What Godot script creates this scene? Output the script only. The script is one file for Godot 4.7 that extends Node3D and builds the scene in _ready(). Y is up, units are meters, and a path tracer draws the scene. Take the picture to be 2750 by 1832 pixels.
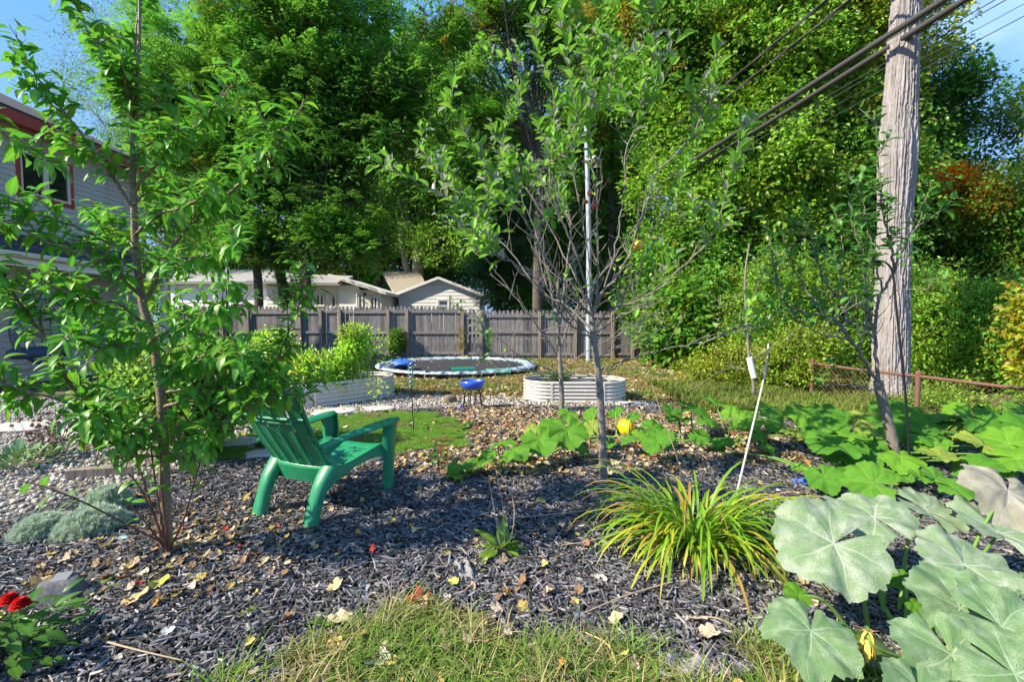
extends Node3D
# A back garden in early autumn: mulch bed, fruit trees, a green garden chair, squash vines, a picket fence and neighbours' houses.

var rng := RandomNumberGenerator.new()
var noise := FastNoiseLite.new()
var used := {}
var M := {}
var leaf_sets := {}
var clumps := {}
var EYE := Vector3(0, 1.35, 0)


class MB:
	var v := PackedVector3Array()
	var n := PackedVector3Array()
	var c := PackedColorArray()
	var t := PackedVector2Array()
	var ix := PackedInt32Array()
	var col := Color.WHITE

	func pt(p: Vector3, nn: Vector3, uv := Vector2.ZERO) -> void:
		v.append(p)
		n.append(nn)
		c.append(col)
		t.append(uv)

	func tri(a: Vector3, b: Vector3, d: Vector3) -> void:
		var nn := (b - a).cross(d - a).normalized()
		var k := v.size()
		pt(a, nn, Vector2(0, 0))
		pt(b, nn, Vector2(1, 0))
		pt(d, nn, Vector2(1, 1))
		ix.append_array([k, k + 2, k + 1])

	func quad(a: Vector3, b: Vector3, d: Vector3, e: Vector3) -> void:
		var nn := ((b - a).cross(d - a) + (d - a).cross(e - a)).normalized()
		var k := v.size()
		pt(a, nn, Vector2(0, 0))
		pt(b, nn, Vector2(1, 0))
		pt(d, nn, Vector2(1, 1))
		pt(e, nn, Vector2(0, 1))
		ix.append_array([k, k + 2, k + 1, k, k + 3, k + 2])

	# smooth sheet of w by h points; its front is (step along a row) x (step between rows)
	func grid(p: PackedVector3Array, w: int, h: int, wrap := false, cols := PackedColorArray(), uvs := PackedVector2Array(), skip := {}) -> void:
		var k := v.size()
		var nn := PackedVector3Array()
		nn.resize(p.size())
		var cols_n := w if wrap else w - 1
		var tris := PackedInt32Array()
		for j in h - 1:
			for i in cols_n:
				if skip.has(Vector2i(i, j)):
					continue
				var a := j * w + i
				var b := j * w + (i + 1) % w
				var d := b + w
				var e := a + w
				var f := (p[d] - p[a]).cross(p[e] - p[b])
				nn[a] += f
				nn[b] += f
				nn[d] += f
				nn[e] += f
				tris.append_array([k + a, k + d, k + b, k + a, k + e, k + d])
		for q in p.size():
			v.append(p[q])
			n.append(nn[q].normalized())
			c.append(col * cols[q] if cols.size() else col)
			t.append(uvs[q] if uvs.size() else Vector2(float(q % w) / maxf(1, w - 1), float(q / w) / maxf(1, h - 1)))
		ix.append_array(tris)

	func tube(p: Array, r: Array, sides := 6, capped := true, vscale := 1.0) -> void:
		var m := p.size()
		if m < 2:
			return
		var axis: Vector3 = (p[1] - p[0]).normalized()
		var nx := axis.cross(Vector3.UP if absf(axis.y) < 0.9 else Vector3.RIGHT).normalized()
		var k := v.size()
		var run := 0.0
		for j in m:
			var tg: Vector3 = (p[mini(j + 1, m - 1)] - p[maxi(j - 1, 0)]).normalized()
			nx = (nx - tg * nx.dot(tg)).normalized()
			var bx := tg.cross(nx)
			if j:
				run += p[j].distance_to(p[j - 1])
			for i in sides + 1:
				var an := TAU * i / sides
				var o := nx * cos(an) + bx * sin(an)
				pt(p[j] + o * r[j], o, Vector2(float(i) / sides, run * vscale))
		for j in m - 1:
			for i in sides:
				var a := k + j * (sides + 1) + i
				var d := a + sides + 2
				ix.append_array([a, d, a + 1, a, a + sides + 1, d])
		if capped:
			for q in [0, m - 1]:
				var tg2: Vector3 = (p[0] - p[1]).normalized() if q == 0 else (p[m - 1] - p[m - 2]).normalized()
				var b0 := v.size()
				pt(p[q], tg2)
				for i in sides:
					pt(v[k + q * (sides + 1) + i], tg2)
				for i in sides:
					var i1 := b0 + 1 + i
					var i2 := b0 + 1 + (i + 1) % sides
					if q == 0:
						ix.append_array([b0, i1, i2])
					else:
						ix.append_array([b0, i2, i1])

	# box with chamfered edges
	func box(o: Vector3, s: Vector3, bs := Basis(), bev := 0.0) -> void:
		var h := s * 0.5
		if bev <= 0.0:
			for ax in 3:
				for sg in [-1.0, 1.0]:
					var u := Vector3.ZERO
					var w := Vector3.ZERO
					var f := Vector3.ZERO
					f[ax] = sg * h[ax]
					u[(ax + 1) % 3] = h[(ax + 1) % 3]
					w[(ax + 2) % 3] = h[(ax + 2) % 3] * sg
					quad(o + bs * (f - u - w), o + bs * (f + u - w), o + bs * (f + u + w), o + bs * (f - u + w))
			return
		var g := h - Vector3(bev, bev, bev)
		for ax in 3:
			var a1 := (ax + 1) % 3
			var a2 := (ax + 2) % 3
			for sg in [-1.0, 1.0]:
				var f := Vector3.ZERO
				var u := Vector3.ZERO
				var w := Vector3.ZERO
				f[ax] = sg * h[ax]
				u[a1] = g[a1]
				w[a2] = g[a2] * sg
				quad(o + bs * (f - u - w), o + bs * (f + u - w), o + bs * (f + u + w), o + bs * (f - u + w))
			# the four chamfers that run along ax
			for s1 in [-1.0, 1.0]:
				for s2 in [-1.0, 1.0]:
					var l := Vector3.ZERO
					l[ax] = g[ax]
					var e1 := Vector3.ZERO
					e1[a1] = s1 * h[a1]
					e1[a2] = s2 * g[a2]
					var e2 := Vector3.ZERO
					e2[a1] = s1 * g[a1]
					e2[a2] = s2 * h[a2]
					_out(o, [o + bs * (e1 - l), o + bs * (e2 - l), o + bs * (e2 + l), o + bs * (e1 + l)])
		for sx in [-1.0, 1.0]:
			for sy in [-1.0, 1.0]:
				for sz in [-1.0, 1.0]:
					var q := [o + bs * Vector3(sx * h.x, sy * g.y, sz * g.z), o + bs * Vector3(sx * g.x, sy * h.y, sz * g.z), o + bs * Vector3(sx * g.x, sy * g.y, sz * h.z)]
					if (q[1] - q[0]).cross(q[2] - q[0]).dot(q[0] - o) > 0:
						tri(q[0], q[1], q[2])
					else:
						tri(q[0], q[2], q[1])

	func _out(o: Vector3, q: Array) -> void:
		if (q[1] - q[0]).cross(q[2] - q[0]).dot(q[0] + q[2] - o * 2.0) > 0:
			quad(q[0], q[1], q[2], q[3])
		else:
			quad(q[0], q[3], q[2], q[1])

	# flat outline (in its own x, y plane) pushed along z by depth
	func slab(poly: PackedVector2Array, depth: float, at := Transform3D()) -> void:
		var pts := poly
		if Geometry2D.is_polygon_clockwise(pts):
			pts = pts.duplicate()
			pts.reverse()
		var tr := Geometry2D.triangulate_polygon(pts)
		for q in range(0, tr.size(), 3):
			var a := pts[tr[q]]
			var b := pts[tr[q + 1]]
			var d := pts[tr[q + 2]]
			if (b - a).cross(d - a) < 0:
				var sw := b
				b = d
				d = sw
			tri(at * Vector3(a.x, a.y, depth), at * Vector3(b.x, b.y, depth), at * Vector3(d.x, d.y, depth))
			tri(at * Vector3(a.x, a.y, 0), at * Vector3(d.x, d.y, 0), at * Vector3(b.x, b.y, 0))
		for i in pts.size():
			var a := pts[i]
			var b := pts[(i + 1) % pts.size()]
			quad(at * Vector3(a.x, a.y, 0), at * Vector3(b.x, b.y, 0), at * Vector3(b.x, b.y, depth), at * Vector3(a.x, a.y, depth))

	# surface of revolution about y through o; prof holds (radius, height) from bottom to top on the outside
	func lathe(prof: Array, sides: int, o := Vector3.ZERO, squash := Vector2.ONE) -> void:
		var p := PackedVector3Array()
		for j in prof.size():
			for i in sides:
				var an := -TAU * i / sides
				p.append(o + Vector3(cos(an) * prof[j].x * squash.x, prof[j].y, sin(an) * prof[j].x * squash.y))
		grid(p, sides, prof.size(), true)

	func mesh() -> ArrayMesh:
		var a := []
		a.resize(Mesh.ARRAY_MAX)
		a[Mesh.ARRAY_VERTEX] = v
		a[Mesh.ARRAY_NORMAL] = n
		a[Mesh.ARRAY_COLOR] = c
		a[Mesh.ARRAY_TEX_UV] = t
		a[Mesh.ARRAY_INDEX] = ix
		var m := ArrayMesh.new()
		m.add_surface_from_arrays(Mesh.PRIMITIVE_TRIANGLES, a)
		return m


func R(a: float, b: float) -> float:
	return rng.randf_range(a, b)


func rv() -> Vector3:
	while true:
		var q := Vector3(R(-1, 1), R(-1, 1), R(-1, 1))
		if q.length_squared() < 1.0 and q.length_squared() > 0.0001:
			return q
	return Vector3.UP


func numbered(called: String) -> String:
	var k: int = used.get(called, 0)
	used[called] = k + 1
	return called if k == 0 else "%s_%03d" % [called, k]


func tag(o: Node3D, label: String, category: String, group := "", kind := "") -> Node3D:
	if label:
		o.set_meta("label", label)
	if category:
		o.set_meta("category", category)
	if group:
		o.set_meta("group", group)
	if kind:
		o.set_meta("kind", kind)
	return o


func thing(called: String, label: String, category: String, at := Vector3.ZERO, turn := 0.0, group := "") -> Node3D:
	var o := Node3D.new()
	o.name = numbered(called)
	o.position = at
	o.rotation.y = turn
	tag(o, label, category, group)
	add_child(o, true)
	return o


func part(parent: Node3D, called: String, m: Mesh, mt: Material, at := Transform3D()) -> MeshInstance3D:
	var o := MeshInstance3D.new()
	var key := "%d/%s" % [parent.get_instance_id(), called]
	var k: int = used.get(key, 0)
	used[key] = k + 1
	o.name = called if k == 0 else "%s_%03d" % [called, k]
	o.mesh = m
	o.material_override = mt
	o.transform = at
	parent.add_child(o, true)
	return o


func solo(called: String, m: Mesh, mt: Material, label: String, category: String, at := Transform3D(), group := "", kind := "") -> MeshInstance3D:
	var o := MeshInstance3D.new()
	o.name = numbered(called)
	o.mesh = m
	o.material_override = mt
	o.transform = at
	tag(o, label, category, group, kind)
	add_child(o, true)
	return o


func many(parent: Node3D, called: String, m: Mesh, mt: Material, where: Array, cols: Array, label := "", category := "") -> MultiMeshInstance3D:
	var mm := MultiMesh.new()
	mm.transform_format = MultiMesh.TRANSFORM_3D
	mm.use_colors = true
	mm.mesh = m
	mm.instance_count = where.size()
	for i in where.size():
		mm.set_instance_transform(i, where[i])
		mm.set_instance_color(i, cols[i])
	var o := MultiMeshInstance3D.new()
	o.multimesh = mm
	o.material_override = mt
	if parent == self:
		o.name = numbered(called)
	else:
		var key := "%d/%s" % [parent.get_instance_id(), called]
		var k: int = used.get(key, 0)
		used[key] = k + 1
		o.name = called if k == 0 else "%s_%03d" % [called, k]
	tag(o, label, category, "", "stuff")
	parent.add_child(o, true)
	return o


func lin(r: float, g: float, b: float) -> Color:
	return Color(r, g, b)


func mat(r: float, g: float, b: float, rough := 0.7, metal := 0.0) -> StandardMaterial3D:
	var m := StandardMaterial3D.new()
	m.albedo_color = Color(r, g, b).linear_to_srgb()
	m.roughness = rough
	m.metallic = metal
	return m


func vmat(rough := 0.6, back := 0.0, spec := 0.5) -> StandardMaterial3D:
	var m := StandardMaterial3D.new()
	m.vertex_color_use_as_albedo = true
	m.roughness = rough
	m.metallic_specular = spec
	if back > 0.0:
		m.backlight_enabled = true
		m.backlight = Color(back, back, back).linear_to_srgb()
	return m


func ramp(stops: Array) -> Gradient:
	var g := Gradient.new()
	var o := PackedFloat32Array()
	var c := PackedColorArray()
	for s in stops:
		o.append(s[0])
		c.append(Color(s[1], s[2], s[3]).linear_to_srgb())
	g.offsets = o
	g.colors = c
	return g


func noise_tex(sd: int, freq: float, g: Gradient, size := 512, kind := FastNoiseLite.TYPE_SIMPLEX_SMOOTH, octaves := 5) -> NoiseTexture2D:
	var f := FastNoiseLite.new()
	f.noise_type = kind
	f.seed = sd
	f.frequency = freq
	f.fractal_octaves = octaves
	var tx := NoiseTexture2D.new()
	tx.width = size
	tx.height = size
	tx.seamless = true
	tx.noise = f
	tx.color_ramp = g
	return tx


func tri_mat(tx: Texture2D, scale: Vector3, rough := 0.8, bump: Texture2D = null, cm := 0.5, world := false) -> StandardMaterial3D:
	var m := StandardMaterial3D.new()
	m.albedo_texture = tx
	m.roughness = rough
	m.uv1_triplanar = true
	m.uv1_world_triplanar = world
	m.uv1_scale = scale
	if bump:
		m.heightmap_enabled = true
		m.heightmap_texture = bump
		m.heightmap_scale = cm
	return m


# a basis whose x runs along dir and whose y leans towards up
func along(dir: Vector3, up: Vector3) -> Basis:
	var x := dir.normalized()
	var z := x.cross(up)
	if z.length_squared() < 1e-6:
		z = x.cross(Vector3(0.3, 0.2, 1))
	z = z.normalized()
	return Basis(x, z.cross(x), z)


func smooth_path(p: Array, per := 4) -> Array:
	var out := []
	for i in p.size() - 1:
		var a: Vector3 = p[maxi(i - 1, 0)]
		var b: Vector3 = p[i]
		var d: Vector3 = p[i + 1]
		var e: Vector3 = p[mini(i + 2, p.size() - 1)]
		for k in per:
			out.append(b.cubic_interpolate(d, a, e, float(k) / per))
	out.append(p[p.size() - 1])
	return out


func taper(m: int, r0: float, r1: float, power := 1.0) -> Array:
	var o := []
	for i in m:
		o.append(lerpf(r0, r1, pow(float(i) / maxi(1, m - 1), power)))
	return o


func wedge_ok(x: float, z: float, more := 0.6) -> bool:
	return absf(x) < -z * 1.22 + more

func _ready() -> void:
	rng.seed = 20241
	noise.seed = 7
	noise.frequency = 0.9
	noise.fractal_octaves = 3
	camera_and_light()
	make_materials()
	make_leaves()
	ground()
	fence()
	neighbours()
	left_house()
	background_trees()
	cables()
	chain_link()
	trampoline()
	raised_beds()
	garden_chair()
	bird_bath()
	fruit_trees()
	squash()
	small_plants()
	small_things()
	ground_scatter()


func camera_and_light() -> void:
	var cam := Camera3D.new()
	cam.name = "camera"
	cam.position = EYE
	cam.rotation.x = -deg_to_rad(2.75)
	cam.fov = 75.1
	cam.near = 0.05
	cam.far = 500.0
	add_child(cam)
	cam.current = true
	var sun := DirectionalLight3D.new()
	sun.name = "sun"
	var el := deg_to_rad(39.0)
	var towards := Vector3(-0.935 * cos(el), sin(el), 0.35 * cos(el)).normalized()
	sun.basis = Basis.looking_at(-towards, Vector3.UP)
	sun.light_energy = 1.6
	sun.light_color = Color(1.0, 0.95, 0.86)
	sun.light_angular_distance = 0.5
	sun.shadow_enabled = true
	add_child(sun)
	var sky := ProceduralSkyMaterial.new()
	sky.sky_top_color = Color(0.085, 0.235, 0.56).linear_to_srgb()
	sky.sky_horizon_color = Color(0.31, 0.48, 0.74).linear_to_srgb()
	sky.sky_curve = 0.16
	sky.ground_bottom_color = Color(0.10, 0.11, 0.07).linear_to_srgb()
	sky.ground_horizon_color = Color(0.3, 0.36, 0.36).linear_to_srgb()
	sky.sun_angle_max = 4.0
	sky.sky_cover = clouds()
	sky.sky_cover_modulate = Color(1, 1, 1, 1)
	var env := Environment.new()
	env.background_mode = Environment.BG_SKY
	env.sky = Sky.new()
	env.sky.sky_material = sky
	env.background_energy_multiplier = 1.0
	env.tonemap_mode = Environment.TONE_MAPPER_LINEAR
	env.tonemap_exposure = 2.15
	env.sdfgi_enabled = true
	env.ssao_enabled = true
	env.ssil_enabled = true
	var we := WorldEnvironment.new()
	we.name = "world_environment"
	we.environment = env
	add_child(we)


func clouds() -> ImageTexture:
	var f := FastNoiseLite.new()
	f.seed = 31
	f.frequency = 1.6
	f.fractal_octaves = 5
	var w := 768
	var h := 384
	var im := Image.create(w, h, false, Image.FORMAT_RGBA8)
	for j in h / 2:
		var la := PI * (0.5 - (j + 0.5) / h)
		for i in w:
			var lo := TAU * (i + 0.5) / w
			var d := Vector3(cos(la) * cos(lo), sin(la) * 1.9, cos(la) * sin(lo))
			var q := smoothstep(-0.02, 0.5, f.get_noise_3dv(d))
			im.set_pixel(i, j, Color(0.55, 0.55, 0.55, q * 0.9))
	return ImageTexture.create_from_image(im)


func make_materials() -> void:
	M.leaf_far = vmat(0.42, 1.0, 0.5)
	M.leaf_near = vmat(0.4, 0.9, 0.5)
	M.leaf_dull = vmat(0.75, 0.3, 0.3)
	M.petal = vmat(0.6, 0.35, 0.3)
	M.v = vmat(0.65)
	M.chip = vmat(0.5, 0.0, 0.55)
	M.stone = vmat(0.8)
	var b1 := noise_tex(3, 0.012, ramp([[0.0, 0.03, 0.024, 0.02], [0.5, 0.09, 0.075, 0.06], [1.0, 0.2, 0.17, 0.14]]), 512)
	var bh := noise_tex(4, 0.02, ramp([[0.0, 0, 0, 0], [1.0, 1, 1, 1]]), 512)
	M.bark_dark = tri_mat(b1, Vector3(2.5, 0.7, 2.5), 0.9, bh, 2.0, true)
	var b2 := noise_tex(5, 0.02, ramp([[0.0, 0.09, 0.075, 0.06], [0.5, 0.18, 0.155, 0.13], [1.0, 0.3, 0.265, 0.23]]), 512)
	M.bark_grey = tri_mat(b2, Vector3(5, 1.5, 5), 0.85, bh, 0.4)
	M.bark_pale = tri_mat(noise_tex(6, 0.02, ramp([[0.0, 0.09, 0.078, 0.065], [0.5, 0.2, 0.175, 0.15], [1.0, 0.33, 0.3, 0.26]]), 512), Vector3(6, 2.0, 6), 0.85, bh, 0.25)
	M.bark_sap = tri_mat(noise_tex(8, 0.03, ramp([[0.0, 0.07, 0.04, 0.025], [0.42, 0.16, 0.10, 0.06], [0.62, 0.27, 0.22, 0.14], [1.0, 0.4, 0.36, 0.24]]), 512), Vector3(3, 8.0, 3), 0.6, bh, 0.25)
	M.twig_red = mat(0.13, 0.05, 0.035, 0.55)
	M.twig_dry = mat(0.36, 0.27, 0.17, 0.85)
	M.bark_trunk = tri_mat(noise_tex(9, 0.03, ramp([[0.0, 0.16, 0.13, 0.12], [0.45, 0.33, 0.285, 0.26], [1.0, 0.5, 0.45, 0.42]]), 512), Vector3(4, 1.0, 4), 0.9, bh, 0.8)
	var wood := noise_tex(11, 0.03, ramp([[0.0, 0.085, 0.078, 0.075], [0.5, 0.20, 0.185, 0.18], [1.0, 0.36, 0.335, 0.32]]), 512)
	M.fence = []
	for k in 5:
		var w := tri_mat(wood, Vector3(3.0, 0.22, 3.0), 0.85, bh, 0.2, true)
		w.uv1_offset = Vector3(k * 0.37, k * 0.21, k * 0.53)
		var q := 0.52 + 0.11 * k
		w.albedo_color = Color(q * 0.97, q * 0.985, q).linear_to_srgb()
		M.fence.append(w)
	var post := noise_tex(12, 0.03, ramp([[0.0, 0.11, 0.085, 0.065], [0.5, 0.22, 0.175, 0.135], [1.0, 0.34, 0.28, 0.22]]), 256)
	M.post = tri_mat(post, Vector3(3.0, 0.3, 3.0), 0.85, bh, 0.2, true)
	M.white_siding = tri_mat(noise_tex(13, 0.01, ramp([[0.0, 0.74, 0.74, 0.73], [1.0, 0.84, 0.84, 0.83]]), 256), Vector3(0.5, 1.0, 0.5), 0.6)
	M.cream_siding = tri_mat(noise_tex(14, 0.01, ramp([[0.0, 0.68, 0.66, 0.56], [1.0, 0.8, 0.78, 0.68]]), 256), Vector3(0.5, 1.0, 0.5), 0.6)
	M.grey_siding = tri_mat(noise_tex(15, 0.01, ramp([[0.0, 0.40, 0.395, 0.36], [1.0, 0.52, 0.51, 0.47]]), 256), Vector3(0.5, 1.0, 0.5), 0.55)
	M.red_trim = mat(0.34, 0.055, 0.04, 0.5)
	M.white_trim = mat(0.74, 0.73, 0.7, 0.5)
	M.cream_trim = mat(0.6, 0.57, 0.47, 0.5)
	M.shingle = []
	for k in 4:
		var q := 0.7 + 0.25 * k
		M.shingle.append(mat(0.052 * q, 0.044 * q, 0.046 * q, 0.9))
	M.pale_roof = tri_mat(noise_tex(17, 0.08, ramp([[0.0, 0.2, 0.2, 0.2], [1.0, 0.36, 0.36, 0.36]]), 256), Vector3(0.7, 0.7, 0.7), 0.9)
	M.tan_roof = tri_mat(noise_tex(18, 0.08, ramp([[0.0, 0.2, 0.17, 0.13], [1.0, 0.34, 0.3, 0.24]]), 256), Vector3(0.7, 0.7, 0.7), 0.9)
	M.glass = mat(0.012, 0.015, 0.018, 0.04)
	M.glass.metallic_specular = 0.9
	M.green_plastic = tri_mat(noise_tex(23, 0.02, ramp([[0.0, 0.011, 0.18, 0.078], [0.6, 0.015, 0.225, 0.098], [1.0, 0.035, 0.25, 0.125]]), 256), Vector3(2.5, 2.5, 2.5), 0.42)
	M.blue_glaze = mat(0.012, 0.07, 0.55, 0.14)
	M.blue_glaze.clearcoat_enabled = true
	M.black_iron = mat(0.018, 0.018, 0.02, 0.45, 0.3)
	M.rust = tri_mat(noise_tex(19, 0.05, ramp([[0.0, 0.07, 0.035, 0.025], [0.6, 0.17, 0.08, 0.05], [1.0, 0.3, 0.2, 0.15]]), 256), Vector3(4, 4, 4), 0.85)
	M.galv = tri_mat(noise_tex(20, 0.03, ramp([[0.0, 0.55, 0.52, 0.45], [1.0, 0.74, 0.71, 0.64]]), 256, FastNoiseLite.TYPE_CELLULAR), Vector3(3, 3, 3), 0.42)
	M.galv.metallic = 0.25
	M.steel = mat(0.55, 0.56, 0.58, 0.35, 0.8)
	M.soil = tri_mat(noise_tex(21, 0.06, ramp([[0.0, 0.02, 0.014, 0.01], [1.0, 0.09, 0.065, 0.045]]), 256), Vector3(2, 2, 2), 1.0, bh, 2.0)
	M.cable = mat(0.05, 0.048, 0.05, 0.6)
	M.black = mat(0.012, 0.012, 0.013, 0.6)
	M.concrete = tri_mat(noise_tex(22, 0.05, ramp([[0.0, 0.36, 0.32, 0.28], [1.0, 0.6, 0.56, 0.5]]), 256), Vector3(2, 2, 2), 0.9, bh, 0.3)


# ---------- ground ----------
var MULCH := PackedVector2Array()
var GRAVEL := PackedVector2Array()
var MOSS := PackedVector2Array()
var MOSS_SMALL := PackedVector2Array()
var FRONT := PackedVector2Array()
var SOILMOUND := PackedVector2Array()


func inside(x: float, z: float, poly: PackedVector2Array, wob := 0.12) -> bool:
	var q := Vector2(x + wob * noise.get_noise_2d(x * 3.0, z * 3.0), z + wob * noise.get_noise_2d(x * 3.0 + 50.0, z * 3.0))
	return Geometry2D.is_point_in_polygon(q, poly)


func sheet(called: String, poly: PackedVector2Array, y: float, m: Material) -> void:
	var b := MB.new()
	var tr := Geometry2D.triangulate_polygon(poly)
	for q in range(0, tr.size(), 3):
		var a := Vector3(poly[tr[q]].x, y, poly[tr[q]].y)
		var d := Vector3(poly[tr[q + 1]].x, y, poly[tr[q + 1]].y)
		var e := Vector3(poly[tr[q + 2]].x, y, poly[tr[q + 2]].y)
		if (d - a).cross(e - a).y > 0:
			b.tri(a, d, e)
		else:
			b.tri(a, e, d)
	var o := solo(called, b.mesh(), m, "", "")
	o.set_meta("kind", "structure")


func ground() -> void:
	var g1 := noise_tex(40, 0.02, ramp([[0.0, 0.05, 0.06, 0.014], [0.45, 0.11, 0.095, 0.035], [0.7, 0.17, 0.125, 0.055], [1.0, 0.25, 0.19, 0.1]]), 1024)
	var bh := noise_tex(41, 0.1, ramp([[0.0, 0, 0, 0], [1.0, 1, 1, 1]]), 512)
	var lawn := tri_mat(g1, Vector3(0.6, 0.6, 0.6), 1.0, bh, 3.0, true)
	var b := MB.new()
	b.quad(Vector3(-160, 0, 60), Vector3(160, 0, 60), Vector3(160, 0, -220), Vector3(-160, 0, -220))
	var o := solo("ground", b.mesh(), lawn, "", "")
	o.set_meta("kind", "structure")
	GRAVEL = PackedVector2Array([Vector2(-3.3, -2.75), Vector2(-8, -2.0), Vector2(-9.2, -7.5), Vector2(-4.2, -7.6), Vector2(-2.1, -8.0), Vector2(0.2, -7.7), Vector2(2.3, -7.2), Vector2(2.3, -6.75), Vector2(0.6, -6.75), Vector2(-0.5, -6.75), Vector2(-1.9, -6.5), Vector2(-2.6, -6.0), Vector2(-3.1, -5.2), Vector2(-2.6, -4.5), Vector2(-2.9, -4.05)])
	MULCH = PackedVector2Array([Vector2(-6, -0.5), Vector2(-4.4, -2.45), Vector2(-3.35, -2.85), Vector2(-3.15, -3.7), Vector2(-2.8, -4.1), Vector2(-2.0, -4.3), Vector2(-1.3, -4.25), Vector2(-0.5, -4.6), Vector2(-0.45, -5.4), Vector2(-0.9, -6.2), Vector2(-1.6, -6.55), Vector2(-0.5, -6.82), Vector2(0.6, -6.82), Vector2(2.3, -6.7), Vector2(4.2, -5.6), Vector2(5.2, -4.0), Vector2(4.5, -1.6), Vector2(1.0, -1.62), Vector2(0.4, -1.66), Vector2(0.02, -1.76), Vector2(-0.2, -2.0), Vector2(-0.5, -2.02), Vector2(-0.8, -1.8), Vector2(-1.1, -1.2), Vector2(-1.3, -0.5)])
	MOSS = PackedVector2Array([Vector2(-3.05, -4.95), Vector2(-2.9, -5.4), Vector2(-2.4, -6.0), Vector2(-1.7, -6.35), Vector2(-1.0, -6.2), Vector2(-0.62, -5.5), Vector2(-0.6, -5.0), Vector2(-0.75, -4.55), Vector2(-1.2, -4.35), Vector2(-1.9, -4.4), Vector2(-2.3, -4.75)])
	MOSS_SMALL = PackedVector2Array([Vector2(-3.049, -4.248), Vector2(-3.126, -4.582), Vector2(-2.827, -4.614), Vector2(-2.47, -4.345), Vector2(-2.397, -4.105), Vector2(-2.635, -4.031)])
	FRONT = PackedVector2Array([Vector2(-1.3, -0.6), Vector2(-1.1, -1.3), Vector2(-0.82, -1.72), Vector2(-0.5, -1.98), Vector2(-0.2, -1.95), Vector2(0.02, -1.72), Vector2(0.4, -1.64), Vector2(1.0, -1.64), Vector2(3, -1.55), Vector2(3, -0.6)])
	var mt := tri_mat(noise_tex(42, 0.12, ramp([[0.0, 0.006, 0.006, 0.007], [0.6, 0.02, 0.019, 0.02], [1.0, 0.05, 0.046, 0.046]]), 512), Vector3(2.5, 2.5, 2.5), 0.9, bh, 2.5, true)
	sheet("mulch_ground", MULCH, 0.008, mt)
	var gt := tri_mat(noise_tex(43, 0.07, ramp([[0.0, 0.12, 0.1, 0.08], [0.5, 0.3, 0.26, 0.21], [1.0, 0.5, 0.45, 0.38]]), 512, FastNoiseLite.TYPE_CELLULAR, 2), Vector3(3, 3, 3), 0.9, bh, 3.0, true)
	sheet("gravel_path", GRAVEL, 0.004, gt)
	var ms := tri_mat(noise_tex(44, 0.08, ramp([[0.0, 0.03, 0.07, 0.01], [1.0, 0.09, 0.19, 0.03]]), 256), Vector3(3, 3, 3), 1.0, bh, 2.0, true)
	sheet("moss_lawn", MOSS, 0.014, ms)
	sheet("moss_lawn", MOSS_SMALL, 0.016, ms)
	sheet("front_grass_ground", FRONT, 0.012, lawn)

# ---------- leaves and foliage ----------
# one leaf of length 1 along +x, its upper side +y
func leaf_mesh(wide: float, fold: float, droop: float, curl: float, col: Color, rib := 1.25, segs := 6, belly := 0.42, wave := 0.0) -> ArrayMesh:
	var b := MB.new()
	var p := PackedVector3Array()
	var cs := PackedColorArray()
	for j in segs + 1:
		var s := float(j) / segs
		var w := wide * 0.5 * pow(sin(PI * pow(s, lerpf(0.62, 1.0, belly))), 0.85) if j < segs else 0.004
		if j == 0:
			w = 0.012
		var y := -droop * s * s
		for i in 5:
			var q := (i - 2) * 0.5
			p.append(Vector3(s - 0.12 * droop * s * s, y + absf(q) * w * fold * 2.0 - q * q * w * curl + wave * w * sin(s * 19.0 + i), q * w))
			var k := rib if i == 2 else 1.0
			if i == 0 or i == 4:
				k = 0.93
			cs.append(Color(col.r * k, col.g * k, col.b * k))
	b.grid(p, 5, segs + 1, false, cs)
	return b.mesh()


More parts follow.
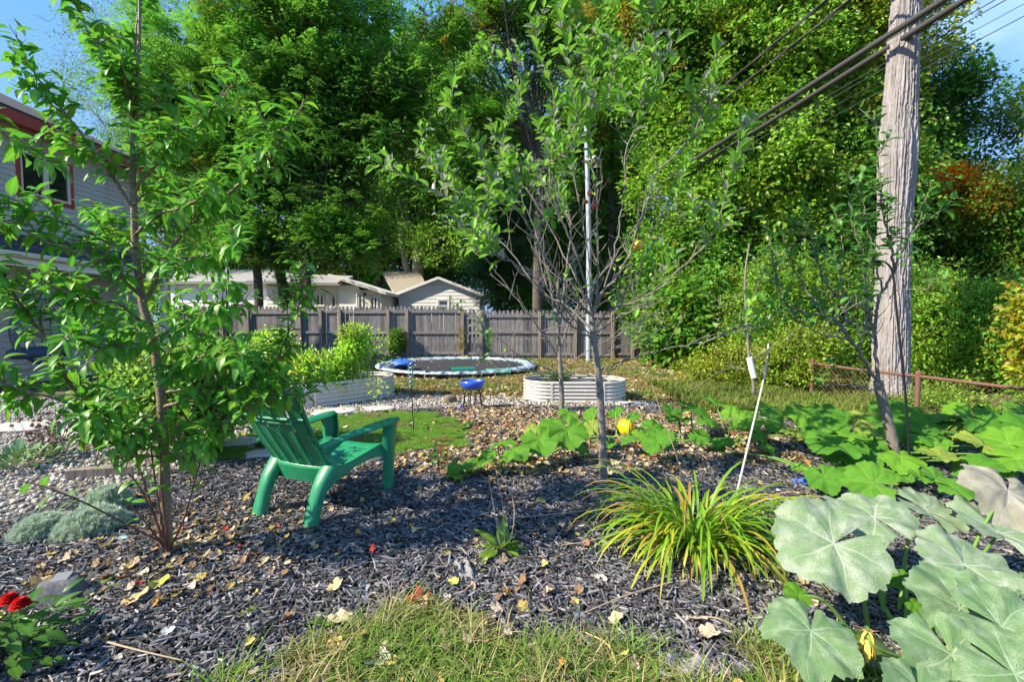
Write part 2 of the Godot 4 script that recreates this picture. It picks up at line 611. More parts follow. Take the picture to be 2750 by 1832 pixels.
func make_leaves() -> void:
	var set1 := []
	for k in 8:
		var g := R(0.85, 1.25)
		var c := Color(R(0.09, 0.14) * g, 0.32 * g, 0.03 * g)
		if k == 7:
			c = Color(0.18, 0.4, 0.03)
		set1.append(leaf_mesh(R(0.36, 0.48), R(0.05, 0.4), R(0.1, 0.5), R(0.0, 0.3), c, 1.3, 6, 0.4, R(0, 0.1)))
	leaf_sets.cherry = set1
	var set2 := []
	for k in 8:
		var g := R(0.85, 1.2)
		var c := Color(R(0.16, 0.21) * g, 0.4 * g, 0.045 * g)
		if k == 7:
			c = Color(0.3, 0.35, 0.24)
		set2.append(leaf_mesh(R(0.42, 0.56), R(0.15, 0.5), R(-0.05, 0.3), R(0.0, 0.3), c, 1.3, 6, 0.5, R(0, 0.12)))
	leaf_sets.apple = set2
	var set3 := []
	for k in 6:
		var g := R(0.8, 1.15)
		set3.append(leaf_mesh(R(0.42, 0.55), R(0.1, 0.4), R(0.1, 0.4), 0.2, Color(0.10 * g, 0.27 * g, 0.04 * g), 1.3, 6, 0.5, R(0, 0.1)))
	leaf_sets.darkapple = set3
	clumps.broad = clump(26, 0.44, 0.11, 0.19, 0.62, 0.25)
	clumps.broad2 = clump(28, 0.46, 0.1, 0.18, 0.6, 0.3)
	clumps.vine = clump(26, 0.36, 0.1, 0.17, 0.8, 0.55)
	clumps.vine2 = clump(24, 0.36, 0.1, 0.18, 0.8, 0.5)
	clumps.small = clump(26, 0.22, 0.05, 0.085, 0.55, 0.3)
	clumps.small2 = clump(22, 0.2, 0.055, 0.1, 0.5, 0.2)
	clumps.tiny = clump(30, 0.12, 0.018, 0.034, 0.5, 0.2)
	clumps.fine = clump(40, 0.5, 0.08, 0.15, 0.36, 0.2)
	clumps.fine2 = clump(40, 0.5, 0.07, 0.14, 0.36, 0.35)
	clumps.frond = frond_clump(6, 0.52, 12, 0.16, 0.058)
	clumps.frond2 = frond_clump(5, 0.6, 14, 0.15, 0.052)


func small_leaf(b: MB, base: Vector3, dir: Vector3, up: Vector3, l: float, w: float, lift := 0.25) -> void:
	var bs := along(dir, up)
	var t := base + bs.x * l
	var m := base + bs.x * l * 0.45
	var rr := m + bs.z * w * 0.5 + bs.y * w * lift
	var ll := m - bs.z * w * 0.5 + bs.y * w * lift
	b.tri(base, rr, t)
	b.tri(base, t, ll)


func clump(count: int, rad: float, l0: float, l1: float, ratio: float, drop: float) -> ArrayMesh:
	var b := MB.new()
	for i in count:
		var p := rv() * rad
		p.y *= 0.75
		var d := (p.normalized() + rv() * 0.8 + Vector3(0, -drop, 0)).normalized()
		var g := R(0.7, 1.3)
		var warm := R(0.9, 1.15)
		b.col = Color(g * warm, g, g * R(0.8, 1.1))
		var l := R(l0, l1)
		small_leaf(b, p, d, Vector3(R(-0.6, 0.6), 1, R(-0.6, 0.6)), l, l * ratio, R(0.05, 0.35))
	b.col = Color(0.5, 0.3, 0.5)
	for i in 3:
		var e := rv() * rad
		b.tube([Vector3.ZERO, e * 0.5 + rv() * 0.03, e], [0.006, 0.005, 0.003], 3, false)
	return b.mesh()


func frond_clump(count: int, rad: float, leaflets: int, l: float, w: float) -> ArrayMesh:
	var b := MB.new()
	for i in count:
		var d := rv()
		d.y = d.y * 0.5 + 0.15
		d = d.normalized()
		var o := rv() * 0.12
		var side := d.cross(Vector3.UP).normalized()
		var g := R(0.75, 1.25)
		for k in leaflets:
			var s := 0.15 + 0.85 * float(k / 2) / (leaflets / 2.0)
			var p := o + d * s * rad + Vector3(0, -0.35 * s * s * rad, 0)
			var sg := 1.0 if k % 2 == 0 else -1.0
			var gg := g * R(0.85, 1.15)
			b.col = Color(gg * R(0.9, 1.1), gg, gg)
			small_leaf(b, p, side * sg + d * 0.45 + Vector3(0, -0.35, 0) + rv() * 0.15, Vector3.UP + rv() * 0.3, l * (1.1 - 0.4 * absf(s - 0.5)), w, 0.1)
	return b.mesh()


# points for clumps in the lobes of a crown
func crown_spots(centre: Vector3, radii: Vector3, lobes: int, per: int, size: float, colour: Color, gap: float, warm := 0.0, wcol := Color(0.3, 0.22, 0.02), lobe_share := 0.36) -> Array:
	var where := []
	var cols := []
	var ends := []
	for k in lobes:
		var d := rv()
		var lc := centre + d * radii * 0.78
		var lr := radii * lobe_share * R(0.75, 1.25)
		lr.y = minf(lr.y, (lr.x + lr.z) * 0.42)
		ends.append(lc)
		var lobe_tone := R(0.82, 1.2)
		var lobe_warm := R(0, 1) < warm
		for q in int(per * 0.8):
			var u := rv().normalized() * pow(rng.randf(), 0.4)
			var p := lc + u * lr
			if R(0, 1) < 0.3:
				p = centre + rv() * radii * 1.08
			if noise.get_noise_3d(p.x * 0.75, p.y * 0.75, p.z * 0.75) < gap:
				continue
			var bs := Basis.from_euler(Vector3(R(-0.5, 0.5), R(0, TAU), R(-0.5, 0.5))).scaled(Vector3.ONE * size * R(0.7, 1.3))
			where.append(Transform3D(bs, p))
			var g := lobe_tone * R(0.75, 1.3)
			var c := Color(1.75 * colour.r * g * R(0.85, 1.2), 1.7 * colour.g * g, 1.4 * colour.b * g)
			if lobe_warm and R(0, 1) < 0.75:
				c = wcol * R(0.7, 1.2)
			elif R(0, 1) < 0.015 + warm * 0.1:
				c = wcol * R(0.7, 1.2)
			cols.append(c)
	return [where, cols, ends]


func hang_crown(parent: Node3D, spots: Array, kinds: Array, called := "crown") -> void:
	var n := kinds.size()
	for k in n:
		var w := []
		var c := []
		for i in range(k, spots[0].size(), n):
			w.append(spots[0][i])
			c.append(spots[1][i])
		if w.size():
			many(parent, called, clumps[kinds[k]], M.leaf_far, w, c)


# trunk and limbs of a big tree; ends are the crown's lobes, in the tree's own axes
func woody(parent: Node3D, path: Array, r0: float, r1: float, ends: Array, m: Material, sides := 10, limb := 0.4) -> void:
	var sp := smooth_path(path, 4)
	var b := MB.new()
	var rad := taper(sp.size(), r0, r1, 0.9)
	rad[0] = r0 * 1.25
	b.tube(sp, rad, sides)
	part(parent, "trunk", b.mesh(), m)
	if ends.is_empty():
		return
	var lb := MB.new()
	for e in ends:
		var s := clampf(R(0.45, 0.95), 0, 1)
		var at := int(s * (sp.size() - 1))
		var o: Vector3 = sp[at]
		if o.y > e.y:
			at = int(at * 0.6)
			o = sp[at]
		var mid: Vector3 = o.lerp(e, 0.5) + Vector3(R(-0.3, 0.3), R(-0.1, 0.5), R(-0.3, 0.3))
		var rr: float = minf(rad[at] * limb, 0.13)
		lb.tube(smooth_path([o, mid, e], 3), taper(7, rr, rr * 0.25), 5, false)
		for q in 2:
			var e2: Vector3 = e + rv() * o.distance_to(e) * 0.35
			lb.tube([mid.lerp(e, 0.4), mid.lerp(e2, 0.7), e2], [rr * 0.5, rr * 0.35, rr * 0.15], 4, false)
	part(parent, "limbs", lb.mesh(), m)


func background_tree(called: String, label: String, at: Vector3, path: Array, r0: float, r1: float, bark: Material, crowns: Array, kinds: Array, group := "trees behind the garden", category := "tree") -> Node3D:
	var t := thing(called, label, category, at, 0.0, group)
	var w := []
	var c := []
	var ends := []
	for q in crowns:
		var s := crown_spots(q[0], q[1], q[2], q[3], q[4], q[5], q[6], q[7] if q.size() > 7 else 0.0, q[8] if q.size() > 8 else Color(0.3, 0.22, 0.02))
		w.append_array(s[0])
		c.append_array(s[1])
		ends.append_array(s[2])
	if path.size():
		woody(t, path, r0, r1, ends, bark)
	hang_crown(t, [w, c], kinds)
	return t


func background_trees() -> void:
	var dark := Color(0.055, 0.155, 0.024)
	var mid := Color(0.085, 0.215, 0.026)
	var light := Color(0.14, 0.285, 0.03)
	var yel := Color(0.26, 0.34, 0.028)
	var gold := Color(0.42, 0.3, 0.03)
	# behind the fence, left
	background_tree("walnut_tree", "tall dark walnut tree with a leaning twin trunk at the fence, beside the white house", Vector3(-10.4, 0, -18.2), [Vector3(0, 0, 0), Vector3(0.05, 3, 0), Vector3(-0.2, 6, 0.1), Vector3(-0.3, 9, 0), Vector3(0.3, 13, 0)], 0.2, 0.07, M.bark_dark,
		[[Vector3(-0.8, 10.0, 0), Vector3(4.2, 5.6, 2.6), 26, 120, 1.0, mid, -0.12], [Vector3(0.6, 5.2, 0.2), Vector3(2.4, 1.6, 1.8), 7, 70, 0.9, dark, -0.1]], ["frond", "frond2"])
	background_tree("stout_tree", "stout dark trunk with ivy right of the twin-trunked walnut, above the fence", Vector3(-9.5, 0, -19.0), [Vector3(0, 0, 0), Vector3(-0.15, 2, 0), Vector3(-0.6, 5, 0.1), Vector3(-1.2, 8, 0), Vector3(-1.0, 11, 0)], 0.27, 0.08, M.bark_dark,
		[[Vector3(-1.4, 11, -0.6), Vector3(4.0, 5.2, 2.4), 20, 110, 1.0, dark, -0.1], [Vector3(0.2, 3.0, 0.4), Vector3(0.8, 1.2, 0.8), 5, 25, 0.8, mid, -0.2]], ["broad", "broad2"])
	background_tree("slender_tree", "slender straight dark trunk standing in front of the white house's windows", Vector3(-7.9, 0, -17.2), [Vector3(0, 0, 0), Vector3(0.02, 3, 0), Vector3(-0.05, 6, 0), Vector3(0.2, 10, 0), Vector3(0.1, 13, 0)], 0.16, 0.06, M.bark_dark,
		[[Vector3(0.9, 8.8, 0), Vector3(3.8, 5.0, 2.2), 24, 115, 1.0, dark, -0.1], [Vector3(1.6, 4.6, 0.2), Vector3(2.6, 1.5, 1.6), 10, 70, 0.9, mid, -0.1], [Vector3(0.6, 13, 0), Vector3(4, 3.5, 2.4), 14, 100, 1.0, mid, -0.1]], ["frond", "broad"])
	background_tree("feathery_tree", "feathery grey-green tree rising behind the house roof at the far left", Vector3(-22.5, 0, -29.0), [Vector3(0, 0, 0), Vector3(0.3, 5, 0), Vector3(0.2, 9, 0), Vector3(0.8, 14, 0)], 0.24, 0.08, M.bark_grey,
		[[Vector3(1.0, 15, 0), Vector3(8.0, 7.5, 3.5), 44, 95, 1.35, Color(0.10, 0.2, 0.055), -0.08], [Vector3(0, 8, 0), Vector3(6.5, 4.0, 3), 22, 80, 1.3, Color(0.09, 0.18, 0.05), -0.06]], ["fine", "fine2"])
	background_tree("leafy_tree", "leafy dark green tree filling the gap above the neighbour's roof ridge", Vector3(-10.5, 0, -35.0), [Vector3(0, 0, 0), Vector3(0.2, 5, 0), Vector3(0, 10, 0), Vector3(0.5, 15, 0)], 0.25, 0.08, M.bark_dark,
		[[Vector3(1.5, 15, 0), Vector3(8.5, 11.5, 3.5), 52, 110, 1.7, mid, -0.1]], ["broad", "frond2"])
	background_tree("forked_tree", "big pale grey trunk forking low beyond the garage roof", Vector3(-6.6, 0, -31.0), [Vector3(0, 0, 0), Vector3(0.05, 3.4, 0), Vector3(0.1, 6, 0), Vector3(0.3, 9, 0), Vector3(0.1, 13, 0)], 0.56, 0.16, M.bark_grey,
		[[Vector3(1.6, 13, 0), Vector3(6.5, 7.5, 3), 40, 100, 1.4, mid, -0.08], [Vector3(2.5, 6.6, 0.5), Vector3(3.6, 1.8, 2), 10, 70, 1.1, light, -0.05]], ["broad", "broad2"])
	var fk := get_node("forked_tree")
	var fb := MB.new()
	fb.tube(smooth_path([Vector3(0, 2.6, 0), Vector3(-0.5, 4.2, 0), Vector3(-0.9, 6.0, 0.1), Vector3(-1.4, 9, 0)], 4), taper(13, 0.36, 0.1), 10)
	part(fk, "trunk", fb.mesh(), M.bark_grey)
	# middle: a tall open tree with sky showing through it
	background_tree("locust_tree", "tall open tree on a straight dark trunk rising behind the fence in the middle", Vector3(1.0, 0, -17.2), [Vector3(0, 0, 0), Vector3(0, 3, 0), Vector3(0.05, 6, 0), Vector3(-0.1, 8.6, 0), Vector3(-1.6, 12.2, 0.1), Vector3(-2.4, 15.5, 0)], 0.24, 0.1, M.bark_dark,
		[[Vector3(-0.8, 13.4, 0), Vector3(3.6, 3.2, 2.2), 18, 85, 0.95, mid, -0.05, 0.1], [Vector3(-3.0, 9.6, 0.2), Vector3(1.9, 3.8, 1.6), 13, 85, 0.9, mid, 0.0, 0.1], [Vector3(2.2, 9.8, 0), Vector3(2.0, 3.0, 1.6), 10, 80, 0.9, mid, 0.0, 0.1], [Vector3(0.2, 9.2, -0.8), Vector3(2.0, 1.6, 1.2), 5, 50, 0.9, light, 0.05]], ["frond", "fine"])
	background_tree("evergreen_tree", "dark blue-green tree with drooping boughs right of the garage", Vector3(-0.7, 0, -22.5), [Vector3(0, 0, 0), Vector3(0, 4, 0), Vector3(0.1, 8, 0)], 0.2, 0.05, M.bark_dark,
		[[Vector3(0.2, 5.0, 0), Vector3(1.9, 3.6, 1.6), 16, 80, 0.95, Color(0.04, 0.11, 0.04), -0.1], [Vector3(1.4, 2.4, 0), Vector3(1.6, 1.8, 1.2), 8, 80, 0.95, mid, -0.15]], ["frond", "fine"])
	background_tree("honey_coloured_tree", "pale yellow-green tree top high in the middle against the sky", Vector3(3.4, 0, -20.5), [Vector3(0, 0, 0), Vector3(0.1, 6, 0), Vector3(0.4, 11, 0), Vector3(0.3, 15, 0)], 0.2, 0.06, M.bark_dark,
		[[Vector3(0.6, 14.6, 0), Vector3(3.0, 2.6, 2), 14, 80, 1.0, Color(0.3, 0.3, 0.07), -0.05, 0.4, gold], [Vector3(0.4, 9.5, 0), Vector3(3.0, 3.4, 2), 14, 80, 1.0, mid, -0.06], [Vector3(0.2, 4.8, 0), Vector3(2.6, 2.8, 1.6), 12, 85, 1.0, mid, -0.1]], ["broad", "fine"])
	# the green wall on the right
	background_tree("vine_hung_tree", "tall vine-hung tree at the right end of the fence", Vector3(5.6, 0, -14.6), [Vector3(0, 0, 0), Vector3(0.2, 4, 0), Vector3(0.1, 8, 0), Vector3(0.5, 13, 0)], 0.24, 0.08, M.bark_dark,
		[[Vector3(0.2, 10.4, 0), Vector3(2.8, 3.8, 1.8), 22, 105, 0.95, mid, -0.16, 0.06], [Vector3(0.2, 5.8, 0.5), Vector3(2.1, 2.8, 1.6), 18, 100, 0.9, light, -0.2, 0.07, yel], [Vector3(-0.3, 2.4, 0.9), Vector3(1.9, 2.2, 1.3), 16, 100, 0.9, mid, -0.2, 0.12, yel]], ["vine", "broad"])
	background_tree("vine_hung_tree", "broad vine-covered tree behind the thick cables, with yellowing patches", Vector3(8.2, 0, -13.8), [Vector3(0, 0, 0), Vector3(-0.2, 4, 0), Vector3(0.2, 8, 0), Vector3(0.1, 12, 0)], 0.26, 0.08, M.bark_dark,
		[[Vector3(0, 9.6, 0), Vector3(2.8, 3.8, 1.8), 22, 105, 0.95, light, -0.16, 0.1, yel], [Vector3(-0.6, 5.4, 0.4), Vector3(2.3, 2.8, 1.6), 19, 105, 0.9, light, -0.2, 0.25, yel], [Vector3(0.2, 2.2, 0.7), Vector3(2.2, 2.1, 1.3), 16, 100, 0.9, mid, -0.2, 0.1, yel]], ["vine2", "vine"])
	background_tree("vine_hung_tree", "yellow-green leafy tree close behind the big grey trunk", Vector3(10.6, 0, -14.0), [Vector3(0, 0, 0), Vector3(0.2, 4, 0), Vector3(-0.2, 7, 0), Vector3(0.1, 11, 0)], 0.24, 0.08, M.bark_dark,
		[[Vector3(-0.3, 10.2, 0), Vector3(2.6, 3.6, 1.8), 20, 105, 0.95, Color(0.22, 0.28, 0.035), -0.15, 0.2, yel], [Vector3(0, 5.4, 0.2), Vector3(2.3, 2.9, 1.6), 18, 100, 0.95, mid, -0.14, 0.08, yel], [Vector3(0, 2.2, 0.3), Vector3(2.0, 1.8, 1.4), 10, 80, 0.9, dark, -0.14, 0.05]], ["broad2", "vine"])
	background_tree("shade_tree", "tall deep green tree filling the background behind the apple tree and the pole", Vector3(3.6, 0, -24.0), [Vector3(0, 0, 0), Vector3(0.2, 5, 0), Vector3(0, 10, 0)], 0.24, 0.07, M.bark_dark,
		[[Vector3(0.4, 6.2, 0), Vector3(3.6, 5.6, 2), 32, 100, 1.15, dark, -0.1]], ["broad", "broad2"])
	background_tree("roadside_tree", "bluish green tree right of the big grey trunk, with an orange bough", Vector3(14.6, 0, -16.2), [Vector3(0, 0, 0), Vector3(0.2, 4, 0), Vector3(-0.2, 7, 0), Vector3(0.1, 10, 0)], 0.25, 0.08, M.bark_dark,
		[[Vector3(-0.2, 8.8, 0), Vector3(2.2, 2.6, 1.8), 15, 100, 0.95, dark, -0.08, 0.03], [Vector3(0.2, 5.0, 0.2), Vector3(2.9, 2.2, 1.6), 20, 100, 0.95, mid, -0.18, 0.05, Color(0.5, 0.25, 0.02)], [Vector3(-0.6, 5.9, 1.4), Vector3(1.0, 0.3, 0.5), 7, 26, 0.8, Color(0.75, 0.36, 0.03), -0.5], [Vector3(0.2, 2.4, 0.3), Vector3(2.9, 2.0, 1.4), 18, 95, 0.95, dark, -0.14, 0.04]], ["broad", "fine"])
	background_tree("roadside_tree", "leafy tree at the right edge with a bare sky gap before it", Vector3(16.2, 0, -13.8), [Vector3(0, 0, 0), Vector3(0.2, 4, 0), Vector3(0.2, 7, 0), Vector3(0.1, 10, 0)], 0.25, 0.08, M.bark_dark,
		[[Vector3(0.5, 7.4, 0), Vector3(2.0, 2.2, 1.8), 11, 80, 0.95, dark, -0.03, 0.05], [Vector3(-0.3, 4.4, 0), Vector3(2.4, 2.2, 1.8), 18, 95, 0.95, mid, -0.16, 0.12, Color(0.35, 0.26, 0.02)], [Vector3(0, 2.2, 0), Vector3(2.4, 1.6, 1.4), 11, 80, 0.95, dark, -0.12, 0.05]], ["broad2", "fine"])
	background_tree("street_tree", "low dark treetop seen between the two roadside trees", Vector3(20.5, 0, -23.5), [Vector3(0, 0, 0), Vector3(0.2, 4, 0), Vector3(0.2, 7, 0)], 0.25, 0.08, M.bark_dark,
		[[Vector3(-0.5, 5.5, 0), Vector3(4.5, 3.4, 2.4), 18, 80, 1.2, mid, -0.08, 0.06]], ["broad2", "broad"])
	# the tall back row
	for q in [[-24.0, -38.0, 20.0, "tall tree of the back row above the left fence end, behind the feathery one", mid], [-15.5, -39.0, 22.0, "tall tree of the back row behind the walnut and the white house", dark], [-7.0, -41.0, 23.0, "tall tree of the back row above the white house's ridge", mid], [1.5, -40.0, 21.0, "tall tree of the back row straight behind the light pole", dark], [9.5, -34.0, 21.0, "tall tree of the back row above the end of the picket fence", mid], [17.0, -30.0, 19.0, "tall tree of the back row left of the big grey trunk", mid], [24.0, -29.0, 13.0, "shorter tree of the back row right of the big grey trunk", mid]]:
		var hh: float = q[2]
		background_tree("tall_tree", q[3], Vector3(q[0], 0, q[1]), [Vector3(0, 0, 0), Vector3(0.3, hh * 0.3, 0), Vector3(-0.2, hh * 0.6, 0), Vector3(0.2, hh * 0.9, 0)], 0.3, 0.08, M.bark_dark,
			[[Vector3(0, hh * 0.72, 0), Vector3(5.6, hh * 0.36, 3), 34, 85, 1.7, q[4], -0.12, 0.03], [Vector3(0, hh * 0.3, 0.5), Vector3(5.0, hh * 0.22, 2.4), 20, 75, 1.7, q[4], -0.14, 0.03]], ["broad", "broad2"])
	# shrubs nearer by
	background_tree("leafy_shrub", "rounded bright green shrub beyond the rusty rail, right of the big trunk", Vector3(9.4, 0, -8.6), [], 0.05, 0.02, M.bark_dark,
		[[Vector3(0, 1.0, 0), Vector3(1.7, 1.3, 1.0), 22, 95, 1.0, light, -0.14, 0.06, yel], [Vector3(-0.5, 1.9, -0.2), Vector3(1.0, 0.6, 0.8), 6, 50, 1.0, light, -0.1, 0.05, yel]], ["small", "small2"], "shrubs along the boundary", "shrub")
	background_tree("leafy_shrub", "dark green shrub behind the big grey trunk's right side", Vector3(8.4, 0, -9.8), [], 0.05, 0.02, M.bark_dark,
		[[Vector3(0, 1.2, 0), Vector3(1.3, 1.4, 1.0), 18, 95, 1.1, mid, -0.22]], ["small", "small2"], "shrubs along the boundary", "shrub")
	background_tree("yellow_vine", "yellow-leaved vine hanging at the right edge above the rusty rail", Vector3(7.9, 0, -6.6), [], 0.05, 0.02, M.bark_dark,
		[[Vector3(0.15, 1.1, 0), Vector3(0.4, 1.0, 0.5), 10, 36, 0.62, Color(0.2, 0.24, 0.02), -0.1, 0.3, gold]], ["vine", "small"], "shrubs along the boundary", "vine")
	background_tree("tangled_shrub", "tangled green and yellow shrub at the right end of the picket fence", Vector3(5.4, 0, -12.0), [], 0.05, 0.02, M.bark_dark,
		[[Vector3(0, 1.2, 0), Vector3(1.6, 1.5, 0.9), 22, 100, 1.15, mid, -0.25, 0.12, yel], [Vector3(2.4, 0.9, -0.6), Vector3(1.6, 1.2, 0.8), 16, 90, 1.15, mid, -0.25, 0.12, yel]], ["small", "vine2"], "shrubs along the boundary", "shrub")
	background_tree("tangled_shrub", "pale yellow-green shrub behind the young staked tree", Vector3(6.6, 0, -10.4), [], 0.05, 0.02, M.bark_dark,
		[[Vector3(0, 1.3, 0), Vector3(1.7, 1.6, 0.9), 24, 100, 1.0, light, -0.25, 0.18, yel], [Vector3(1.2, 0.7, -0.3), Vector3(1.5, 0.9, 0.8), 14, 90, 1.0, mid, -0.25, 0.15, yel]], ["small", "small2"], "shrubs along the boundary", "shrub")
	background_tree("low_bush", "low spreading bush with small yellowish leaves left of the young staked tree", Vector3(4.6, 0, -8.9), [], 0.05, 0.02, M.bark_dark,
		[[Vector3(0, 0.35, 0), Vector3(1.25, 0.45, 0.7), 18, 75, 0.8, Color(0.22, 0.3, 0.03), -0.14, 0.2, yel]], ["small", "tiny"], "shrubs along the boundary", "bush")
	background_tree("low_bush", "low green and yellow bush in front of the chain-link fence, left of the big trunk", Vector3(5.3, 0, -7.9), [], 0.05, 0.02, M.bark_dark,
		[[Vector3(0, 0.5, 0), Vector3(0.8, 0.7, 0.5), 15, 70, 0.85, Color(0.18, 0.28, 0.03), -0.14, 0.2, yel]], ["small", "small2"], "shrubs along the boundary", "bush")
	background_tree("fence_weeds", "weedy green growth along the chain-link fence right of the big trunk", Vector3(6.6, 0, -6.1), [], 0.05, 0.02, M.bark_dark,
		[[Vector3(0.3, 0.25, 0), Vector3(1.3, 0.3, 0.8), 18, 60, 0.8, light, -0.1, 0.1, yel]], ["small", "tiny"], "shrubs along the boundary", "weeds")
	# the wood beyond, which reads as one mass
	var w := []
	var c := []
	for k in 26:
		var x := -46.0 + 3.7 * k
		var s := crown_spots(Vector3(x, R(4.0, 6.0), -40 - R(0, 8)), Vector3(3.4, R(4.5, 6.5), 2.5), 8, 42, 1.9, mid * R(0.8, 1.2), -0.1, 0.03)
		w.append_array(s[0])
		c.append_array(s[1])
	many(self, "distant_wood", clumps.broad2, M.leaf_far, w, c, "dark belt of trees far beyond the houses", "wood")
	big_trunk()


# the big grey trunk with its deep furrows
func big_trunk() -> void:
	var t := thing("big_tree", "huge pale grey furrowed tree trunk beside the rusty chain-link fence", "tree", Vector3(6.3, 0, -7.35))
	var f := FastNoiseLite.new()
	f.seed = 77
	f.frequency = 1.0
	f.fractal_octaves = 2
	var g := FastNoiseLite.new()
	g.seed = 12
	g.frequency = 3.2
	g.fractal_octaves = 4
	var cells := FastNoiseLite.new()
	cells.noise_type = FastNoiseLite.TYPE_CELLULAR
	cells.cellular_return_type = FastNoiseLite.RETURN_DISTANCE2_SUB
	cells.cellular_jitter = 0.9
	cells.frequency = 5.5
	cells.seed = 5
	var w := 260
	var h := 460
	var p := PackedVector3Array()
	var cs := PackedColorArray()
	for j in h:
		var y := 9.0 * j / (h - 1)
		var lean := Vector3(-0.03 * y + 0.0045 * y * y, 0, 0)
		var r := 0.225 + 0.07 * exp(-y * 1.6) - 0.012 * maxf(0, y - 4.0)
		r += 0.035 * exp(-pow((y - 4.1) * 1.8, 2))
		for i in w:
			var an := -TAU * i / w
			var sway := 0.05 * g.get_noise_2d(y * 0.9, an) + 0.012 * y
			var plate := cells.get_noise_3d(cos(an + sway), y * 0.15 + 0.05 * f.get_noise_2d(an * 2.0, y * 2.0), sin(an + sway)) + 1.0
			var k := smoothstep(0.04, 0.42, plate)
			var crack := smoothstep(0.02, 0.12, absf(f.get_noise_3d(cos(an) * 2.6, y * 5.5, sin(an) * 2.6)))
			k *= 0.72 + 0.28 * crack
			var fine := g.get_noise_3d(cos(an) * 7.0, y * 5.0, sin(an) * 7.0)
			var tone := g.get_noise_3d(cos(an) * 0.8, y * 0.35, sin(an) * 0.8)
			var rr := r + 0.03 * (k - 0.75) + 0.008 * fine + 0.012 * sin(an * 3.0 + 0.6) + 0.008 * tone
			p.append(Vector3(cos(an) * rr, y, sin(an) * rr) + lean)
			var cc := 0.95 + 0.25 * fine + 0.35 * tone
			cs.append(Color(0.285 * cc, 0.262 * cc, 0.26 * cc))
	var b := MB.new()
	b.grid(p, w, h, true, cs)
	var m := vmat(0.9, 0.0, 0.3)
	part(t, "trunk", b.mesh(), m)
	var top := Vector3(0.1, 9.0, 0)
	var lb := MB.new()
	for e in [Vector3(-1.6, 12, 0.5), Vector3(1.8, 12.5, -0.5), Vector3(0.3, 13.4, -1.4)]:
		lb.tube(smooth_path([top, top.lerp(e, 0.5) + Vector3(0, 0.3, 0), e], 3), taper(7, 0.2, 0.06), 8, false)
	part(t, "limbs", lb.mesh(), M.bark_grey)
	var s := crown_spots(Vector3(0.2, 12.2, -0.3), Vector3(3, 2, 2.6), 12, 60, 1.0, Color(0.07, 0.15, 0.03), -0.05)
	hang_crown(t, s, ["fine", "broad"])

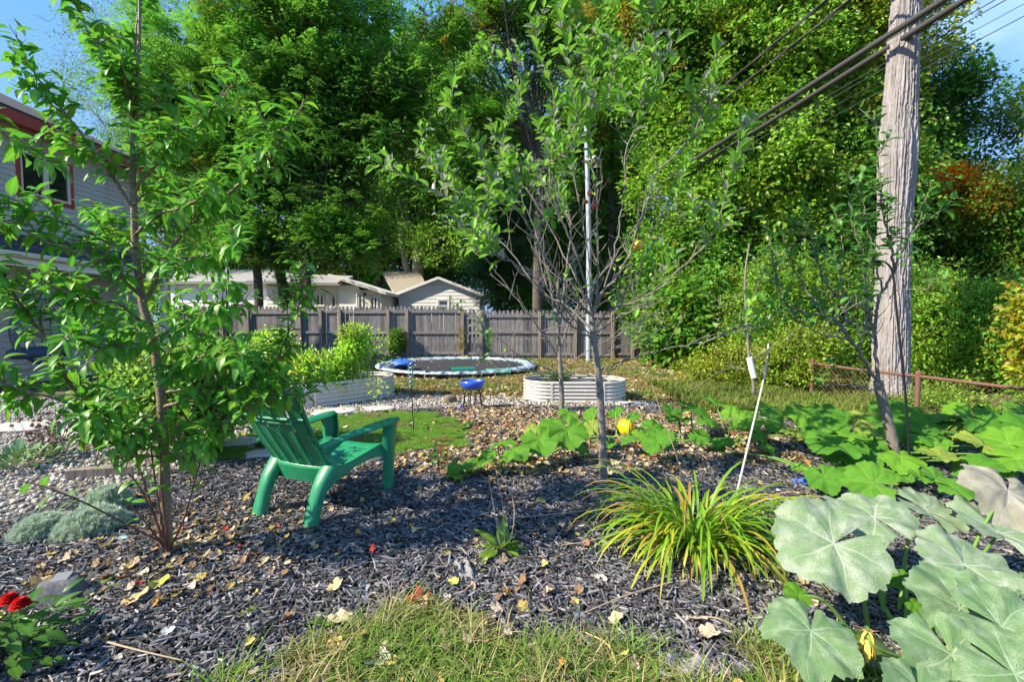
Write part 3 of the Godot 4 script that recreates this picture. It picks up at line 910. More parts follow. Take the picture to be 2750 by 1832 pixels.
# ---------- fence ----------
func fence() -> void:
	var t := thing("picket_fence", "weathered grey wooden picket fence with brown posts across the back of the yard", "fence")
	var a := Vector3(-12.4, 0, -16.0)
	var d := Vector3(4.62, 0, -14.9)
	var length := a.distance_to(d)
	var dir := (d - a) / length
	var back := dir.cross(Vector3.UP)   # points away from the garden
	if back.z > 0:
		back = -back
	var at_x := func(x: float) -> float: return (x - a.x) / dir.x
	var step: float = at_x.call(-1.62)
	# pickets, on the far side of the rails
	var shapes := []
	for k in 6:
		var w := R(0.062, 0.068)
		var tip := R(0.055, 0.075)
		var pl := PackedVector2Array([Vector2(-w, 0), Vector2(w, 0), Vector2(w, 1.0 - tip * 1.5), Vector2(w * 0.86, 1.0 - tip), Vector2(w * 0.5, 1.0 - tip * 0.3), Vector2(0, 1.0), Vector2(-w * 0.5, 1.0 - tip * 0.3), Vector2(-w * 0.86, 1.0 - tip), Vector2(-w, 1.0 - tip * 1.5)])
		var b := MB.new()
		b.slab(pl, 0.019)
		shapes.append(b.mesh())
	var s := 0.07
	while s < length - 0.05:
		var past := s > step
		var tall := (1.80 if not past else 1.66) + R(-0.012, 0.012)
		if s > length - 2.2:
			tall -= 0.03
		var g := R(0.0, 0.012) + (0.008 if past else 0.0)
		var bs := Basis(dir, Vector3.UP, dir.cross(Vector3.UP))
		bs = bs * Basis(Vector3(0, 0, 1), R(-0.006, 0.006)) * Basis(Vector3.UP, R(-0.02, 0.02))
		var o := a + dir * s + back * 0.036 + Vector3(0, 0.03, 0)
		part(t, "picket", shapes[rng.randi() % 6], M.fence[rng.randi() % 5], Transform3D(bs.scaled_local(Vector3(1, tall, 1)), o))
		s += 0.134 + g
	# posts and the rails between them, on the garden side
	var us := [-12.2, -10.95, -10.3, -9.35, -7.45, -6.7, -6.0, -4.3, -3.62, -1.7, -1.05, 0.95, 2.15, 3.4, 4.06, 4.58]
	for x in us:
		var q: Vector3 = a + dir * at_x.call(x) - back * 0.045
		var b := MB.new()
		b.box(Vector3(0, 0.86, 0), Vector3(0.105, 1.72 if x < -1.7 else 1.6, 0.09), Basis(), 0.008)
		part(t, "post", b.mesh(), M.post, Transform3D(Basis(dir, Vector3.UP, dir.cross(Vector3.UP)) * Basis(Vector3(0, 0, 1), R(-0.012, 0.012)), q + Vector3(0, -0.03, 0)))
	for i in us.size() - 1:
		var s0: float = at_x.call(us[i]) + 0.055
		var s1: float = at_x.call(us[i + 1]) - 0.055
		for y in [0.17, 0.9, 1.6 if us[i] < -1.75 else 1.46]:
			var b := MB.new()
			b.box(Vector3.ZERO, Vector3(s1 - s0, 0.085, 0.04), Basis(), 0.006)
			part(t, "rail", b.mesh(), M.fence[2 + rng.randi() % 3], Transform3D(Basis(dir, Vector3.UP, dir.cross(Vector3.UP)), a + dir * (s0 + s1) * 0.5 - back * 0.005 + Vector3(0, y + R(-0.02, 0.02), 0)))
	# climbing plant on one post
	background_tree("climbing_plant", "small green climber growing up a fence post left of the trampoline", Vector3(-3.95, 0, -15.2), [], 0.02, 0.01, M.bark_dark,
		[[Vector3(0, 0.6, 0), Vector3(0.22, 0.42, 0.12), 8, 26, 0.85, Color(0.09, 0.19, 0.024), -0.6]], ["small", "small2"], "", "vine")
	background_tree("climbing_plant", "thin browning creeper on a fence post behind the trampoline", Vector3(-1.72, 0, -14.95), [], 0.02, 0.01, M.bark_dark,
		[[Vector3(0, 0.7, 0), Vector3(0.08, 0.6, 0.06), 7, 8, 0.6, Color(0.2, 0.2, 0.03), -0.6, 0.3]], ["tiny", "small2"], "", "vine")


# ---------- houses ----------
# lapped boards on a wall that starts at o and runs along dir; out is the way it faces. holes: [u0, u1, y0, y1]; shape(y) gives the [u0, u1] of a course
func boards(parent: Node3D, o: Vector3, dir: Vector3, y0: float, y1: float, board: float, holes: Array, m: Material, shape: Callable) -> void:
	var out := dir.cross(Vector3.UP)
	var y := y0
	while y < y1 - 0.02:
		var hh := minf(board, y1 - y)
		var sp: Array = shape.call(y + hh * 0.5)
		var spans := [[sp[0], sp[1]]]
		for h in holes:
			if y + hh > h[2] + 0.02 and y < h[3] - 0.02:
				var nx := []
				for q in spans:
					if h[1] <= q[0] or h[0] >= q[1]:
						nx.append(q)
						continue
					if h[0] > q[0]:
						nx.append([q[0], h[0]])
					if h[1] < q[1]:
						nx.append([h[1], q[1]])
				spans = nx
		for q in spans:
			var l: float = q[1] - q[0]
			if l < 0.03:
				continue
			var b := MB.new()
			var bot := 0.024
			var top := 0.006
			b.slab(PackedVector2Array([Vector2(0, 0), Vector2(bot, 0), Vector2(bot, 0.02), Vector2(top, hh + 0.015), Vector2(0, hh + 0.015)]), l)
			# the slab's x runs outwards, its y up, its depth along the wall
			part(parent, "siding_board", b.mesh(), m, Transform3D(Basis(out, Vector3.UP, out.cross(Vector3.UP)), o + dir * (q[0] if out.cross(Vector3.UP).dot(dir) > 0 else q[1]) + Vector3(0, y, 0)))
		y += board


func window(parent: Node3D, o: Vector3, dir: Vector3, w: float, h: float, trim: Material, frame: Material, sashes := 2, across := true, trim_w := 0.09) -> void:
	var out := dir.cross(Vector3.UP)
	var bs := Basis(dir, Vector3.UP, dir.cross(Vector3.UP))
	var c := o + dir * w * 0.5 + Vector3(0, h * 0.5, 0)
	var f := MeshInstance3D.new()
	var b := MB.new()
	for sg in [-1.0, 1.0]:
		b.box(Vector3(sg * (w * 0.5 - trim_w * 0.5), 0, 0.03), Vector3(trim_w, h - 2 * trim_w - 0.004, 0.05), Basis(), 0.004)
		b.box(Vector3(0, sg * (h * 0.5 - trim_w * 0.5), 0.032), Vector3(w, trim_w, 0.056), Basis(), 0.004)
	var wn := part(parent, "window", b.mesh(), trim, Transform3D(bs, c))
	var iw := w - 2 * trim_w
	var ih := h - 2 * trim_w
	for k in sashes:
		var pw := iw / sashes if across else iw
		var ph := ih if across else ih / sashes
		var q := Vector3(-iw * 0.5 + pw * (k + 0.5), 0, 0.018) if across else Vector3(0, -ih * 0.5 + ph * (k + 0.5), 0.018)
		var sb := MB.new()
		for sg in [-1.0, 1.0]:
			sb.box(q + Vector3(sg * (pw * 0.5 - 0.025), 0, 0.003 * k), Vector3(0.05, ph - 0.1, 0.04))
			sb.box(q + Vector3(0, sg * (ph * 0.5 - 0.025), 0.002 + 0.003 * k), Vector3(pw, 0.05, 0.042))
		part(wn, "sash", sb.mesh(), frame)
		var pb := MB.new()
		pb.box(q - Vector3(0, 0, 0.012), Vector3(pw - 0.08, ph - 0.08, 0.006))
		part(wn, "pane", pb.mesh(), M.glass)
	f.free()


func rect_shape(l: float) -> Callable:
	return func(_y): return [0.0, l]


func wall_block(parent: Node3D, o: Vector3, dir: Vector3, l: float, h: float, deep: float, m: Material) -> void:
	var b := MB.new()
	b.box(o + dir * l * 0.5 - dir.cross(Vector3.UP) * deep * 0.5 + Vector3(0, h * 0.5, 0), Vector3(l, h, deep), Basis(dir, Vector3.UP, dir.cross(Vector3.UP)))
	part(parent, "wall", b.mesh(), m)


func roof_slab(parent: Node3D, called: String, q: Array, thick: float, m: Material) -> void:
	# q: four corners, seen from above anticlockwise
	var b := MB.new()
	var dn := Vector3(0, -thick, 0)
	b.quad(q[0], q[1], q[2], q[3])
	b.quad(q[0] + dn, q[3] + dn, q[2] + dn, q[1] + dn)
	for i in 4:
		var j := (i + 1) % 4
		b.quad(q[i] + dn, q[j] + dn, q[j], q[i])
	part(parent, called, b.mesh(), m)


func neighbours() -> void:
	# garage: its gable faces the garden
	var g := thing("garage", "small white garage with a low gable facing the garden and one window", "garage", Vector3(-6.6, 0, -26.0), 0.0)
	var wdt := 4.7
	var ev := 2.9
	var ap := 3.75
	var right := Vector3(1, 0, 0)
	wall_block(g, Vector3(0, 0, 0), right, wdt, ev, 5.5, M.white_siding)
	var gb := MB.new()
	gb.slab(PackedVector2Array([Vector2(0.0, ev), Vector2(wdt, ev), Vector2(wdt * 0.5, ap)]), 5.5, Transform3D(Basis(), Vector3(0, 0, -5.5)))
	part(g, "gable", gb.mesh(), M.white_siding)
	boards(g, Vector3(0, 0, 0), right, 0.3, ap - 0.05, 0.205, [[2.25, 2.95, 1.75, 2.55]], M.white_siding, func(y): return [0.0, wdt] if y < ev else [(y - ev) / (ap - ev) * wdt * 0.5 + 0.02, wdt - (y - ev) / (ap - ev) * wdt * 0.5 - 0.02])
	window(g, Vector3(2.25, 1.75, 0), right, 0.7, 0.8, M.white_trim, M.white_trim, 2, false, 0.07)
	for sg in [0, 1]:
		var e := Vector3(-0.25, ev - 0.08, 0.22) if sg == 0 else Vector3(wdt + 0.25, ev - 0.08, 0.22)
		var r := Vector3(wdt * 0.5, ap + 0.08, 0.22)
		var bk := Vector3(0, 0, -6.0)
		var q := [e, r, r + bk, e + bk] if sg == 0 else [r, e, e + bk, r + bk]
		roof_slab(g, "roof", q, 0.1, M.pale_roof)
		var fb := MB.new()
		var mid := (e + r) * 0.5
		fb.box(mid + Vector3(0, -0.07, 0.022), Vector3(e.distance_to(r), 0.15, 0.035), Basis(Vector3(0, 0, 1), (r - e).angle_to(Vector3.RIGHT) * (1 if sg == 0 else -1) if sg == 0 else -(Vector3(e.x - r.x, e.y - r.y, 0)).angle_to(Vector3.RIGHT)), 0.01)
		part(g, "fascia", fb.mesh(), M.white_trim)
	# the long white house: two wings
	var hs := thing("white_house", "long low white house with cream clapboards and a pale roof behind the fence", "house", Vector3.ZERO)
	# wing with two small windows, facing the garden
	var o := Vector3(-13.2, 0, -24.0)
	wall_block(hs, o, right, 3.9, 3.3, 6.0, M.cream_siding)
	boards(hs, o, right, 0.3, 3.3, 0.21, [[2.62, 3.13, 2.05, 2.78], [3.45, 3.76, 1.95, 2.68], [0.7, 1.5, 2.0, 2.8]], M.cream_siding, rect_shape(3.9))
	window(hs, o + Vector3(2.62, 2.05, 0), right, 0.51, 0.73, M.cream_trim, M.white_trim, 2, true, 0.06)
	window(hs, o + Vector3(3.45, 1.95, 0), right, 0.31, 0.73, M.cream_trim, M.white_trim, 1, true, 0.05)
	window(hs, o + Vector3(0.7, 2.0, 0), right, 0.8, 0.8, M.cream_trim, M.white_trim, 2, true, 0.06)
	# shaded recess wall and the projecting gable
	var o2 := Vector3(-9.28, 0, -23.94)
	wall_block(hs, o2, right, 1.05, 3.2, 5.0, M.white_siding)
	boards(hs, o2, right, 0.3, 3.2, 0.16, [], M.white_siding, rect_shape(1.05))
	var o3 := Vector3(-8.2, 0, -23.6)
	wall_block(hs, o3, right, 1.3, 2.9, 5.0, M.cream_siding)
	boards(hs, o3, right, 0.3, 2.9, 0.14, [[0.1, 0.32, 0.6, 2.75], [0.68, 1.12, 1.75, 2.62]], M.cream_siding, rect_shape(1.3))
	window(hs, o3 + Vector3(0.1, 0.6, 0), right, 0.22, 2.15, M.white_trim, M.white_trim, 1, true, 0.04)
	window(hs, o3 + Vector3(0.68, 1.75, 0), right, 0.44, 0.87, M.white_trim, M.white_trim, 2, true, 0.05)
	var pipe := MB.new()
	pipe.tube([Vector3(-8.2, 3.1, -23.5), Vector3(-8.05, 3.0, -23.45), Vector3(-8.0, 2.8, -23.52), Vector3(-8.18, 2.7, -23.52), Vector3(-8.18, 0.2, -23.52)], [0.04, 0.04, 0.04, 0.04, 0.04], 6)
	part(hs, "drainpipe", pipe.mesh(), M.white_trim)
	var lamp := MB.new()
	lamp.lathe([Vector2(0.01, 0), Vector2(0.06, 0.02), Vector2(0.07, 0.12), Vector2(0.03, 0.17), Vector2(0.005, 0.2)], 8, Vector3(-7.75, 2.6, -23.48))
	part(hs, "wall_lamp", lamp.mesh(), M.black_iron)
	# roofs
	roof_slab(hs, "roof", [Vector3(-14.0, 3.42, -23.5), Vector3(-9.0, 3.28, -23.5), Vector3(-9.6, 4.0, -27), Vector3(-14.0, 4.15, -27)], 0.14, M.pale_roof)
	roof_slab(hs, "roof", [Vector3(-9.55, 3.75, -23.2), Vector3(-6.55, 2.8, -23.2), Vector3(-6.55, 2.8, -28), Vector3(-9.55, 3.75, -28)], 0.16, M.white_trim)
	# a third house, tan roof with the sun on it
	var h3 := thing("white_house", "white side wall and sun-dappled tan roof between the long house and the garage", "house", Vector3.ZERO)
	var o4 := Vector3(-7.0, 0, -27.6)
	wall_block(h3, o4, right, 3.2, 3.1, 5.0, M.white_siding)
	boards(h3, o4, right, 0.3, 3.1, 0.12, [], M.white_siding, rect_shape(3.2))
	roof_slab(h3, "roof", [Vector3(-7.2, 3.0, -27.2), Vector3(-5.0, 3.0, -27.2), Vector3(-6.4, 4.7, -31), Vector3(-9.0, 4.7, -31)], 0.14, M.tan_roof)
	# and a white house half hidden behind the trees on the left
	var h4 := thing("white_house", "bright white house half hidden behind the tree trunks at the left end of the fence", "house", Vector3.ZERO)
	var o5 := Vector3(-19.5, 0, -25.5)
	wall_block(h4, o5, right, 5.6, 3.6, 7.0, M.white_siding)
	boards(h4, o5, right, 0.3, 3.6, 0.2, [[3.4, 4.3, 1.8, 2.8]], M.white_siding, rect_shape(5.6))
	window(h4, o5 + Vector3(3.4, 1.8, 0), right, 0.9, 1.0, M.white_trim, M.white_trim, 2, false, 0.07)
	roof_slab(h4, "roof", [Vector3(-20, 3.5, -25.1), Vector3(-13.5, 3.5, -25.1), Vector3(-13.5, 4.6, -29), Vector3(-20, 4.6, -29)], 0.14, M.pale_roof)


func left_house() -> void:
	var t := thing("two_storey_house", "two-storey house with grey clapboards and dark red eaves at the left", "house", Vector3.ZERO)
	var x := -10.3
	var z0 := -7.6
	var z1 := -12.3
	var l := z0 - z1
	var along_wall := Vector3(0, 0, -1)     # faces +x
	var o := Vector3(x, 0, z0)
	wall_block(t, o, along_wall, l, 5.5, 8.0, M.grey_siding)
	# upper window
	var up := [1.76, 2.95, 3.95, 4.98]
	var low := [0.5, 1.62, 1.6, 2.42]
	boards(t, o, along_wall, 0.3, 5.5, 0.118, [[up[0], up[1], up[2], up[3]], [low[0], low[1], low[2], low[3]], [-1, 20, 2.56, 3.1]], M.grey_siding, rect_shape(l))
	window(t, o + Vector3(0, up[2], -up[0]), along_wall, up[1] - up[0], up[3] - up[2], M.red_trim, M.cream_trim, 2, true, 0.07)
	window(t, o + Vector3(0, low[2], -low[0]), along_wall, low[1] - low[0], low[3] - low[2], M.cream_trim, M.cream_trim, 2, true, 0.07)
	# main roof with its red eaves
	roof_slab(t, "roof", [Vector3(x + 0.42, 5.56, z0 + 0.4), Vector3(x + 0.42, 5.56, z1 - 0.4), Vector3(x - 4, 7.7, z1 - 0.4), Vector3(x - 4, 7.7, z0 + 0.4)], 0.1, M.shingle[1])
	roof_slab(t, "roof", [Vector3(x - 4, 7.7, z0 + 0.4), Vector3(x - 4, 7.7, z1 - 0.4), Vector3(x - 8.4, 5.56, z1 - 0.4), Vector3(x - 8.4, 5.56, z0 + 0.4)], 0.1, M.shingle[1])
	for e in [z0 - 0.001, z1 + 0.001]:
		var gb := MB.new()
		gb.slab(PackedVector2Array([Vector2(x, 5.45), Vector2(x - 8, 5.45), Vector2(x - 4, 7.5)]), 0.2, Transform3D(Basis(), Vector3(0, 0, e - (0.2 if e == z0 - 0.001 else 0.0))))
		part(t, "gable", gb.mesh(), M.grey_siding)
	var fb := MB.new()
	fb.box(Vector3(x + 0.44, 5.38, (z0 + z1) * 0.5), Vector3(0.03, 0.22, l + 0.84), Basis(), 0.006)
	part(t, "fascia", fb.mesh(), M.red_trim)
	var sb := MB.new()
	sb.box(Vector3(x + 0.235, 5.36, (z0 + z1) * 0.5), Vector3(0.375, 0.02, l + 0.8))
	part(t, "soffit", sb.mesh(), M.red_trim)
	# porch roof, shingle by shingle
	var pe := Vector3(x + 1.15, 2.62, 0)
	var pw := Vector3(x + 0.03, 3.12, 0)
	roof_slab(t, "porch_roof", [Vector3(pe.x, pe.y, z0 + 0.3), Vector3(pe.x, pe.y, z1 + 0.3), Vector3(pw.x, pw.y, z1 + 0.3), Vector3(pw.x, pw.y, z0 + 0.3)], 0.06, M.shingle[0])
	var slope := (pw - pe).normalized()
	var nrm := Vector3(-slope.y, slope.x, 0)
	if nrm.y < 0:
		nrm = -nrm
	var sm := MB.new()
	sm.box(Vector3(0, 0, 0), Vector3(0.2, 0.014, 0.27), Basis(), 0.003)
	var shm := sm.mesh()
	var rows := 8
	for r in rows:
		var zz := z0 + 0.3 - R(0.0, 0.2)
		while zz > z1 + 0.42:
			var c := pe + slope * (0.075 + r * (pe.distance_to(pw) - 0.15) / (rows - 1)) + nrm * (0.012 + R(0, 0.006))
			part(t, "shingle", shm, M.shingle[rng.randi() % 4], Transform3D(Basis(slope, nrm, slope.cross(nrm)) * Basis(Vector3(0, 0, 1), -0.06), Vector3(c.x, c.y, zz - 0.14)))
			zz -= 0.285
	var gt := MB.new()
	gt.box(Vector3(pe.x + 0.03, pe.y - 0.06, (z0 + z1) * 0.5 + 0.3), Vector3(0.1, 0.1, l), Basis(), 0.02)
	part(t, "gutter", gt.mesh(), M.cream_trim)
	var bm := MB.new()
	bm.box(Vector3(pe.x - 0.08, pe.y - 0.19, (z0 + z1) * 0.5 + 0.3), Vector3(0.1, 0.15, l), Basis(), 0.006)
	part(t, "porch_beam", bm.mesh(), M.white_siding)
	for z in [z0 + 0.1, z1 + 0.5]:
		var pb := MB.new()
		pb.box(Vector3(pe.x - 0.08, (pe.y - 0.265) * 0.5, z), Vector3(0.1, pe.y - 0.27, 0.1), Basis(), 0.006)
		part(t, "porch_post", pb.mesh(), M.cream_trim)
	# the hanging egg chair
	var e := thing("hanging_chair", "blue-grey wire egg chair hanging by a chain below the porch roof", "hanging chair", Vector3(-9.23, 0, -8.62))
	var cc := Vector3(0, 1.12, 0)
	var fr := MB.new()
	var ry := 0.62
	var rx := 0.5
	var ring := []
	for k in 33:
		var an := TAU * k / 32
		ring.append(cc + Vector3(0.16 + 0.05 * sin(an), sin(an) * ry, cos(an) * rx))
	fr.tube(ring, taper(33, 0.022, 0.022), 6, false)
	part(e, "frame", fr.mesh(), mat(0.06, 0.085, 0.12, 0.5))
	var wires := MB.new()
	for k in 11:
		var lo := PI * (k + 0.5) / 11.0
		var pth := []
		for j in 15:
			var la := PI * (j / 14.0 - 0.5)
			pth.append(cc + Vector3(0.16 - sin(lo) * cos(la) * 0.42, sin(la) * ry, cos(lo) * cos(la) * rx))
		wires.tube(pth, taper(15, 0.008, 0.008), 4, false)
	for y in [-0.32, -0.05, 0.22, 0.42]:
		var q := sqrt(1.0 - pow(y / ry, 2))
		var pth := []
		for j in 15:
			var lo := PI * j / 14.0
			pth.append(cc + Vector3(0.16 - sin(lo) * q * 0.42, y, cos(lo) * q * rx))
		wires.tube(pth, taper(15, 0.008, 0.008), 4, false)
	part(e, "wire_shell", wires.mesh(), mat(0.05, 0.07, 0.10, 0.5))
	var pad := MB.new()
	pad.lathe([Vector2(0.01, -0.1), Vector2(0.36, -0.09), Vector2(0.43, -0.02), Vector2(0.42, 0.06), Vector2(0.34, 0.1), Vector2(0.005, 0.085)], 20, cc + Vector3(0.02, -0.42, 0))
	part(e, "cushion", pad.mesh(), mat(0.03, 0.05, 0.09, 0.9))
	for s in [-1.0, 1.0]:
		var ch := MB.new()
		var p0 := cc + Vector3(0.16, ry, 0)
		var p1 := Vector3(0.0, 2.36, 0.07 * s)
		var n := 18
		for k in n:
			var at := p0.lerp(p1, (k + 0.5) / n)
			var lp := []
			for j in 9:
				var an := TAU * j / 8
				var w := Vector3(cos(an) * 0.012, sin(an) * 0.026, 0)
				lp.append(at + (w if k % 2 == 0 else Vector3(0, w.y, w.x)))
			ch.tube(lp, taper(9, 0.0035, 0.0035), 4, false)
		part(e, "chain", ch.mesh(), M.steel)


# ---------- poles, cables, chain-link ----------
func cables() -> void:
	var pl := MB.new()
	pl.tube([Vector3(4.35, 0, -19.6), Vector3(4.3, 9.4, -19.6)], [0.15, 0.11], 12)
	var t := thing("utility_pole", "brown wooden utility pole mostly hidden in leaves where the cables meet", "utility pole")
	part(t, "pole", pl.mesh(), M.bark_dark)
	var bx := MB.new()
	bx.box(Vector3(4.3, 8.5, -19.42), Vector3(1.6, 0.1, 0.1), Basis(), 0.01)
	part(t, "crossarm", bx.mesh(), M.bark_dark)
	var g := thing("light_pole", "slim grey metal pole with a small lamp head behind the bare apple tree", "light pole")
	var gp := MB.new()
	gp.tube([Vector3(2.42, 0, -14.0), Vector3(2.4, 4, -14.0), Vector3(2.25, 8.6, -14.0)], [0.085, 0.08, 0.065], 12)
	part(g, "pole", gp.mesh(), mat(0.33, 0.37, 0.42, 0.5))
	var lh := MB.new()
	lh.lathe([Vector2(0.05, 0.12), Vector2(0.22, 0.0), Vector2(0.2, 0.06), Vector2(0.08, 0.16), Vector2(0.03, 0.2)], 14, Vector3(2.52, 6.2, -13.92))
	part(g, "lamp_head", lh.mesh(), mat(0.4, 0.42, 0.45, 0.4))
	# far pole behind the viewer, which carries the other ends
	var far := Vector3(10.4, 0, 19.0)
	var tp := MB.new()
	tp.tube([far, far + Vector3(0, 9.6, 0)], [0.15, 0.11], 12)
	solo("utility_pole", tp.mesh(), M.bark_dark, "wooden utility pole at the near end of the overhead cables", "utility pole")
	# name, label, near end, far end, thickness, sag
	var rows := [
		["thick_cable", "upper one of the two thick black cables crossing the big grey trunk", Vector3(6.004, 5.798, -6.4), Vector3(4.019, 5.775, -19.3), 0.05],
		["thick_cable", "lower one of the two thick black cables crossing the big grey trunk", Vector3(6.294, 5.798, -6.4), Vector3(4.171, 5.516, -19.3), 0.05],
		["service_cable", "black twisted cable left of the two thick ones, upper of its pair", Vector3(5.338, 6.77, -7.8), Vector3(4.131, 7.216, -19.2), 0.026],
		["service_cable", "black twisted cable left of the two thick ones, lower of its pair", Vector3(5.729, 6.77, -7.8), Vector3(4.209, 6.887, -19.2), 0.026],
		["thin_wire", "topmost thin wire right of the big grey trunk", Vector3(7.342, 6.214, -7), Vector3(5.072, 6.082, -19.2), 0.0085],
		["thin_wire", "second thin wire from the top right of the big grey trunk", Vector3(7.507, 6.214, -7), Vector3(5.074, 5.954, -19.2), 0.0085],
		["thin_wire", "third thin wire from the top right of the big grey trunk", Vector3(8.025, 6.301, -7.2), Vector3(5.076, 5.789, -19.2), 0.006],
		["thin_wire", "lowest thin wire right of the big grey trunk, a little apart", Vector3(8.035, 6.116, -7.2), Vector3(5.117, 5.495, -19.2), 0.008],
		["roof_wire", "single thin wire running high over the long white house towards the middle trees", Vector3(-12.01, 4.523, -17.5), Vector3(0.059, 7.477, -20.5), 0.008],
	]
	for r in rows:
		var a: Vector3 = r[2]
		var d: Vector3 = r[3]
		var ext := a + (a - d) / (a.z - d.z) * (19.0 - a.z) if r[0] != "roof_wire" else a
		if r[0] != "roof_wire":
			ext.y = maxf(ext.y, 5.4) if ext.y > 9.4 else ext.y
			ext.y = minf(ext.y, 9.3)
		var p := []
		for k in 25:
			var s := k / 24.0
			p.append(d.lerp(a, s))
		if r[0] != "roof_wire":
			for k in range(1, 9):
				p.append(a.lerp(ext, k / 8.0))
		var b := MB.new()
		if r[0] == "service_cable":
			for q in 2:
				var tw := []
				for k in p.size():
					tw.append(p[k] + Vector3(cos(k * 1.3 + q * PI), sin(k * 1.3 + q * PI), 0) * 0.016)
				b.tube(tw, taper(p.size(), 0.017, 0.017), 6)
		else:
			b.tube(p, taper(p.size(), r[4], r[4]), 8)
		if r[0] == "thick_cable":
			var w := []
			for q in p:
				w.append(q + Vector3(0.02, -0.062, 0))
			b.tube(w, taper(p.size(), 0.008, 0.008), 5)
		solo(r[0], b.mesh(), M.cable, r[1], "cable", Transform3D(), "overhead cables")


func chain_link() -> void:
	var t := thing("chain_link_fence", "low rusty chain-link fence with a brown pipe rail running past the big trunk", "fence")
	var pts := [Vector3(4.55, 0, -9.9), Vector3(5.02, 0, -7.4), Vector3(5.24, 0, -5.7), Vector3(5.62, 0, -4.1), Vector3(5.95, 0, -2.3)]
	var h := 0.62
	for i in pts.size() - 1:
		var b := MB.new()
		var a: Vector3 = pts[i] + Vector3(0, h, 0)
		var d: Vector3 = pts[i + 1] + Vector3(0, h, 0)
		b.tube([a, (a + d) * 0.5 + Vector3(0, -0.012, 0), d], [0.021, 0.021, 0.021], 8)
		part(t, "rail", b.mesh(), M.rust)
		var m := MB.new()
		var l := a.distance_to(d)
		var dir := (d - a) / l
		var n := int(l / 0.085)
		for sg in [-1.0, 1.0]:
			for k in range(-8, n):
				var q := []
				for j in 9:
					var s := (k + j) * 0.085
					if s < 0 or s > l:
						continue
					var up := j / 8.0 * (h - 0.03)
					q.append(a + dir * s + Vector3(0, -h + (up if sg > 0 else h - 0.03 - up), 0) + dir.cross(Vector3.UP) * (0.004 if j % 2 else -0.004))
				if q.size() > 1:
					m.tube(q, taper(q.size(), 0.0022, 0.0022), 3, false)
		part(t, "wire_mesh", m.mesh(), M.rust)
	for p in pts:
		var b := MB.new()
		b.tube([p, p + Vector3(0, h + 0.03, 0)], [0.03, 0.03], 8)
		b.lathe([Vector2(0.034, 0), Vector2(0.036, 0.03), Vector2(0.02, 0.05), Vector2(0.002, 0.055)], 8, p + Vector3(0, h + 0.02, 0))
		part(t, "post", b.mesh(), M.rust)

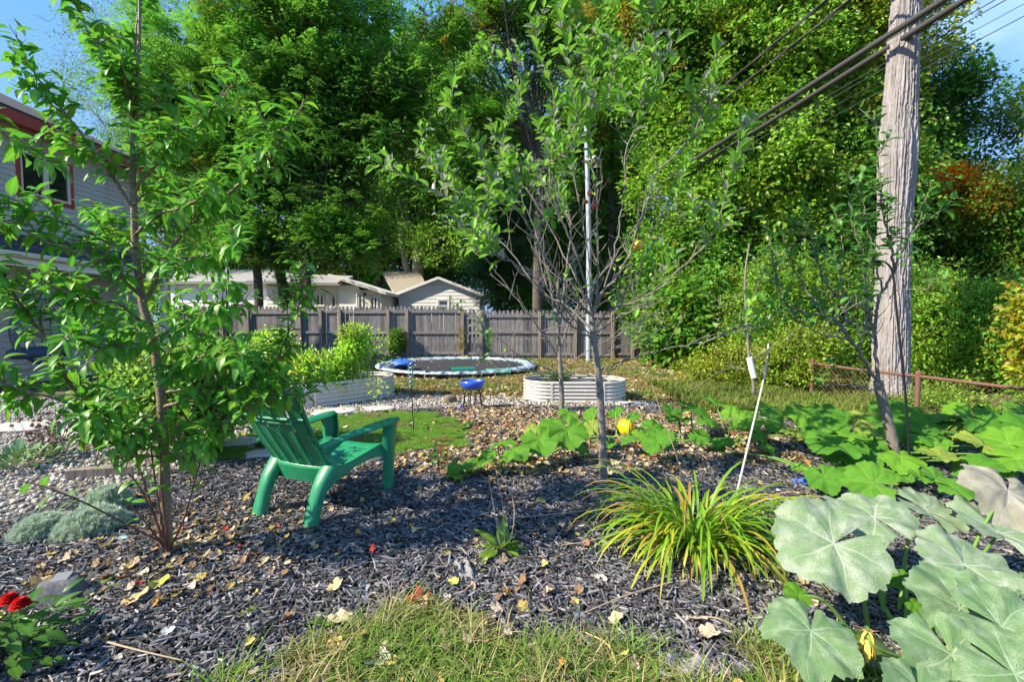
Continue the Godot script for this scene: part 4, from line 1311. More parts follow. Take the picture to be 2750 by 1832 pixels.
# ---------- things in the garden ----------
func trampoline() -> void:
	var t := thing("trampoline", "large round sunken trampoline with a dark mat and torn pale blue edge pads", "trampoline", Vector3(-1.48, 0, -12.0))
	var rr := 2.08
	var h := 0.13
	var ring := []
	for k in 65:
		var an := TAU * k / 64
		ring.append(Vector3(cos(an) * rr, h, sin(an) * rr))
	var b := MB.new()
	b.tube(ring, taper(65, 0.024, 0.024), 8, false)
	part(t, "frame", b.mesh(), M.steel)
	for k in 8:
		var an := TAU * (k + 0.3) / 8
		var l := MB.new()
		l.tube([Vector3(cos(an) * rr, -0.02, sin(an) * rr), Vector3(cos(an) * rr, h - 0.02, sin(an) * rr)], [0.022, 0.022], 8)
		part(t, "leg", l.mesh(), M.steel)
	var m := MB.new()
	m.lathe([Vector2(1.80, h - 0.03), Vector2(1.81, h - 0.02), Vector2(1.80, h - 0.012), Vector2(1.2, h - 0.03), Vector2(0.6, h - 0.045), Vector2(0.01, h - 0.05)], 48)
	part(t, "mat", m.mesh(), mat(0.028, 0.027, 0.032, 0.75))
	var sk := MB.new()
	sk.lathe([Vector2(1.98, 0.0), Vector2(1.99, h - 0.05), Vector2(1.97, h - 0.05), Vector2(1.96, 0.0)], 48)
	part(t, "skirt", sk.mesh(), M.black)
	var sp := MB.new()
	for k in 90:
		var an := TAU * k / 90
		var d := Vector3(cos(an), 0, sin(an))
		sp.tube([d * 1.8 + Vector3(0, h - 0.015, 0), d * (rr - 0.02) + Vector3(0, h - 0.002, 0)], [0.009, 0.009], 4, false)
	var so := part(t, "springs", sp.mesh(), M.steel)
	so.set_meta("kind", "stuff")
	# what is left of the pads: whole on the right and behind, wrinkled strips in front
	var arcs := [[-1.25, 0.95, 1.82, 2.13], [1.05, 1.75, 2.02, 2.11], [1.8, 2.55, 1.98, 2.1], [2.62, 3.5, 1.98, 2.12], [3.56, 4.95, 1.9, 2.11]]
	for a in arcs:
		var n := 40
		var p := PackedVector3Array()
		for j in 5:
			var q := j / 4.0
			for i in n:
				var an: float = lerpf(a[0], a[1], i / (n - 1.0))
				var wr := 0.02 * sin(an * 31.0 + j) + 0.014 * sin(an * 67.0)
				var r: float = lerpf(a[3], a[2], q) + wr
				p.append(Vector3(cos(an) * r, h + 0.025 + (0.022 if j > 0 and j < 4 else -0.03) + 0.5 * wr, sin(an) * r))
		var pb := MB.new()
		pb.grid(p, n, 5)
		part(t, "pad", pb.mesh(), mat(0.30, 0.40, 0.47, 0.65))
	# blue bundle on the trampoline
	var bp := PackedVector3Array()
	for j in 9:
		for i in 16:
			var an := -TAU * i / 16
			var s := j / 8.0
			var r := (0.24 + 0.06 * sin(an * 3 + j)) * sin(PI * (0.08 + 0.9 * s)) + 0.01
			bp.append(Vector3(cos(an) * r * 1.2, 0.24 * s + 0.02 * sin(an * 5.0), sin(an) * r))
	var bb := MB.new()
	bb.grid(bp, 16, 9, true)
	solo("blue_bundle", bb.mesh(), mat(0.03, 0.11, 0.4, 0.5), "crumpled bright blue bundle on the near left edge of the trampoline", "bundle", Transform3D(Basis(), Vector3(-2.75, 0.14, -11.05)))
	# green foam rolls in front
	var rolls := [[Vector3(-1.213, 0, -10.803), 0.36, 0.52, Color(0.015, 0.16, 0.10), "dark green foam roll lying in front of the trampoline"], [Vector3(-0.33, 0, -10.471), 0.1, 0.5, Color(0.05, 0.32, 0.24), "pale sea-green foam roll lying in front of the trampoline"]]
	for q in rolls:
		var f := thing("foam_roll", q[4], "foam roll", q[0] + Vector3(0, 0.1, 0), q[1], "foam rolls by the trampoline")
		var spi := []
		var rad := []
		var fb := MB.new()
		var pp := PackedVector3Array()
		for j in 2:
			for i in 41:
				var an := i * 0.42
				var r := 0.105 - 0.0022 * i
				pp.append(Vector3((j - 0.5) * q[2] * 1.15, sin(an) * r, cos(an) * r))
		fb.grid(pp, 41, 2)
		var c: Color = q[3]
		part(f, "roll", fb.mesh(), mat(c.r, c.g, c.b, 0.6))
	# black pole with a white cord at the left
	var pt := thing("black_pole", "thin black pole with a white cord before the left end of the fence", "pole")
	var pb2 := MB.new()
	pb2.tube([Vector3(-5.85, -0.02, -9.0), Vector3(-5.76, 1.2, -9.0), Vector3(-5.72, 2.6, -9.0)], [0.032, 0.03, 0.028], 8)
	part(pt, "pole", pb2.mesh(), M.black_iron)
	var cb := MB.new()
	cb.tube([Vector3(-5.73, 2.58, -8.96), Vector3(-5.68, 1.3, -8.95), Vector3(-5.66, 0.05, -8.96)], [0.008, 0.008, 0.008], 5)
	part(pt, "cord", cb.mesh(), mat(0.7, 0.72, 0.74, 0.7))


func stadium(hx: float, r: float, n := 14) -> Array:
	var o := []
	for i in n + 1:
		var an := -PI / 2 + PI * i / n
		o.append(Vector2(hx + cos(an) * r, sin(an) * r))
	for i in n + 1:
		var an := PI / 2 + PI * i / n
		o.append(Vector2(-hx + cos(an) * r, sin(an) * r))
	return o


func raised_bed(label: String, at: Vector3, turn: float, hx: float, r: float, h: float) -> Node3D:
	var t := thing("raised_bed", label, "raised bed", at, turn, "corrugated raised garden beds")
	var rows := 40
	var base := stadium(hx, r)
	var p := PackedVector3Array()
	var w := base.size()
	for j in rows + 1:
		var s := float(j) / rows
		var y := h * s
		var o := 0.019 * sin(TAU * s * 5.5 - 0.6)
		for i in w:
			var q: Vector2 = base[w - 1 - i]
			var cx := clampf(q.x, -hx, hx)
			var d := Vector2(q.x - cx, q.y).normalized()
			p.append(Vector3(q.x + d.x * o, y, q.y + d.y * o))
	var b := MB.new()
	b.grid(p, w, rows + 1, true)
	part(t, "wall", b.mesh(), M.galv)
	var rim := []
	for i in w + 1:
		var q: Vector2 = base[i % w]
		rim.append(Vector3(q.x, h + 0.004, q.y))
	var rb := MB.new()
	rb.tube(rim, taper(w + 1, 0.012, 0.012), 6, false)
	part(t, "rim", rb.mesh(), M.galv)
	for x in [-hx, hx]:
		for sg in [-1.0, 1.0]:
			var sb := MB.new()
			sb.box(Vector3(x, h * 0.5, sg * (r + 0.016)), Vector3(0.035, h - 0.02, 0.006))
			part(t, "seam_strip", sb.mesh(), M.galv)
	var sp := PackedVector3Array()
	for j in 4:
		for i in w:
			var q: Vector2 = base[w - 1 - i]
			var k := 1.0 - j / 3.0 * 0.98
			sp.append(Vector3(q.x * k * 0.985, h - 0.07 + 0.02 * sin(i * 2.1 + j), q.y * k * 0.97))
	var so := MB.new()
	so.grid(sp, w, 4, true)
	part(t, "soil", so.mesh(), M.soil)
	return t


func leafy_plant(called: String, label: String, at: Vector3, stems: Array, kinds: Array, spots: Array, category := "plant", group := "") -> Node3D:
	var t := thing(called, label, category, at, 0.0, group)
	for s in stems:
		var b := MB.new()
		var sp := smooth_path(s, 3)
		b.tube(sp, taper(sp.size(), 0.011, 0.004), 5, false)
		part(t, "stem", b.mesh(), M.stem_green)
	hang_crown(t, spots, kinds, "foliage")
	return t


func raised_beds() -> void:
	M.stem_green = mat(0.11, 0.19, 0.05, 0.6)
	raised_bed("empty-looking silver corrugated raised bed with a low green tuft, behind the bare apple trees", Vector3(1.07, 0, -7.58), -0.02, 0.42, 0.44, 0.33)
	raised_bed("silver corrugated raised bed overflowing with pepper plants, left of the birdbath", Vector3(-2.95, 0, -7.42), 0.80, 0.55, 0.46, 0.36)
	var tuft := crown_spots(Vector3(0, 0.1, 0), Vector3(0.3, 0.08, 0.22), 7, 24, 0.6, Color(0.06, 0.16, 0.03), -0.6)
	leafy_plant("herb_plant", "low dark green herb tuft growing in the right raised bed", Vector3(0.78, 0.26, -7.6), [[Vector3(0, 0, 0), Vector3(0.05, 0.1, 0)]], ["tiny"], tuft)
	var lime := Color(0.24, 0.42, 0.045)
	var yel := Color(0.36, 0.34, 0.06)
	var spots := [[], [], []]
	for q in [[Vector3(0.28, 0.36, -0.1), Vector3(0.38, 0.34, 0.34), 13, 40, 0.85], [Vector3(-0.35, 0.18, 0.1), Vector3(0.45, 0.22, 0.36), 10, 34, 0.85], [Vector3(0.15, 0.68, -0.1), Vector3(0.18, 0.16, 0.16), 5, 16, 0.8], [Vector3(0.3, -0.02, 0.32), Vector3(0.42, 0.16, 0.1), 7, 12, 0.75]]:
		var s := crown_spots(q[0], q[1], q[2], q[3], q[4], lime, -0.2, 0.14, yel)
		spots[0].append_array(s[0])
		spots[1].append_array(s[1])
	var st := []
	for k in 9:
		var o := Vector3(R(-0.5, 0.5), 0, R(-0.25, 0.25))
		st.append([o, o + Vector3(R(-0.1, 0.1), 0.3, R(-0.1, 0.1)), o + Vector3(R(-0.15, 0.15), R(0.4, 0.75), R(-0.15, 0.15))])
	leafy_plant("pepper_plants", "bushy yellow-green pepper plants spilling over the left raised bed", Vector3(-2.78, 0.36, -7.36), st, ["small2", "small"], spots)
	var s2 := crown_spots(Vector3(0, 0.62, 0), Vector3(0.42, 0.5, 0.36), 14, 40, 0.85, Color(0.26, 0.44, 0.045), -0.2, 0.1, yel)
	leafy_plant("tomato_plant", "bright lime-green leafy plant standing left of the pepper bed", Vector3(-4.3, 0, -7.9), [[Vector3(0, 0, 0), Vector3(0.05, 0.5, 0), Vector3(0, 1.1, 0)], [Vector3(0.1, 0, 0), Vector3(0.2, 0.5, 0.1), Vector3(0.3, 0.9, 0)]], ["small", "small2"], s2)
	# bushy many-stemmed shrub behind the sapling
	var s3 := crown_spots(Vector3(0, 0.66, 0), Vector3(0.85, 0.42, 0.5), 24, 46, 0.85, Color(0.14, 0.27, 0.045), -0.22, 0.1, Color(0.24, 0.24, 0.04))
	var sb := thing("garden_shrub", "fine-leaved shrub on many brown stems behind the cherry sapling", "shrub", Vector3(-3.05, 0, -4.35))
	for k in 16:
		var a := R(0, TAU)
		var e := Vector3(cos(a) * R(0.3, 0.75), R(0.5, 0.95), sin(a) * R(0.2, 0.45))
		var b := MB.new()
		var pth := smooth_path([Vector3(cos(a) * 0.06, -0.01, sin(a) * 0.06), e * 0.5 + Vector3(0, 0.1, 0), e], 3)
		b.tube(pth, taper(pth.size(), 0.009, 0.004), 5, false)
		part(sb, "stem", b.mesh(), M.bark_sap)
	hang_crown(sb, s3, ["small", "small2"], "foliage")


# ---------- the green chair ----------
func panel(b: MB, p: PackedVector3Array, w: int, h: int, thick: float, skip := {}) -> void:
	# a moulded sheet: both faces and the edges round it and round its slots
	var f := PackedVector3Array()
	var nn := PackedVector3Array()
	nn.resize(p.size())
	for j in h - 1:
		for i in w - 1:
			var a := j * w + i
			var q := (p[a + w + 1] - p[a]).cross(p[a + w] - p[a + 1])
			for k in [a, a + 1, a + w, a + w + 1]:
				nn[k] += q
	for k in p.size():
		f.append(p[k] - nn[k].normalized() * thick)
	b.grid(p, w, h, false, PackedColorArray(), PackedVector2Array(), skip)
	var rev := PackedVector3Array()
	var sk := {}
	for j in h:
		for i in w:
			rev.append(f[j * w + (w - 1 - i)])
	for q in skip:
		sk[Vector2i(w - 2 - q.x, q.y)] = true
	b.grid(rev, w, h, false, PackedColorArray(), PackedVector2Array(), sk)
	for j in h - 1:
		for i in w - 1:
			if skip.has(Vector2i(i, j)):
				continue
			var a := j * w + i
			var sides := [[Vector2i(i, j - 1), a, a + 1], [Vector2i(i + 1, j), a + 1, a + w + 1], [Vector2i(i, j + 1), a + w + 1, a + w], [Vector2i(i - 1, j), a + w, a]]
			for s in sides:
				var o: Vector2i = s[0]
				if o.x < 0 or o.y < 0 or o.x >= w - 1 or o.y >= h - 1 or skip.has(o):
					b.quad(f[s[1]], f[s[2]], p[s[2]], p[s[1]])


func grid_of(w: int, h: int, at: Callable) -> PackedVector3Array:
	var p := PackedVector3Array()
	for j in h:
		for i in w:
			p.append(at.call(i / (w - 1.0), j / (h - 1.0)))
	return p


func garden_chair() -> void:
	# own axes: x to the sitter's right, y up, the chair looks along -z
	var t := thing("garden_chair", "green plastic slatted garden chair turned away from view on the dark mulch", "chair", Vector3(-1.375, 0.012, -3.25), deg_to_rad(-22.0))
	var g: Material = M.green_plastic
	# seat, with its short slots
	var seat_at := func(u: float, v: float) -> Vector3:
		var z := lerpf(0.24, -0.30, v)
		var y := lerpf(0.265, 0.375, v) - 0.022 * sin(PI * v) + 0.018 * pow(absf(u * 2 - 1), 2.5)
		if v > 0.86:
			y -= 0.9 * pow(v - 0.86, 2)
		return Vector3((u - 0.5) * lerpf(0.47, 0.55, v), y, z)
	var skip := {}
	for row in [3, 7, 11, 15]:
		for i in range(3, 10):
			skip[Vector2i(i, row)] = true
		for i in range(13, 20):
			skip[Vector2i(i, row)] = true
	# rows of unequal depth: slot rows are thin
	var vs := [0.0]
	var acc := 0.0
	for j in 19:
		acc += 0.3 if j in [3, 7, 11, 15] else 1.0
		vs.append(acc)
	var sp := PackedVector3Array()
	for j in 20:
		for i in 24:
			sp.append(seat_at.call(i / 23.0, vs[j] / acc))
	var b := MB.new()
	panel(b, sp, 24, 20, 0.012, skip)
	part(t, "seat", b.mesh(), g)
	# back: five fanned slats on two cross ribs
	var lo := Vector3(0, 0.30, 0.22)
	var hi := Vector3(0, 1.03, 0.60)
	var curve := func(x: float) -> float: return -0.55 * x * x       # wraps forward at the sides
	for k in 5:
		var c := k - 2
		var sl := grid_of(5, 12, func(u: float, v: float) -> Vector3:
			var top := 1.0 - 0.075 * absf(c) - 0.06 * pow(absf(u - 0.5 + 0.22 * c), 2)
			var s := v * top
			var half := lerpf(0.036, 0.048, s)
			var x := c * lerpf(0.094, 0.117, s) + (u - 0.5) * 2 * half
			var q := lo.lerp(hi, s)
			q.z += 0.03 * sin(PI * s) + curve.call(x) + 0.006 * pow(u * 2 - 1, 2)
			return Vector3(x, q.y, q.z))
		var sb := MB.new()
		# the slat's front looks at -z
		var mir := PackedVector3Array()
		for j in 12:
			for i in 5:
				mir.append(sl[j * 5 + 4 - i])
		panel(sb, mir, 5, 12, 0.011)
		part(t, "back_slat", sb.mesh(), g)
	for y in [0.05, 0.52, 0.56]:
		var s: float = y
		var rb := MB.new()
		var path := []
		for i in 13:
			var x := (i / 12.0 - 0.5) * 2 * lerpf(0.225, 0.285, s)
			var q := lo.lerp(hi, s)
			path.append(Vector3(x, q.y, q.z + 0.03 * sin(PI * s) + curve.call(x) + 0.014))
		rb.tube(path, taper(13, 0.011 if s > 0.1 else 0.018, 0.011 if s > 0.1 else 0.018), 6)
		part(t, "cross_rib", rb.mesh(), g)
	# stiles that frame the back and run down into the seat
	for sg in [-1.0, 1.0]:
		var st := MB.new()
		var pth := []
		for j in 9:
			var s := j / 8.0 * 0.8
			var q := lo.lerp(hi, s)
			var x: float = sg * lerpf(0.236, 0.295, s)
			pth.append(Vector3(x, q.y, q.z + 0.03 * sin(PI * s) + curve.call(x) + 0.006))
		st.tube(pth, taper(9, 0.016, 0.01), 6)
		part(t, "back_frame", st.mesh(), g)
	# rear apron below the back
	var ap := grid_of(9, 5, func(u: float, v: float) -> Vector3: return Vector3((u - 0.5) * 0.50, lerpf(0.215 + 0.02 * sin(PI * u), 0.335, v), 0.262 - 0.05 * pow(u * 2 - 1, 2) + 0.03 * v))
	var ab := MB.new()
	panel(ab, ap, 9, 5, 0.01)
	part(t, "rear_apron", ab.mesh(), g)
	for sg in [-1.0, 1.0]:
		# side rail: an arch from the front leg over to the rear leg
		var side := grid_of(15, 4, func(u: float, v: float) -> Vector3:
			var z := lerpf(0.30, -0.33, u)
			var top := lerpf(0.285, 0.385, u)
			var low := top - 0.055 - 0.075 * pow(absf(u * 2 - 1), 2.4)
			return Vector3(sg * (lerpf(0.238, 0.278, u) + 0.012 * (1 - v)), lerpf(low, top, v), z))
		if sg < 0:
			var mm := PackedVector3Array()
			for j in 4:
				for i in 15:
					mm.append(side[j * 15 + 14 - i])
			side = mm
		var mb := MB.new()
		var ms := PackedVector3Array()
		for j in 4:
			for i in 15:
				ms.append(side[j * 15 + i])
		panel(mb, ms, 15, 4, 0.012)
		part(t, "side_rail", mb.mesh(), g)
		# rear leg: a channel that slants back, its open side to the rear
		leg_channel(t, "leg", [Vector3(sg * 0.238, 0.36, 0.20), Vector3(sg * 0.236, 0.25, 0.29), Vector3(sg * 0.232, 0.12, 0.345), Vector3(sg * 0.23, 0.0, 0.385)], [0.11, 0.085, 0.07, 0.085], Vector3(0, -0.25, -1), 0.045, g)
		# front leg: comes down from the arm
		leg_channel(t, "leg", [Vector3(sg * 0.315, 0.545, -0.345), Vector3(sg * 0.30, 0.40, -0.345), Vector3(sg * 0.298, 0.22, -0.335), Vector3(sg * 0.30, 0.0, -0.325)], [0.125, 0.11, 0.07, 0.045], Vector3(-sg, 0, 0.15), 0.05, g)
		# arm
		var arm := grid_of(6, 12, func(u: float, v: float) -> Vector3:
			var z := lerpf(0.33, -0.41, v)
			var wd := lerpf(0.075, 0.125, smoothstep(0.1, 0.7, v))
			if v > 0.9:
				wd *= 1.0 - 2.4 * pow(v - 0.9, 1.5) * 6.0
			var y := 0.552 + 0.012 * v - 0.035 * pow(1 - v, 3) - 0.018 * pow(absf(u * 2 - 1), 4)
			return Vector3(sg * (lerpf(0.272, 0.325, v)) + (u - 0.5) * wd, y, z))
		var am := MB.new()
		panel(am, arm, 6, 12, 0.014)
		part(t, "arm", am.mesh(), g)
		var sup := MB.new()
		sup.tube(smooth_path([Vector3(sg * 0.255, 0.47, 0.255), Vector3(sg * 0.28, 0.50, 0.2), Vector3(sg * 0.29, 0.535, 0.06)], 3), taper(7, 0.03, 0.012), 8)
		part(t, "arm_bracket", sup.mesh(), g)


func leg_channel(t: Node3D, called: String, path: Array, widths: Array, face: Vector3, deep: float, m: Material) -> void:
	var sp := smooth_path(path, 4)
	var n := sp.size()
	var p := PackedVector3Array()
	for j in n:
		var s := float(j) / (n - 1) * (widths.size() - 1)
		var k := mini(int(s), widths.size() - 2)
		var w: float = lerpf(widths[k], widths[k + 1], s - k)
		var tg: Vector3 = (sp[mini(j + 1, n - 1)] - sp[maxi(j - 1, 0)]).normalized()
		var f := (face - tg * face.dot(tg)).normalized()
		var sd := tg.cross(f)
		# U section open along f
		for q in [[-0.5, 1.0], [-0.47, 0.3], [-0.36, 0.0], [0.0, -0.06], [0.36, 0.0], [0.47, 0.3], [0.5, 1.0]]:
			p.append(sp[j] + sd * q[0] * w + f * (q[1] * deep - deep * 0.5))
	var b := MB.new()
	panel(b, p, 7, n, 0.011)
	part(t, called, b.mesh(), m)


func bird_bath() -> void:
	var t := thing("bird_bath", "glazed cobalt-blue bowl on a curved black wire stand", "bird bath", Vector3(-0.59, 0, -6.62))
	var b := MB.new()
	b.lathe([Vector2(0.005, 0.315), Vector2(0.10, 0.315), Vector2(0.15, 0.33), Vector2(0.183, 0.375), Vector2(0.187, 0.415), Vector2(0.178, 0.437), Vector2(0.17, 0.44), Vector2(0.165, 0.43), Vector2(0.15, 0.40), Vector2(0.10, 0.375), Vector2(0.005, 0.37)], 40)
	part(t, "bowl", b.mesh(), M.blue_glaze)
	var w := MB.new()
	w.lathe([Vector2(0.145, 0.391), Vector2(0.002, 0.392)], 32)
	var wm := mat(0.02, 0.12, 0.5, 0.05)
	part(t, "water", w.mesh(), wm)
	for k in 4:
		var a := TAU * k / 4 + 0.3
		var a2 := a + 0.95
		var q := MB.new()
		var pth := []
		for j in 17:
			var s := j / 16.0
			var an := lerpf(a, a2, 0.5 - 0.5 * cos(PI * s))
			var y := 0.30 * pow(sin(PI * s), 0.6)
			pth.append(Vector3(cos(an) * (0.145 - 0.03 * sin(PI * s)), y, sin(an) * (0.145 - 0.03 * sin(PI * s))))
		q.tube(pth, taper(17, 0.006, 0.006), 6)
		var s2 := []
		for j in 9:
			var s := j / 8.0
			s2.append(Vector3(cos(a + 1.25 + 0.2 * sin(s * PI)) * (0.15 - 0.03 * sin(PI * s)), 0.315 * s, sin(a + 1.25 + 0.2 * sin(s * PI)) * (0.15 - 0.03 * sin(PI * s))))
		q.tube(s2, taper(9, 0.006, 0.006), 6)
		part(t, "wire_leg", q.mesh(), M.black_iron)
	var rg := MB.new()
	var ring := []
	for k in 25:
		ring.append(Vector3(cos(TAU * k / 24) * 0.13, 0.31, sin(TAU * k / 24) * 0.13))
	rg.tube(ring, taper(25, 0.006, 0.006), 6, false)
	part(t, "wire_ring", rg.mesh(), M.black_iron)

# ---------- fruit trees ----------
# leaves along a shoot: [transform, length] rows are added to list
func shoot_leaves(list: Array, p: Array, from: float, gap: float, l: float, lift: float, droop: float, odds := 1.0) -> void:
	var total := 0.0
	for i in p.size() - 1:
		total += p[i].distance_to(p[i + 1])
	var next := total * from
	var run := 0.0
	var turn := R(0, TAU)
	for i in p.size() - 1:
		var seg: float = p[i].distance_to(p[i + 1])
		while next <= run + seg:
			var at: Vector3 = p[i].lerp(p[i + 1], (next - run) / maxf(seg, 1e-5))
			var tg: Vector3 = (p[i + 1] - p[i]).normalized()
			turn += 2.4 + R(-0.4, 0.4)
			next += gap * R(0.7, 1.3)
			if R(0, 1) > odds:
				continue
			var nx := tg.cross(Vector3.UP if absf(tg.y) < 0.95 else Vector3.RIGHT).normalized()
			var side := nx * cos(turn) + tg.cross(nx) * sin(turn)
			var dir := (side + tg * R(0.3, 0.8) + Vector3(0, lift - droop * R(0.3, 1.2), 0)).normalized()
			var up := (Vector3(R(-0.4, 0.4), 1, R(-0.4, 0.4)) + tg * 0.3).normalized()
			var s := l * R(0.65, 1.2) * (0.75 + 0.25 * minf(1.0, (total - next + gap * 3) / (gap * 5) if total > next else 0.6))
			list.append([Transform3D(along(dir, up).scaled_local(Vector3(s, s, s)), at + dir * 0.012), s])
		run += seg


# leaves that show largest become parts, the rest one mass
func hang_leaves(t: Node3D, list: Array, leaves: Array, most := 290) -> void:
	var rows := []
	for q in list:
		var w: Vector3 = q[0].origin + t.position
		rows.append([q[1] / maxf(0.3, w.distance_to(EYE)), q[0]])
	rows.sort_custom(func(a, b): return a[0] > b[0])
	for i in mini(most, rows.size()):
		part(t, "leaf", leaves[rng.randi() % leaves.size()], M.leaf_near, rows[i][1])
	if rows.size() > most:
		var n := 4
		for k in n:
			var w := []
			var c := []
			for i in range(most + k, rows.size(), n):
				w.append(rows[i][1])
				var g := R(0.85, 1.15)
				c.append(Color(g, g, g))
			many(t, "foliage", leaves[(k * 2 + 1) % leaves.size()], M.leaf_near, w, c)


func twig_off(b: MB, p: Array, s: float, l: float, r: float, rise: float, spread := 1.0) -> Array:
	var i := clampi(int(s * (p.size() - 1)), 0, p.size() - 2)
	var tg: Vector3 = (p[i + 1] - p[i]).normalized()
	var o: Vector3 = p[i].lerp(p[i + 1], R(0, 1))
	var side := (rv() * spread + tg * 0.6 + Vector3(0, rise, 0)).normalized()
	var e := o + side * l
	var mid := o.lerp(e, 0.5) + rv() * l * 0.07 - Vector3(0, rise * l * 0.08, 0)
	var q := smooth_path([o, mid, e], 3)
	b.tube(q, taper(q.size(), r, r * 0.4), 4, false)
	return q


# limbs: rows of [points, base radius]
func fruit_tree(called: String, label: String, category: String, trunk: Array, r0: float, r1: float, limbs: Array, bark: Material, o: Dictionary) -> Node3D:
	var base: Vector3 = trunk[0]
	var t := thing(called, label, category, base)
	var loc := func(a: Array) -> Array: return a.map(func(q): return q - base)
	var tp := smooth_path(loc.call(trunk), 5)
	var b := MB.new()
	var rad := taper(tp.size(), r0, r1, 0.9)
	rad[0] = r0 * 1.18
	for i in rad.size():
		rad[i] *= 1.0 + 0.07 * sin(i * 2.7)
	b.tube(tp, rad, 12)
	part(t, "trunk", b.mesh(), bark)
	var list := []
	for row in limbs:
		var lb := MB.new()
		var lp := smooth_path(loc.call(row[0]), 5)
		for i in range(1, lp.size() - 1):
			lp[i] += rv() * o.get("wobble", 0.012)
		var r: float = row[1] * o.get("thin", 1.0)
		lb.tube(lp, taper(lp.size(), r, maxf(0.0025, r * 0.22), 0.8), 7, false)
		var total := 0.0
		for i in lp.size() - 1:
			total += lp[i].distance_to(lp[i + 1])
		var leafy: float = row[2] if row.size() > 2 else o.leaf_from
		shoot_leaves(list, lp, maxf(leafy, 0.05), o.gap, o.leaf, o.lift, o.droop)
		var n := int(total * o.twigs)
		for k in n:
			var s := R(o.get("twig_from", 0.08), 0.97)
			var tl: float = R(o.twig_len * 0.35, o.twig_len) * (1.15 - 0.5 * s)
			var q := twig_off(lb, lp, s, tl, minf(0.006, r * 0.4), o.rise)
			var leaf_here: bool = s > leafy - 0.08
			if leaf_here:
				shoot_leaves(list, q, 0.12, o.gap * 0.9, o.leaf * 0.92, o.lift, o.droop)
			elif R(0, 1) < o.get("low_leaf", 0.1):
				shoot_leaves(list, q, 0.6, o.gap, o.leaf * 0.8, o.lift, o.droop, 0.7)
			for m in int(R(0, o.get("subs", 2.0) + 0.99)):
				var q2 := twig_off(lb, q, R(0.3, 0.95), tl * R(0.3, 0.6), 0.0028, o.rise)
				if leaf_here and R(0, 1) < 0.8:
					shoot_leaves(list, q2, 0.15, o.gap * 0.9, o.leaf * 0.85, o.lift, o.droop)
		part(t, "branch", lb.mesh(), bark if r > 0.008 or not o.has("twig_mat") else o.twig_mat)
	hang_leaves(t, list, leaf_sets[o.leaves], o.get("most", 290))
	return t


func apple(label: String, at: Vector3, r: float, m: Material) -> void:
	var t := thing("apple", label, "apple", at, R(0, 6), "apples on the bare apple tree")
	var b := MB.new()
	var pr := []
	for j in 11:
		var s := j / 10.0
		pr.append(Vector2(maxf(0.002, sin(PI * s) * r * (1.0 + 0.08 * cos(PI * s))), -cos(PI * s) * r * 0.9 - 0.12 * r * exp(-pow(s - 1.0, 2) * 60)))
	b.lathe(pr, 16)
	part(t, "fruit", b.mesh(), m)
	var sb := MB.new()
	sb.tube([Vector3(0, r * 0.75, 0), Vector3(0.004, r * 1.35, 0.002)], [0.0018, 0.0018], 5)
	part(t, "stalk", sb.mesh(), M.twig_dry)


